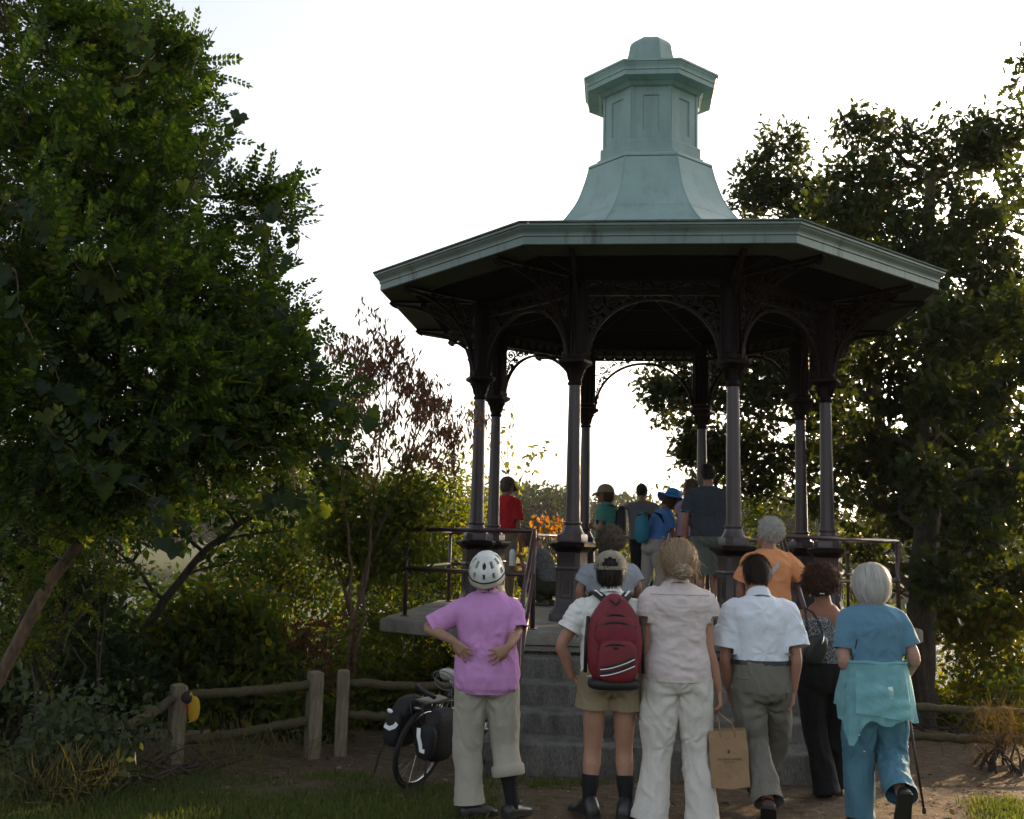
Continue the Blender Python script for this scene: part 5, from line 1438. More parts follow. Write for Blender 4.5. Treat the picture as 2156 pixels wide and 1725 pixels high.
def helmet(P, shell, trim, liner):
    Mh = P.Mh @ Matrix.Rotation(R(20), 4, 'X'); o = MB(); nu, nv = 72, 26; c0 = Vector((0, -.022, .022)); rr = (.118, .148, .138)
    def pt(i, j, k=1.0):
        a = 2*PI*i/nu; el = -.28 + (PI/2 + .28) * j / nv; bump = 1 + .012 * math.cos(a * 8) * math.cos(el) ** 2
        return Mh @ (c0 + Vector((rr[0]*k*bump*math.cos(el)*math.cos(a), rr[1]*k*bump*math.cos(el)*math.sin(a), rr[2]*k*math.sin(el))))
    V = [pt(i, j) for j in range(nv + 1) for i in range(nu)]; F = []; 
    def vent(i, j):
        a = math.degrees(2*PI*(i+.5)/nu); f = (j+.5)/nv
        for cen in (270, 234, 306, 198, 342, 90, 126, 54, 162, 18):
            da = abs((a - cen + 180) % 360 - 180)
            for v0, v1 in ((.22, .40), (.50, .70)):
                w = 6.5 if f < .45 else 8.5
                if v0 < f < v1 and da < w * (1 - ((f - (v0+v1)/2) / ((v1-v0)/2)) ** 4 * .5): return True
        return False
    for j in range(nv):
        for i in range(nu):
            if not vent(i, j): F.append((j*nu+i, j*nu+(i+1)%nu, (j+1)*nu+(i+1)%nu, (j+1)*nu+i))
    me = bpy.data.meshes.new('helmet'); me.from_pydata([tuple(v) for v in V], [], F); me.materials.append(shell)
    ob = bpy.data.objects.new('tmp', me); COL.objects.link(ob); so = ob.modifiers.new('s', 'SOLIDIFY'); so.thickness = .02; so.offset = -1
    dg = bpy.context.evaluated_depsgraph_get(); dg.update(); me2 = bpy.data.meshes.new_from_object(ob.evaluated_get(dg)); bpy.data.objects.remove(ob)
    me2.shade_smooth_by_angle(R(40)) if hasattr(me2, 'shade_smooth_by_angle') else None
    h = link_mesh('helmet', me2, P.root)
    b = MB(); b.v = []; b.ellipsoid((0, 0, 0), (rr[0]*.86, rr[1]*.86, rr[2]*.86), 24, 14); b.v = [tuple(Mh @ (Vector(q) + c0)) for q in b.v]; b.build('liner', liner, h, True)
    rim = MB(); rim.tube([pt(i, 0, 1.015) for i in range(nu + 1)], .007, 6); rim.build('rim', trim, h, True)
    br = MB(); br.tube([pt(i, 4, 1.01) for i in range(38, 72)], .005, 5); br.build('trim_line', M['black_cloth'], h, True)
    return h
helmet(p, mat('helmet_white', (.62, .64, .6), .28, .12, 18, spec=.6, col2=(.7, .72, .7)), mat('helmet_rim', (.34, .29, .2), .4), mat('helmet_liner', (.03, .03, .03), .8))

# 2 --- cap, red backpack, khaki shorts
p = Person('person in tan cap and khaki shorts wearing a red backpack', foot_at(1282, 7.02), 0, 1.735, .225, .19, .17, .178, 1.0, head_fwd=.02, head_yaw=-8, head_pitch=6, tone=(.36, .19, .13))
A_ = p.at
p.J['ell'] = A_(1182, 1358, -.03); p.J['wrl'] = A_(1203, 1425, .02); p.J['elr'] = A_(1375, 1360, 0); p.J['wrr'] = A_(1350, 1430, .05)
p.J['kneel'] = A_(1248, 1575, .03); p.J['ankl'] = A_(1240, 1690, -.01); p.J['kneer'] = A_(1314, 1575, .03); p.J['ankr'] = A_(1318, 1692, -.03)
p.hands = {'l': ((.75, .45, -.35), (.3, .5, -.7), .5), 'r': ((-.75, .45, -.35), (-.3, .5, -.7), .5)}
p.body(leg=1.08)
wt = cloth('white_cotton', (.72, .72, .7), .04)
p.shirt(wt, .93, .62, .022, .02, .076, .009, 11, folds=[((-.18, -.1, 1.36), .16, .01, 6)])
p.collar(wt, .066, hgt=.026)
kh = cloth('khaki_cotton', (.25, .2, .125))
p.trousers(kh, 1.03, (.72, .715), .02, [.112, .112, .122], .012, 13, 'shorts', folds=[((0, -.12, .86), .15, .012, 7)])
for n in 'lr':
    p.sock(n, M['black_cloth'], .29); p.shoe(n, M['black_leather'], 28 if n == 'l' else -26, 0, .29, .052, .05, True)
p.hair(hairm('black_hair', (.025, .018, .015)), 'cap', 3, 1.02, 500, .06)
def cap(P, m, bill=True, strap_=True, tilt=0.0, band=None):
    Mh = P.Mh @ Matrix.Rotation(tilt, 4, 'X'); nu, nv = 48, 14; c0 = Vector((0, -.006, .018)); rr = (.108, .128, .12)
    def pt(i, j, k=1.0):
        a = 2*PI*i/nu; el = .02 + (PI/2 - .02) * j / nv; sq = 1 + .02 * math.cos(a * 6)
        return Mh @ (c0 + Vector((rr[0]*k*sq*math.cos(el)**.8*math.cos(a), rr[1]*k*sq*math.cos(el)**.8*math.sin(a), rr[2]*k*math.sin(el)**1.0)))
    F = []
    for j in range(nv):
        for i in range(nu):
            da = abs((math.degrees(2*PI*(i+.5)/nu) - 270 + 180) % 360 - 180)
            if strap_ and 1 <= j and (da / 32) ** 2 + (j / 5.2) ** 2 < 1: continue
            F.append((j*nu+i, j*nu+(i+1)%nu, (j+1)*nu+(i+1)%nu, (j+1)*nu+i))
    V = [tuple(pt(i, j)) for j in range(nv + 1) for i in range(nu)]
    me = bpy.data.meshes.new('cap'); me.from_pydata(V, [], F); me.materials.append(m); me.polygons.foreach_set('use_smooth', [True]*len(F))
    ob = link_mesh('cap', me, P.root)
    se = MB()
    for k in range(6): se.tube([pt(k*8, j, 1.004) for j in range((6 if strap_ and k*8 == 36 else 0), nv + 1)], .0022, 4)
    se.ellipsoid(Mh @ (c0 + Vector((0, 0, rr[2] + .004))), (.01, .01, .006), 8, 5); se.build('seam', m, ob, True)
    hb = MB(); hb.tube([pt(i, 0, 1.01) for i in range(nu + 1)], .007, 6); hb.build('sweatband', band or m, ob, True)
    if strap_:
        sb = MB(); q = [pt(i, 0, 1.02) for i in range(30, 43)]; strap(sb, q, .022, .004, [(x - Mh @ c0) for x in q]); sb.build('back_strap', m, ob)
    if bill:
        b = MB(); top = []; bot = []; n = 14
        rings = []
        for i in range(n + 1):
            a = R(28) + R(124) * i / n; e = Vector((rr[0]*math.cos(a), rr[1]*math.sin(a), .004)); o_ = Vector((.092*math.cos(a), .112 + .085*math.sin(a)**1.0, -.022 + .03 * abs(math.cos(a)) * -1))
            rings.append([Mh @ (c0 + e), Mh @ (c0 + e.lerp(o_, .5) + Vector((0, 0, .004))), Mh @ (c0 + o_), Mh @ (c0 + o_ - Vector((0, 0, .004))), Mh @ (c0 + e - Vector((0, 0, .006)))])
        b.loft(rings); b.build('bill', m, ob, 40)
    return ob
cap(p, mat('tan_cap', (.25, .22, .17), .85, .15, 14, .3, 200), tilt=R(-8))
def backpack(P, m, dark, c, hx, hy, hz, label, big=True, ang=0.0, strp=True):
    """a worn pack: a thing of its own, at the wearer's back"""
    W = Matrix.Translation(P.root.location) @ Matrix.Rotation(P.root.rotation_euler.z, 4, 'Z')
    root = empty('backpack', W @ Vector(c), P.root.rotation_euler.z); tag(root, label, 'backpack')
    b = MB(); rbag(b, (0, 0, 0), hx, hy, hz, 3.0, 32, 18)
    V = np.array(b.v); z = V[:, 2] / hz; V[:, 0] *= np.where(z > .1, 1 - .55 * np.clip((z - .1) / .9, 0, 1) ** 1.7, 1 + .04 * z); V[:, 1] *= np.where(z > .3, 1 - .4 * ((z - .3) / .7) ** 2, 1)
    V += (.004 * fbm(V * 22, 2, 4))[:, None]; b.v = [tuple(q) for q in V]; b.build('main_bag', m, root, True)
    if big:
        b = MB(); rbag(b, (.012, -hy * .95, -hz * .42), hx * .70, hy * .48, hz * .46, 3.4, 28, 14); b.build('front_pocket', m, root, True)
        b = MB(); rbag(b, (0, -hy * .55, hz * .2), hx * .78, hy * .62, hz * .42, 3.0, 28, 14); V = np.array(b.v); V[:, 0] *= 1 - .25 * np.clip((V[:, 2] - hz*.1) / hz, 0, 1); b.v = [tuple(q) for q in V]; b.build('upper_pocket', m, root, True)
        b = MB(); rbag(b, (0, -.01, -hz * .93), hx * .93, hy * 1.02, hz * .13, 3.5, 24, 10); b.build('base_panel', dark, root, True)
        for (z0, w, sag, y) in ((hz*.56, .55, .03, -hy*1.04), (hz*.40, .66, .028, -hy*1.16), (-hz*.06, .6, .03, -hy*1.38)):
            t = MB(); t.tube([(hx*w*u, y + .3*hy*u*u*.9, z0 - sag * u*u*1.2) for u in [k/10 - 1 for k in range(21)]], .0075, 6); t.build('zip', dark, root, True)
        for (z0, z1) in ((-hz*.55, -hz*.32), (-hz*.68, -hz*.46)):
            t = MB(); pts = [(-hx*.55 + hx*1.2*k/12, -hy*1.43 - .004 + .06*hy*abs(k/6-1)**2, z0 + (z1-z0)*(k/12)**1.6) for k in range(13)]; t.tube(pts, .0085, 5); z_ = t.build('zip', dark, root, True)
            t = MB(); t.tube([(x, y_ - .008, zz - .012) for x, y_, zz in pts], .0035, 5); t.build('reflective_piping', M['reflect'], z_, True)
        t = MB(); t.tube([(.0 + .012*math.cos(a), -hy*1.44, -hz*.02 - .035 + .006*math.sin(a)) for a in [2*PI*k/10 for k in range(11)]], .004, 5); t.ellipsoid((0, -hy*1.43, -hz*.02 - .035), (.014, .004, .007), 10, 6); t.build('badge', dark, root, True)
        for sg in (-1, 1):
            t = MB(); t.tube([(sg*hx*.93, -hy*.1, hz*.5), (sg*hx*1.0, -hy*.25, 0), (sg*hx*1.02, -hy*.2, -hz*.7)], .012, 6); t.build('side_seam', dark, root, True)
    t = MB(); t.tube([(-.035, hy*.0, hz*.93), (-.03, -hy*.7, hz*.86), (0, -hy*.95, hz*.78), (.03, -hy*.7, hz*.86), (.035, 0, hz*.93)], .007, 6); t.build('haul_loop', dark, root, True)
    if strp:
        for sg in (-1, 1):
            t = MB(); q = [(sg*.05, hy*.1, hz*.80), (sg*.075, hy*.75, hz*.88), (sg*.10, hy*1.35, hz*.95), (sg*.115, hy*2.0, hz*.98), (sg*.13, hy*3.1, hz*.84), (sg*.15, hy*3.4, hz*.3)]
            strap(t, q, .062, .012, [(0, -.4, 1), (0, -.5, 1), (0, -.35, 1), (0, .1, 1), (0, 1, .4), (0, 1, 0)]); so = t.build('shoulder_strap', dark, root, 60)
            if big:
                t = MB(); strap(t, [Vector(x) + Vector((0, -.008, .0145)) for x in q[1:4]], .012, .003, [(0, -.5, 1), (0, -.35, 1), (0, .1, 1)]); t.build('reflective_strip', M['reflect'], so)
    return root
red = mat('red_nylon', (.17, .012, .022), .5, .15, 8, .4, 150, spec=.4)
backpack(p, red, mat('black_nylon', (.014, .012, .013), .5, .2, 8, .3, 150), (.005, -.205, 1.175), .182, .09, .295, 'dark red backpack with black trim on the person in the tan cap')

# 3 --- woman with blond bun, pale blouse and white trousers
p = Person('person with blond hair bun, pale pink blouse and white trousers', foot_at(1425, 6.95), 0, 1.82, .218, .182, .168, .196, 1.0, head_fwd=.015, tone=(.40, .21, .15), head_pitch=2)
A_ = p.at
p.J['ell'] = A_(1362, 1372, -.01); p.J['wrl'] = A_(1348, 1468, .05); p.J['elr'] = A_(1491, 1366, -.01); p.J['wrr'] = A_(1514, 1455, .03)
p.J['kneel'] = A_(1384, 1580, .02); p.J['ankl'] = A_(1372, 1708, -.02); p.J['kneer'] = A_(1466, 1580, .02); p.J['ankr'] = A_(1478, 1708, -.02)
p.hands = {'l': ((-.1, .12, -1), (1, .2, .1), .4), 'r': ((.12, .0, -1), (-1, .25, 0), .75)}
p.body(arm=.98)
bl = cloth('pale_blouse', (.62, .54, .54), .04)
p.shirt(bl, .915, .32, .016, .026, .078, .009, 21, cap=1.12, folds=[((0, -.12, 1.2), .25, .006, 5), ((.02, -.12, 1.05), .2, .006, 6)], sc=(7, 7, 17), sl_end=.08)
p.collar(bl, .066, hgt=.034)
mb = MB()
yk = [p.ring(1.47, .215, .122, 2.35, 32)[j] for j in range(17, 32)]; mb.tube(yk, .0028, 4); mb.build('yoke_seam', bl, p.root)
p.trousers(cloth('white_linen', (.60, .57, .53), .04), .955, (.04, .04), .018, [.114, .108, .09, .09, .097, .108], .013, 23, folds=[((0, -.12, .84), .22, .014, 7), ((.08, -.1, .55), .15, .01, 5), ((-.09, -.1, .5), .15, .01, 5)])
for n in 'lr': p.shoe(n, M['black_leather'], 8 if n == 'l' else -8)
hb = hairm('blond_hair', (.47, .34, .225), (.64, .5, .37), .35)
h_ = p.hair(hb, 'bun', 4, 1.12, 2600, .12, .0017)
mb = MB(); cb = p.Mh @ Vector((.01, -.155, -.06)); rs = np.random.RandomState(4)
for k in range(130):
    ax = Vector(rs.normal(size=3)).normalized(); a_, b_ = frame_of(ax); r = rs.uniform(.03, .07)
    mb.tube([cb + ax * rs.uniform(-.012, .012) + (a_ * math.cos(t) + b_ * math.sin(t) * .8) * r for t in [j * .55 + rs.rand() for j in range(10)]], .003, 4)
mb.ellipsoid(cb, (.056, .04, .052), 14, 9); mb.build('bun', hairm('bun_hair', (.6, .47, .33), (.78, .65, .5), .35), h_, True)
mb = MB(); 
for k in range(260):          # flyaway wisps
    d = Vector((rs.choice([-1, 1]) * rs.uniform(.5, 1), rs.uniform(-.8, .3), rs.uniform(-.9, .8))).normalized(); c = p.Mh @ (Vector((d.x * .1, d.y * .1 - .02, d.z * .11 + .01)))
    e = c + Vector((d.x * .03, -.01, -.02)) + Vector(rs.normal(size=3)) * .018; f = e + Vector((d.x * .015, 0, -.05)) + Vector(rs.normal(size=3)) * .02; mb.tube([c, e, f], [.0011, .0009, .0005], 3)
mb.build('flyaway_hair', hb, h_)['kind'] = 'stuff'
# brown paper bag
Wp = Matrix.Translation(p.root.location)
def paper_bag():
    c = pix(1538, 1652, 6.9); root = empty('paper_bag', c, R(-8)); root.rotation_euler = (R(2), R(-4), R(-8)); tag(root, 'brown paper carrier bag with printed name hanging from a hand', 'bag')
    w, d, hh = .118, .066, .345; kraft = mat('kraft_paper', (.30, .19, .105), .8, .12, 9, .5, 25); mb = MB(); rs = random.Random(2)
    rings = []
    for i in range(9):
        t = i / 8; z = hh * t; k = 1 + .03 * math.sin(t * 3); bow = .012 * (1 - t)
        R_ = []
        for (x0, y0, x1, y1, n) in ((-w, -d, w, -d, 8), (w, -d, w, d, 4), (w, d, -w, d, 8), (-w, d, -w, -d, 4)):
            for j in range(n):
                u = j / n; x = x0 + (x1-x0)*u; y = y0 + (y1-y0)*u
                side = abs(x0 - x1) < 1e-6; x *= k
                if side: x -= math.copysign(.022 * (1 - abs(2*u - 1)) * (t ** .6), x)
                else: y *= (1 - .35 * t)
                if side: y *= (1 - .35 * t)
                dz = -.014 * (1 - abs(x) / w) if i == 0 else 0
                R_.append((x + rs.uniform(-.002, .002), y + rs.uniform(-.003, .003), z + dz))
        rings.append(R_)
    mb.loft(rings, cap=False); n = len(rings[0]); mb.f.append(tuple(range(n))); mb.m.append(0)
    body = mb.build('bag_body', kraft, root, 28)
    mb = MB(); mb.loft([[(-w*.98, -d*.66, hh - .035), (w*.98, -d*.66, hh - .035), (w*.98, -d*.64, hh - .035), (-w*.98, -d*.64, hh - .035)], [(-w*.98, -d*.66, hh + .001), (w*.98, -d*.66, hh + .001), (w*.98, -d*.64, hh + .001), (-w*.98, -d*.64, hh + .001)]]); mb.build('top_fold', kraft, root)
    top = root.matrix_basis.inverted() @ pix(1524, 1506, 6.9); top = Vector((top.x, top.y, top.z))
    root_m = Matrix.Translation(c) @ Matrix.Rotation(R(-8), 4, 'Z'); top = root_m.inverted() @ pix(1520, 1500, 6.9)
    for y in (-d*.67, d*.6):
        mb = MB(); mb.tube([(-.045, y, hh - .04), (-.048, y, hh), (-.045, y * .6, hh + .05), (top.x - .012, 0, top.z), (top.x + .012, 0, top.z), (.035, y * .6, hh + .04), (.045, y, hh), (.047, y, hh - .04)], .0035, 6); mb.build('handle', kraft, root, True)
    ink = mat('dark_ink', (.03, .028, .035), .7)
    def text(s_, size, z, sx=1.0, nm='printed_text'):
        cu = bpy.data.curves.new('t', 'FONT'); cu.body = s_; cu.size = size; cu.align_x = 'CENTER'; o = bpy.data.objects.new('t', cu); COL.objects.link(o)
        dg = bpy.context.evaluated_depsgraph_get(); dg.update(); me = bpy.data.meshes.new_from_object(o.evaluated_get(dg)); bpy.data.objects.remove(o)
        t = z / hh; y = -d * (1 - .35 * t) - .005
        Mx = Matrix.Translation((0, y, z)) @ Matrix.Rotation(PI / 2 - .07, 4, 'X') @ Matrix.Diagonal((sx, 1, 1, 1))
        me.transform(Mx); me.materials.clear(); me.materials.append(ink); return link_mesh(nm, me, body)
    text('POLO RALPH LAUREN', .0185, .165, .82); text('FACTORY STORE', .0085, .15, 1.1); text('FACTORY', .006, .06, 1)
    mb = MB(); e = [(0, 0), (.004, .002), (.006, .008), (.004, .014), (.007, .02), (.003, .026), (-.001, .022), (-.004, .025), (-.003, .016), (-.006, .01), (-.003, .004)]
    z = .205; y = -d * (1 - .35 * z / hh) - .005; mb.add([(x, y, z + q) for x, q in e], [tuple(range(len(e)))]); mb.build('printed_emblem', ink, body)
paper_bag()

# 4 --- man in white shirt and grey trousers, walking
p = Person('person with short dark hair in white short-sleeved shirt and grey trousers', foot_at(1603, 7.05), 0, 1.725, .22, .176, .165, .172, 1.08, lean=.06, head_fwd=.055, head_pitch=-14, head_yaw=8, tone=(.36, .18, .125))
A_ = p.at
p.J['ell'] = A_(1528, 1385, .03); p.J['wrl'] = A_(1536, 1455, .1); p.J['elr'] = A_(1676, 1385, -.03); p.J['wrr'] = A_(1670, 1455, 0)
p.J['kneel'] = A_(1588, 1560, .02); p.J['ankl'] = A_(1618, 1688, -.28); p.J['kneer'] = A_(1636, 1550, .2); p.J['ankr'] = A_(1600, 1650, .42)
p.hands = {'r': ((-.06, .1, -1), (-.9, .3, 0), .35)}
p.body()
ws = cloth('white_shirt', (.68, .72, .8), .03)
p.shirt(ws, .985, .78, .026, .004, .088, .008, 31, folds=[((0, -.14, 1.36), .25, .008, 5), ((0, -.14, 1.1), .2, .007, 7)], sl_end=.1, sc=(10, 10, 8))
p.collar(ws, .07, hgt=.04)
gr = cloth('grey_wool', (.155, .145, .125), .06)
p.trousers(gr, 1.04, (.06, .06), .022, [.112, .1, .088, .086, .086, .092], .012, 33, folds=[((.03, -.12, .72), .2, .014, 6)], belt=M['black_leather'])
mb = MB(); q = p.ring(.93, p.hw + .026, .15, 2.25, 40); mb.tube([q[j] + Vector((0, -.004, 0)) for j in range(23, 28)], .003, 5); mb.build('pocket_welt', gr, p.root, True)
ox = mat('oxblood_leather', (.055, .014, .01), .25, .3, 12, spec=.6)
p.shoe('l', ox, -14, 38, .29, .05); p.shoe('r', ox, 0, 0, .29, .05)
p.hair(hairm('dark_brown_hair', (.035, .022, .016)), 'short', 6, 1.0, 2200, .045, .0016)

# 5 --- curly brown hair, printed top, black trousers
p = Person('person with curly brown hair, black-and-white sleeveless top and black trousers', foot_at(1738, 7.8), 0, 1.645, .188, .16, .15, .178, 1.0, head_fwd=.03, head_yaw=-22, head_pitch=-6, tone=(.24, .10, .06))
A_ = p.at
p.J['ell'] = A_(1694, 1370, .0); p.J['wrl'] = A_(1692, 1425, .1); p.J['elr'] = A_(1790, 1365, .02); p.J['wrr'] = A_(1785, 1420, .12)
p.J['kneel'] = A_(1716, 1530, .05); p.J['ankl'] = A_(1738, 1650, .0); p.J['kneer'] = A_(1764, 1530, .1); p.J['ankr'] = A_(1758, 1652, .15)
p.body(arm=1.08)
pt = pattern_mat('scribble_print', (.012, .013, .02), (.5, .5, .52), 55)
p.shirt(pt, .97, 0, .014, .02, amp=.004, seed=41, top=.80, name='sleeveless_top')
me = [c for c in p.root.children if c.name.startswith('sleeveless_top')][-1].data
cut(me, (.0, -.12, 1.29), (.75, -.25, .62), lambda c: c.y < .0 and c.z > 1.12 and c.x > -.09)
p.trousers(M['black_cloth'], 1.02, (.04, .04), .018, [.112, .1, .086, .082, .084, .1], .01, 43)
for n in 'lr': p.shoe(n, M['black_leather'], 5, 25 if n == 'l' else 0, .25)
hh = hairm('auburn_hair', (.05, .022, .012), (.13, .05, .02), .3)
h_ = p.hair(hh, 'curly', 7, 1.02, 2400, .085, .0025)
mb = MB(); q = [p.Mh @ Vector((.108 * math.cos(a), .112 * math.sin(a) - .026, -.03 + .03 * math.sin(a))) for a in [2*PI*k/24 for k in range(25)]]
strap(mb, q, .045, .005, [x - p.Mh.translation for x in q]); hb_ = mb.build('headband', M['black_cloth'], p.root, 60)
mb = MB(); ctr = p.Mh @ Vector((-.0, -.137, -.07)); 
for sg in (-1, 1): mb.tube([ctr + Vector((x * .016 + .012, -.016 , sg * (.004 + .010 * (1 - abs(x)) * .2 - .009 * (1-abs(x))) )) for x in (-1, -.6, -.2, .2, .6, 1)], .0022, 4)
mb.build('emblem', mat('white_print', (.8, .8, .8), .6), hb_)
mb = MB(); c = p.Mh @ Vector((-.085, .0, -.055)); mb.tube([c + Vector((.002, .016 * math.cos(t), .016 * math.sin(t) - .016)) for t in [2*PI*k/16 for k in range(17)]], .002, 5); mb.build('earring', mat('gold', (.6, .42, .15), .25, metal=1), p.root, True)
# shoulder bag of that person
c = pix(1716, 1362, 7.6); hbag = empty('handbag', (c.x, c.y, c.z - .1), 0); tag(hbag, 'small black shoulder bag carried by the person with curly brown hair', 'handbag')
mb = MB(); rbag(mb, (0, 0, .08), .085, .05, .105, 2.6, 24, 14); V = np.array(mb.v); V[:, 0] += .25 * (V[:, 2] - .08); V += (.004 * fbm(V * 40, 2))[:, None]; mb.v = [tuple(q) for q in V]; mb.build('bag_body', M['black_leather'], hbag, True)
mb = MB(); t_ = Vector((.02, .12, .42)); strap(mb, [(-.05, 0, .15), (-.04, .05, .24), (-.03, .12, .33), (-.02, .2, .365), (.03, .13, .33), (.06, .05, .24), (.06, 0, .17)], .016, .005, [(-1, -1, .5)] * 7); mb.build('strap', M['black_leather'], hbag)
mb = MB(); mb.tube([(.055, -.03, .18), (.04, -.055, .14), (.03, -.06, .12)], [.004, .005, .006], 6); mb.build('zip_pull', M['wire'], hbag, True)

# 6 --- white bob, teal clothes, wrap round the waist, cane
p = Person('person with white bobbed hair in teal-blue clothes, aqua wrap tied at the waist', foot_at(1846, 7.05), 0, 1.715, .205, .17, .16, .188, 1.05, head_fwd=.04, head_yaw=6, head_pitch=-6, lean=.03, tone=(.42, .24, .19))
A_ = p.at
p.J['ell'] = A_(1778, 1392, -.02); p.J['wrl'] = A_(1796, 1432, .2); p.J['elr'] = A_(1924, 1385, -.04); p.J['wrr'] = A_(1908, 1425, .18)
p.J['kneel'] = A_(1806, 1590, .08); p.J['ankl'] = A_(1812, 1715, .06); p.J['kneer'] = A_(1876, 1590, .06); p.J['ankr'] = A_(1898, 1672, -.26)
p.hands = {'r': ((.2, .6, -.75), (-.7, .3, -.3), .9), 'l': ((.2, .8, -.4), (.8, .1, -.4), .6)}
p.body(arm=1.08)
tl = cloth('teal_jersey', (.105, .225, .32), .05)
p.shirt(tl, .99, .72, .02, .02, .076, .006, 51, sc=(14, 14, 6), folds=[((0, -.14, 1.3), .25, .005, 6)], top=.84)
p.trousers(cloth('teal_cotton', (.085, .2, .27), .06), 1.0, (.06, .05), .02, [.118, .108, .094, .09, .088, .092], .013, 53, folds=[((.02, -.12, .7), .2, .012, 6), ((.1, -.1, .45), .14, .012, 5)])
for n, y_, q in (('l', 0, 0), ('r', -4, 62)): p.shoe(n, M['black_leather'], y_, q, .265, .046)
p.hair(hairm('white_hair', (.62, .62, .6), (.78, .78, .76), .2), 'bob', 8, 1.0, 3000, .14, .0018)
mb = MB(); z = 1.445; q = p.ring(z + .005, .072, .066, 2.1, 24); mb.tube([v + Vector((0, 0, .012 - .15 * (v.y)))for v in q + [q[0]]], .0035, 5); mb.build('necklace', M['black_leather'], p.root, True)
def wrap_mat():
    m = bpy.data.materials.new('sheer_aqua'); m.use_nodes = True; nt = m.node_tree; L = nt.links.new; b = nt.nodes['Principled BSDF']; o = nt.nodes['Material Output']
    b.inputs['Base Color'].default_value = (.22, .5, .54, 1); b.inputs['Roughness'].default_value = .8
    tr = _node(nt, 'ShaderNodeBsdfTransparent'); mx = _node(nt, 'ShaderNodeMixShader'); n = _node(nt, 'ShaderNodeTexNoise'); n.inputs['Scale'].default_value = 9; tc = _node(nt, 'ShaderNodeTexCoord'); L(tc.outputs['Object'], n.inputs['Vector'])
    mr = _node(nt, 'ShaderNodeMapRange'); mr.inputs[1].default_value = .35; mr.inputs[2].default_value = .65; mr.inputs[3].default_value = .2; mr.inputs[4].default_value = .42; L(n.outputs['Fac'], mr.inputs[0])
    L(mr.outputs[0], mx.inputs[0]); L(b.outputs[0], mx.inputs[1]); L(tr.outputs[0], mx.inputs[2]); L(mx.outputs[0], o.inputs['Surface']); return m
sheer = wrap_mat()
def wrap(P):
    nu, nv = 72, 26; V = []; F = []
    for j in range(nv + 1):
        for i in range(nu + 1):
            a = 2*PI*i/nu; t = j / nv; x = math.cos(a); hemz = .70 - .17 * max(0, 1 - abs((math.degrees(a) - 218 + 180) % 360 - 180) / 30) ** 1.3 + .03 * math.sin(a * 5) * .5
            if math.degrees(a) % 360 < 180: hemz += .08
            z = 1.07 * (1 - t) + hemz * t; f = t ** .8; fold = .012 * f * math.sin(a * 11 + 1.5 * math.sin(a * 3)) + .008 * f * math.sin(a * 23 + t * 3)
            V.append((x * (.203 + .052 * f + fold), math.sin(a) * (.165 + .045 * f + fold) , z + .008 * math.sin(a * 7 + t * 9) * t))
    for j in range(nv):
        for i in range(nu): k = j * (nu + 1) + i; F.append((k, k + 1, k + nu + 2, k + nu + 1))
    V = np.array(V); V += (.006 * fbm(V * 16, 2, 3))[:, None] * np.array([1, 1, 0])
    me = bpy.data.meshes.new('waist_wrap'); me.from_pydata([tuple(v) for v in V], [], F); me.materials.append(sheer); me.polygons.foreach_set('use_smooth', [True] * len(F))
    o = link_mesh('waist_wrap', me, P.root)
    mb = MB(); mb.tube([P.ring(1.07, .203, .165, 2.2, 40)[j % 40] + Vector((0, 0, .004 * math.sin(j))) for j in range(41)], .012, 7); mb.build('rolled_waist', sheer, o, True)
    # second layer folded across, and the hanging sleeve
    mb = MB(); rows = []
    for k in range(13):
        t = k / 12; x0 = -.19 + .34 * t; rows.append([(x0, -.185 - .06 * math.sin(t * 2.5) - .012 * math.sin(q * 1.8 + k), .04 + .98 - .18 * t - (.26 - .14 * t) * q / 7) for q in range(8)])
    mb.loft(rows, cap=False, closed=False); mb.build('folded_layer', sheer, o, True)
    mb = MB(); strap(mb, [(.02, -.215, .93), (.024, -.226, .89), (.03, -.234, .86)], .03, .003, [(0, -1, .2)] * 3); mb.build('care_label', mat('white_label', (.75, .77, .8), .7), o)
    for q in ((-.175, -.19, .62), (-.15, -.205, .52)): mb = MB(); mb.ellipsoid(q, (.007, .004, .007), 8, 5); mb.build('button', M['wire'], o, True)
wrap(p)
mb = MB(); q = p.J['shl']; mb.tube([q + Vector((.045, -.07, .055)), q + Vector((.04, -.1, -.02)), q + Vector((.02, -.11, -.14)), q + Vector((-.005, -.07, -.3))], .004, 5); mb.build('bag_cord', M['black_cloth'], p.root, True)
c = pix(1946, 1712, 7.1); cane = empty('walking_cane', c); tag(cane, 'mottled reddish walking cane beside the person in teal', 'cane')
top = p.root.location + p.J['wrr'] + Vector((.01, .07, -.05)); dv = top - c
cm_ = mat('mottled_cane', (.12, .03, .015), .35, .6, 25, .1, 60, col2=(.02, .012, .01), stretch=(1, 1, .5))
mb = MB(); mb.tube([Vector((0, 0, .01)), dv * .5, dv], [.0085, .0095, .0105], 8); mb.build('shaft', cm_, cane, True)
mb = MB(); mb.tube([dv + Vector((0, -.05, .0)), dv + Vector((0, -.03, .022)), dv + Vector((0, .0, .03)), dv + Vector((0, .05, .02))], .012, 8); mb.build('handle', cm_, cane, True)
mb = MB(); mb.lathe([(.012, -.005), (.014, .012), (.011, .035)], 8); mb.build('rubber_tip', M['sole'], cane, 40)
# ------------------------------------------------------------ people on the steps and the platform
def on(px, Y, z): return foot_at(px, Y, z)
FV = .0125
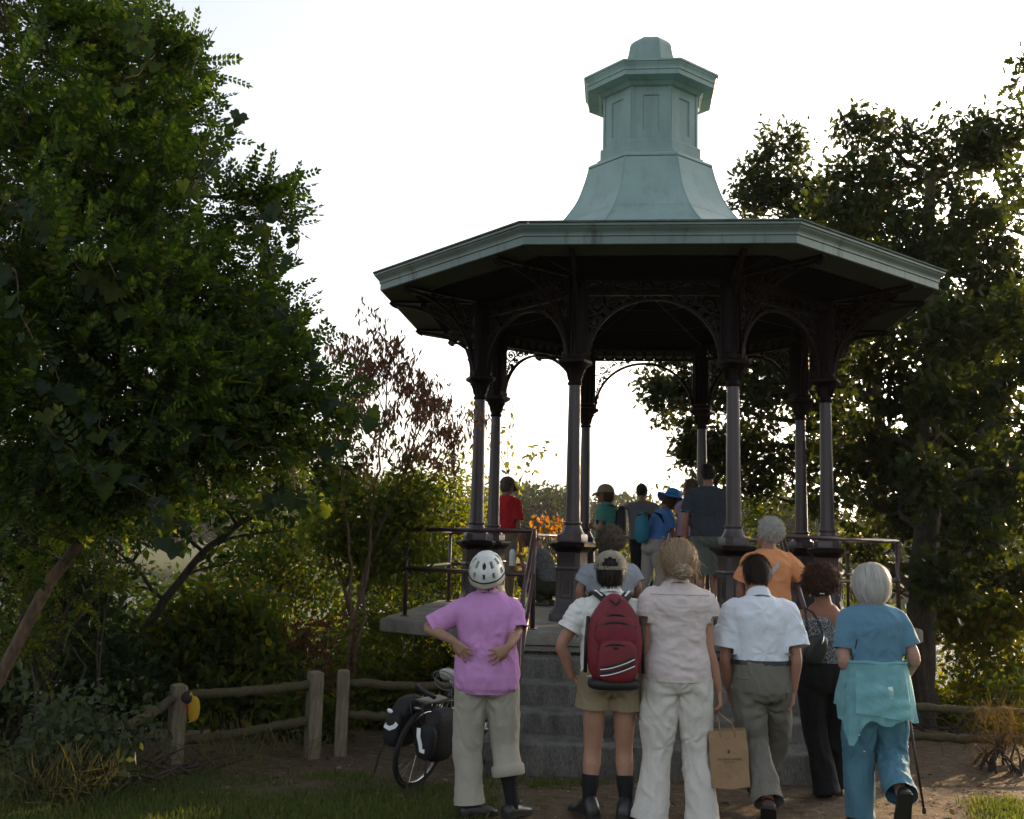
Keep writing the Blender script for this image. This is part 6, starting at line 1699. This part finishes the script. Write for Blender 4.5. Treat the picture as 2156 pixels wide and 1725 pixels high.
# 7 --- grey-blue T-shirt, on the lowest step
p = Person('person with frizzy grey-brown hair in grey-blue T-shirt on the lowest step', on(1282, 8.9, .178), 0, 1.75, .215, .18, .17, .18, 1.1, head_fwd=.02, tone=(.36, .19, .14), vox=.0115)
A_ = p.at; p.J['elr'] = A_(1342, 1235, -.02); p.J['wrr'] = A_(1340, 1262, .12); p.J['ell'] = A_(1222, 1240, 0); p.J['wrl'] = A_(1225, 1290, .1)
p.body(); p.shirt(cloth('grey_blue_jersey', (.27, .29, .33)), .9, .72, .025, .03, .082, .007, 61, vox=.011); p.trousers(cloth('grey_cotton', (.2, .2, .2)), .98, (.55, .55), .02, [.11, .1, .1], .008, 62, 'shorts')
sn = mat('blue_sneaker', (.03, .045, .14), .6)
for n in 'lr': p.shoe(n, sn, 0, 0, .28, .05, sole=mat('white_sole', (.6, .6, .6), .6))
p.hair(hairm('frizzy_hair', (.11, .085, .06), (.2, .16, .12), .3), 'curly', 9, 1.0, 2000, .05, .0022)
# 8 --- orange T-shirt, holding the stair rail
p = Person('person with white curly hair in orange T-shirt holding the right stair rail', on(1618, 9.3, .35), 8, 1.69, .21, .178, .17, .175, 1.1, side=.02, head_fwd=.03, head_yaw=26, tone=(.30, .145, .10), vox=.0115)
A_ = p.at; p.J['elr'] = A_(1700, 1224, -.02); p.J['wrr'] = A_(1694, 1202, .12); p.J['ell'] = A_(1560, 1235, .02); p.J['wrl'] = A_(1558, 1290, .1)
p.hands = {'r': ((-.05, .8, .5), (-.3, .1, -.9), .7)}
p.body(); p.shirt(cloth('orange_jersey', (.64, .27, .12)), .88, .8, .022, .03, .08, .007, 64, vox=.011); p.trousers(cloth('dark_slacks', (.05, .05, .055)), .98, (.06, .06), .02, None, .008, 65)
for n in 'lr': p.shoe(n, M['black_leather'])
p.hair(hairm('white_curls', (.5, .5, .49), (.7, .7, .69), .25), 'curly', 10, .98, 2000, .05, .0022)
mb = MB(); q = p.spine(1.3); strap(mb, [(.07, -.13, 1.33), (.03, -.148, 1.28), (-.04, -.155, 1.2), (-.12, -.15, 1.08), (-.17, -.12, .98)], .03, .004, [(0, -1, .2)] * 5); mb.build('strap', cloth('grey_webbing', (.4, .4, .42)), p.root)
def glasses(P, col=(.02, .02, .02)):
    mb = MB(); m = mat('dark_glasses', col, .2)
    for sg in (-1, 1):
        for d in (1,): mb.loft([[P.Mh @ Vector((sg * .034 + x, .094 + dy - .006 * abs(x) / .02, .012 + z)) for x, z in ((-.022, -.012), (.022, -.014), (.024, .012), (-.022, .012))] for dy in (0, .004)])
        mb.tube([P.Mh @ Vector((sg * .058, .09, .02)), P.Mh @ Vector((sg * .08, .04, .018)), P.Mh @ Vector((sg * .08, -.01, .01))], .003, 5)
    mb.build('glasses', m, P.root)
glasses(p)
Z = SLAB
# 9 --- red shirt
p = Person('person in red shirt and dark cap by the left back column', on(1052, 15.3, Z), -35, 1.80, .23, .20, .19, .185, 1.25, head_fwd=.04, head_pitch=-16, head_yaw=-14, tone=(.22, .10, .07), vox=FV)
p.body(); p.shirt(cloth('red_polo', (.36, .012, .018)), .97, .8, .03, .03, .085, .008, 71, vox=.012); p.trousers(cloth('khaki', (.2, .16, .1)), 1.0, (.05, .05), .025, None, .008, 72, belt=M['black_leather'])
for n in 'lr': p.shoe(n, mat('brown_shoe', (.05, .03, .02), .5))
p.hair(hairm('grey_hair', (.1, .08, .07)), 'cap', 11, 1, 200, .05); cap(p, mat('dark_olive_cap', (.06, .055, .04), .85), strap_=False)
# 10 --- crouching, water bottle
def crouch():
    p = Person('person crouching in black-and-white print top with long brown hair', on(1158, 14.2, Z), 62, 1.62, .19, .165, .16, .18, 1.05, lean=.26, head_fwd=.1, head_pitch=-18, head_yaw=0, tone=(.3, .14, .09), vox=FV, pelvis=(0, 0, -.58))
    for n, sg in (('l', -1), ('r', 1)):
        p.J['knee' + n] = p.J['hip' + n] + Vector((sg * .1, .38, .1)); p.J['ank' + n] = Vector((sg * .1, .1, .08))
    A_ = p.at; p.J['ell'] = A_(1112, 1222, -.1); p.J['wrl'] = A_(1097, 1178, -.25); p.J['elr'] = p.J['shr'] + Vector((.06, .18, -.2)); p.J['wrr'] = p.J['elr'] + Vector((-.08, .2, -.06))
    p.hands = {'l': ((-.5, -.2, .6), (-.7, -.1, -.3), .8)}
    # body built by hand for this pose: rows() are shifted by the lowered pelvis
    p.body()
    mb = MB(); mb.loft([p.ring(z, w + .02, d + .02) for z, w, d in p.rows() if .55 * p.h < z < .845 * p.h])
    for n, sg in (('l', -1), ('r', 1)):
        sh, el = p.J['sh' + n], p.J['el' + n]; limb_loft(mb, [sh + Vector((-sg*.05, 0, 0)), sh, sh.lerp(el, .55)], [.07, .072, .07])
    me = apply_mods(mb, 'top', [pattern_mat('spotted_print', (.02, .02, .022), (.3, .3, .3), 70)], .012, 4); wrinkle(me, .005, (9, 9, 12), 75); link_mesh('top', me, p.root)
    mb = MB(); mb.loft([p.ring(z, w + .02, d + .025) for z, w, d in p.rows() if z < .6 * p.h])
    for n in 'lr':
        hp, kn, an = p.J['hip' + n], p.J['knee' + n], p.J['ank' + n]; limb_loft(mb, [hp, hp.lerp(kn, .5), kn, kn.lerp(an, .5), an], [.105, .095, .078, .07, .06])
    me = apply_mods(mb, 'trousers', [cloth('dark_olive_trousers', (.028, .032, .02))], .012, 4); wrinkle(me, .007, (8, 8, 8), 76); link_mesh('trousers', me, p.root)
    for n in 'lr': p.shoe(n, mat('olive_shoe', (.06, .055, .035), .7))
    p.hair(hairm('long_brown_hair', (.09, .035, .018), (.16, .06, .03)), 'long', 12, 1.05, 700, .2, .004)
    return p
pc = crouch()
W_ = Matrix.Translation(pc.root.location) @ Matrix.Rotation(pc.root.rotation_euler.z, 4, 'Z')
c = pix(1078, 1192, 14.0); bt = empty('water_bottle', (c.x, c.y, c.z)); tag(bt, 'clear plastic water bottle with blue cap held out by the crouching person', 'bottle')
bm_ = mat('frosted_plastic', (.62, .66, .7), .35, .05, 5, spec=.5)
mb = MB(); mb.lathe([(.03, 0), (.038, .006), (.039, .02), (.039, .17), (.036, .195), (.02, .215), (.018, .225)], 16); mb.build('bottle_body', bm_, bt, 40)
mb = MB(); mb.lathe([(.02, .224), (.021, .228), (.021, .25), (.012, .256), (.012, .27)], 14); mb.build('bottle_cap', mat('blue_plastic', (.02, .08, .4), .4), bt, 40)
# 11 --- profile with cap and pack
p = Person('person in profile with tan cap, teal T-shirt and dark pack', on(1272, 15.0, Z), 72, 1.70, .19, .17, .165, .17, 1.15, head_fwd=.03, tone=(.22, .10, .07), vox=FV)
p.J['ell'] = p.J['shl'] + Vector((-.04, .06, -.27)); p.J['wrl'] = p.J['ell'] + Vector((.18, .17, .04)); p.J['elr'] = p.J['shr'] + Vector((.04, .06, -.27)); p.J['wrr'] = p.J['elr'] + Vector((-.18, .17, .02))
p.hands = {'l': ((1, .2, .1), (0, -1, 0), .4), 'r': ((-1, .2, .1), (0, -1, 0), .4)}
p.body(); p.shirt(cloth('teal_tee', (.05, .19, .16)), .9, .62, .022, .03, .075, .007, 81, vox=.012); p.trousers(cloth('dark_trousers', (.03, .03, .035)), .98, (.05, .05), .02, None, .008, 82)
for n in 'lr': p.shoe(n, M['black_leather'])
p.hair(hairm('brown_hair', (.05, .028, .018)), 'long', 13, .95, 400, .1); cap(p, mat('straw_cap', (.22, .17, .1), .85), strap_=False); glasses(p)
backpack(p, mat('dark_nylon', (.012, .013, .014), .6), M['black_cloth'], (0, -.22, 1.16), .14, .085, .24, 'dark backpack worn by the person in profile on the platform', False)
# 12 --- leaning on the back rail
p = Person('person in grey T-shirt leaning with both arms on the back railing', on(1350, 16.05, Z), 0, 1.80, .235, .195, .175, .175, 1.05, lean=.1, head_fwd=.06, head_pitch=-6, tone=(.22, .11, .075), vox=FV)
A_ = p.at; p.J['ell'] = A_(1306, 1090, .05); p.J['wrl'] = A_(1308, 1122, .26); p.J['elr'] = A_(1396, 1090, .05); p.J['wrr'] = A_(1392, 1122, .26)
p.body(); p.shirt(cloth('grey_tee', (.12, .125, .14)), .93, .7, .028, .035, .085, .008, 84, vox=.012); p.trousers(cloth('black_trousers', (.014, .014, .018)), 1.0, (.05, .05), .022, None, .008, 85)
for n in 'lr': p.shoe(n, M['black_leather'])
p.hair(hairm('black_crop', (.018, .014, .013)), 'short', 14, .97, 500, .03)
# 13 --- blue hat
p = Person('person in blue sun hat and blue T-shirt with teal backpack', on(1372, 14.45, Z), -62, 1.60, .185, .165, .15, .165, 1.05, lean=.2, head_fwd=.08, head_pitch=-16, tone=(.26, .12, .085), vox=FV)
p.J['kneel'] += Vector((0, -.05, 0)); p.J['ankl'] += Vector((0, -.2, 0)); p.J['kneer'] += Vector((0, .08, 0))
p.J['elr'] = p.J['shr'] + Vector((.03, .06, -.27)); p.J['wrr'] = p.J['elr'] + Vector((0, .17, -.16)); p.J['ell'] = p.J['shl'] + Vector((-.03, .06, -.27)); p.J['wrl'] = p.J['ell'] + Vector((0, .17, -.16))
p.body(); p.shirt(cloth('blue_tee', (.06, .17, .42)), .93, .6, .018, .022, .072, .006, 87, vox=.012); p.trousers(cloth('stone_trousers', (.3, .29, .27)), .98, (.04, .04), .02, [.105, .1, .09, .095, .1, .11], .009, 88)
for n in 'lr': p.shoe(n, M['black_leather'])
p.hair(hairm('dark_red_hair', (.06, .022, .014)), 'long', 15, .98, 500, .12)
def sunhat(P, m, band):
    Mh = P.Mh @ Matrix.Rotation(R(-6), 4, 'X'); nu = 36; rows = []
    prof = [(.225, -.012), (.21, .004), (.17, .018), (.126, .03), (.12, .045), (.115, .092), (.101, .13), (.064, .148), (.012, .152)]
    for r, z in prof:
        rows.append([Mh @ Vector((r * .92 * math.cos(2*PI*j/nu), r * math.sin(2*PI*j/nu) - .005, z + .015 + (.022 * math.sin(2*PI*j/nu * 3 + 1) * max(0, r - .11) / .1))) for j in range(nu)])
    mb = MB(); mb.loft(rows, cap=False); o = mb.build('sun_hat', m, P.root, True)
    mb = MB(); mb.loft([[Mh @ Vector((r * .92 * math.cos(2*PI*j/nu), r * math.sin(2*PI*j/nu) - .005, z)) for j in range(nu)] for r, z in ((.1225, .047), (.121, .072))], cap=False); mb.build('hat_band', band, o, True)
sunhat(p, cloth('blue_hat', (.035, .2, .5)), cloth('blue_band', (.025, .13, .36)))
backpack(p, cloth('teal_nylon', (.02, .17, .25), rough=.6), M['black_cloth'], (0, -.19, 1.08), .12, .07, .21, 'teal backpack worn by the person in the blue sun hat', False, strp=True)
# 14 --- pink-lilac shirt, turned away
p = Person('person with light brown hair in lilac shirt beside the dark-shirted person', on(1455, 14.2, Z), 14, 1.76, .2, .17, .16, .175, 1.05, head_fwd=.04, head_yaw=30, tone=(.24, .115, .085), vox=FV)
A_ = p.at; p.J['ell'] = A_(1432, 1090, 0); p.J['wrl'] = A_(1424, 1130, .08)
p.body(); p.shirt(cloth('lilac_shirt', (.26, .19, .28)), .98, .62, .02, .025, .076, .007, 90, vox=.012); p.trousers(M['black_cloth'], 1.02, (.05, .05), .02, None, .008, 91)
for n in 'lr': p.shoe(n, M['black_leather'])
p.hair(hairm('light_brown_hair', (.13, .085, .05), (.2, .14, .09)), 'short', 16, 1.06, 700, .07)
# 15 --- dark shirt and shorts
p = Person('tall person in charcoal T-shirt and grey-green shorts by the right front column', on(1492, 12.7, Z), -6, 1.86, .24, .205, .195, .19, 1.15, head_fwd=.03, head_yaw=-8, head_pitch=-3, tone=(.25, .12, .08), vox=.0115)
A_ = p.at; p.J['ell'] = A_(1443, 1100, 0); p.J['wrl'] = A_(1440, 1165, .06); p.J['kneer'] = A_(1508, 1215, .12); p.J['ankr'] = A_(1500, 1268, -.12); p.J['kneel'] = A_(1475, 1218, .1)
p.body(); p.shirt(cloth('charcoal_tee', (.04, .048, .058)), .97, .62, .03, .035, .088, .008, 93, vox=.012)
tb_ = [c for c in p.ends if c[0].x < 0][0]; mb = MB(); e, d, r1 = tb_; mb.tube([e - d * .012, e + d * .006], [r1 + .004, r1 + .003], 18, cap=False); mb.build('sleeve_trim', cloth('blue_trim', (.03, .2, .32)), p.root, True)
p.trousers(cloth('sage_shorts', (.11, .13, .115)), 1.0, (.52, .52), .025, [.12, .115, .125], .011, 94, 'shorts')
for n in 'lr': p.shoe(n, M['black_leather'])
p.hair(hairm('near_black_hair', (.02, .015, .013)), 'short', 17, .97, 500, .03)

# ------------------------------------------------------------ bicycle with panniers
M['tyre'] = mat('tyre_rubber', (.012, .012, .012), .8, .2, 30, .3, 80)
M['bike_black'] = mat('bike_black', (.012, .012, .013), .3, .1, 10, spec=.5)
M['pannier'] = mat('pannier_nylon', (.008, .008, .009), .65, .3, 10, .5, 60)
def bicycle():
    g = pix(868, 1655, 7.85); base = Vector((g.x, g.y, gz(g.x, g.y)))
    root = empty('bicycle', base, R(14)); root.rotation_euler = (R(0), R(12), R(-30)); root.scale = (.9, .9, .9)
    tag(root, 'parked bicycle with black panniers left of the person in pink', 'bicycle')
    rw = .335; wb = 1.03
    def wheel(y):
        mb = MB(); mb.tube([(0, y + rw * math.cos(a) , rw + rw * .95 * math.sin(a)) for a in [2*PI*k/40 for k in range(41)]], .02, 8); w = mb.build('wheel', M['tyre'], root, True)
        mb = MB(); mb.tube([(0, y + (rw - .03) * math.cos(a), rw + (rw - .03) * .95 * math.sin(a)) for a in [2*PI*k/40 for k in range(41)]], .011, 6); mb.build('rim', M['wire'], w, True)
        mb = MB()
        for k in range(28):
            a = 2*PI*k/28; sg = 1 if k % 2 else -1; mb.tube([(sg * .03, y + .02 * math.cos(a + .8), rw + .02 * math.sin(a + .8)), (0, y + (rw - .035) * math.cos(a), rw + (rw - .035) * .95 * math.sin(a))], .0013, 3)
        sp = mb.build('spokes', M['wire'], w); sp['kind'] = 'stuff'
        mb = MB(); mb.tube([(-.045, y, rw), (.045, y, rw)], .018, 8); mb.build('hub', M['wire'], w, True)
    wheel(0); wheel(wb)
    def t(nm, pts, r=.016, m='bike_black'): mb = MB(); mb.tube(pts, r, 8); return mb.build(nm, M[m], root, True)
    bb = (0, .43, .29); st = (0, .27, .78); hd0, hd1 = (0, .87, .86), (0, .92, .70)
    t('seat_tube', [bb, st], .017); t('down_tube', [bb, hd1], .019); t('top_tube', [(0, .285, .74), hd0], .016); t('head_tube', [(0, .86, .90), (0, .93, .66)], .021)
    for sg in (-1, 1):
        t('chain_stay', [(sg*.02, .42, .29), (sg*.055, 0, rw)], .009); t('seat_stay', [(sg*.015, .285, .73), (sg*.055, 0, rw)], .008); t('fork_blade', [(sg*.03, .93, .66), (sg*.05, wb - .02, .5), (sg*.05, wb, rw)], .011)
        t('crank', [(sg*.06, .43, .29), (sg*.065, .43 + sg*.15, .25)], .009, 'wire'); mb = MB(); mb.box(sg*.065 if sg > 0 else -.155, .155 if sg > 0 else -.065, .43 + sg*.15 - .04, .43 + sg*.15 + .04, .24, .262, .004); mb.build('pedal', M['bike_black'], root)
    t('chain_ring', [(.05, .43 + .09*math.cos(a), .29 + .09*math.sin(a)) for a in [2*PI*k/24 for k in range(25)]], .005, 'wire')
    t('seat_post', [st, (0, .255, .88)], .013, 'wire')
    mb = MB(); rows = []
    for y, w, z in ((.10, .05, .90), (.13, .085, .915), (.18, .09, .92), (.24, .06, .915), (.32, .03, .91), (.375, .02, .90)): rows.append(sring((0, y + .05, z), (1, 0, 0), (0, 0, 1), w, .03, 14, 2.4))
    mb.loft(rows); mb.build('saddle', mat('sheepskin_saddle', (.42, .40, .36), .95, .15, 25, .8, 120), root, True)
    t('stem', [(0, .86, .90), (0, .85, .98), (0, .90, 1.0)], .014); t('handlebar', [(-.29, .80, 1.0), (-.22, .86, 1.01), (-.08, .90, 1.0), (.08, .90, 1.0), (.22, .86, 1.01), (.29, .80, 1.0)], .012, 'wire')
    for sg in (-1, 1): t('grip', [(sg*.30, .785, 1.0), (sg*.22, .86, 1.01)], .017)
    # rack and panniers
    for sg in (-1, 1): t('rack_rail', [(sg*.05, .26, .70), (sg*.06, .05, .72), (sg*.06, -.2, .72), (sg*.055, 0, rw)], .006)
    mb = MB(); mb.box(-.055, .055, -.16, .2, .715, .73, .004); mb.build('rack_deck', M['bike_black'], root)
    for sg in (-1, 1):
        mb = MB(); rbag(mb, (sg*.165, -.02, .50), .098, .18, .21, 3.0, 26, 16); V = np.array(mb.v); V += (.008 * fbm(V * 14, 2, 5 + sg))[:, None]; V[:, 0] += sg * .18 * np.clip(.52 - V[:, 2], 0, 1) * .4; mb.v = [tuple(q) for q in V]; pn = mb.build('pannier', M['pannier'], root, True)
        mb = MB(); rbag(mb, (sg*.165, -.195, .46), .08, .05, .14, 3, 20, 12); mb.build('pannier_pocket', M['pannier'], pn, True)
        mb = MB()
        if sg < 0: strap(mb, [(-.235, -.21, .50), (-.215, -.249, .475), (-.165, -.252, .47), (-.12, -.252, .50), (-.105, -.252, .53)], .034, .005, [(-.5, -1, 0)] + [(0, -1, 0)] * 4)
        else: strap(mb, [(.105, -.249, .56), (.12, -.254, .50), (.15, -.249, .44), (.165, -.249, .40), (.20, -.252, .405)], .034, .005, [(0, -1, 0)] * 5)
        mb.build('reflective_strip', M['reflect'], pn)
        mb = MB(); strap(mb, [(sg*.2, -.2, .36), (sg*.23, -.22, .24), (sg*.235, -.23, .08)], .02, .004, [(0, -1, 0)] * 3); mb.build('strap', M['pannier'], pn)
        if sg < 0: mb = MB(); mb.ellipsoid((-.20, -.246, .60), (.03, .008, .018), 10, 6); mb.build('reflector', M['reflect'], pn, True)
    t('u_lock', [(-.16, .0, .79), (.05, -.02, .76)], .02); 
    mb = MB(); mb.tube([(.02 + .10*math.cos(a*1.0) * (1 + .15*math.sin(a*.37)), .12 + .04*math.sin(a*.7), .84 + .055*math.sin(a) + .004*a) for a in [k*.35 for k in range(60)]], .0045, 5); mb.build('cable_lock', mat('cable_sleeve', (.13, .14, .13), .3, spec=.5), root, True)
    mb = MB(); mb.tube([(.0, -.1, .5), (0, -.15, .66)], .01, 6); mb.lathe([(.03, .66), (.03, .675)], 10, (0, -.16)); mb.build('rear_reflector', M['bike_black'], root)
    return root
bicycle()

# ------------------------------------------------------------ cap hanging on the fence post
c = pix(407, 1478, 8.86); hc_ = empty('yellow_cap', c, 0); hc_.scale = (1.2, 1.2, 1.2); tag(hc_, 'bright yellow cap with dark crown hanging on the left fence post', 'cap')
yel = leaf_mat('yellow_cap_cloth', [(.62, .40, .04), (.66, .44, .05)], .35, .7, (1.2, 1.1, .6)); 
mb = MB(); rows = []
for k in range(13):        # the bill, hanging edge down and bowed
    a = -PI/2 + PI*k/12; ca, sa = math.cos(a), math.sin(a); rows.append([Vector((-.035 + .022*sa*sa + (.095*ca**.75)*q, -.02 - .03*math.sin(q*2.6), -.03 + .10*sa*(1 - .1*q) - .012*q)) for q in (0, .2, .4, .6, .8, 1)])
mb.loft(rows, cap=False, closed=False)
me = mb.mesh('bill', yel, True); ob = link_mesh('bill', me, hc_); so = ob.modifiers.new('s', 'SOLIDIFY'); so.thickness = .006
mb = MB(); mb.ellipsoid((-.03, -.005, .03), (.055, .05, .045), 16, 10); mb.build('crown', mat('dark_cap_crown', (.025, .024, .018), .85), hc_, True)
mb = MB(); rows = []
for k in range(7): t_ = k/6; rows.append([Vector((-.05 + .04*t_, -.03, -.01 - .09*t_)) + Vector((q * .02, 0, 0)) for q in (0, 1)])
mb.loft(rows, cap=False, closed=False); mb.build('red_trim', leaf_mat('red_trim', [(.4, .04, .02), (.45, .05, .02)], .3, .7, (1.1, .8, .5)), hc_)
mb = MB(); mb.tube([(-.02, .01, .05), (-.05, .03, .065), (-.085, .05, .05)], .004, 5); mb.build('hanging_loop', M['black_cloth'], hc_)
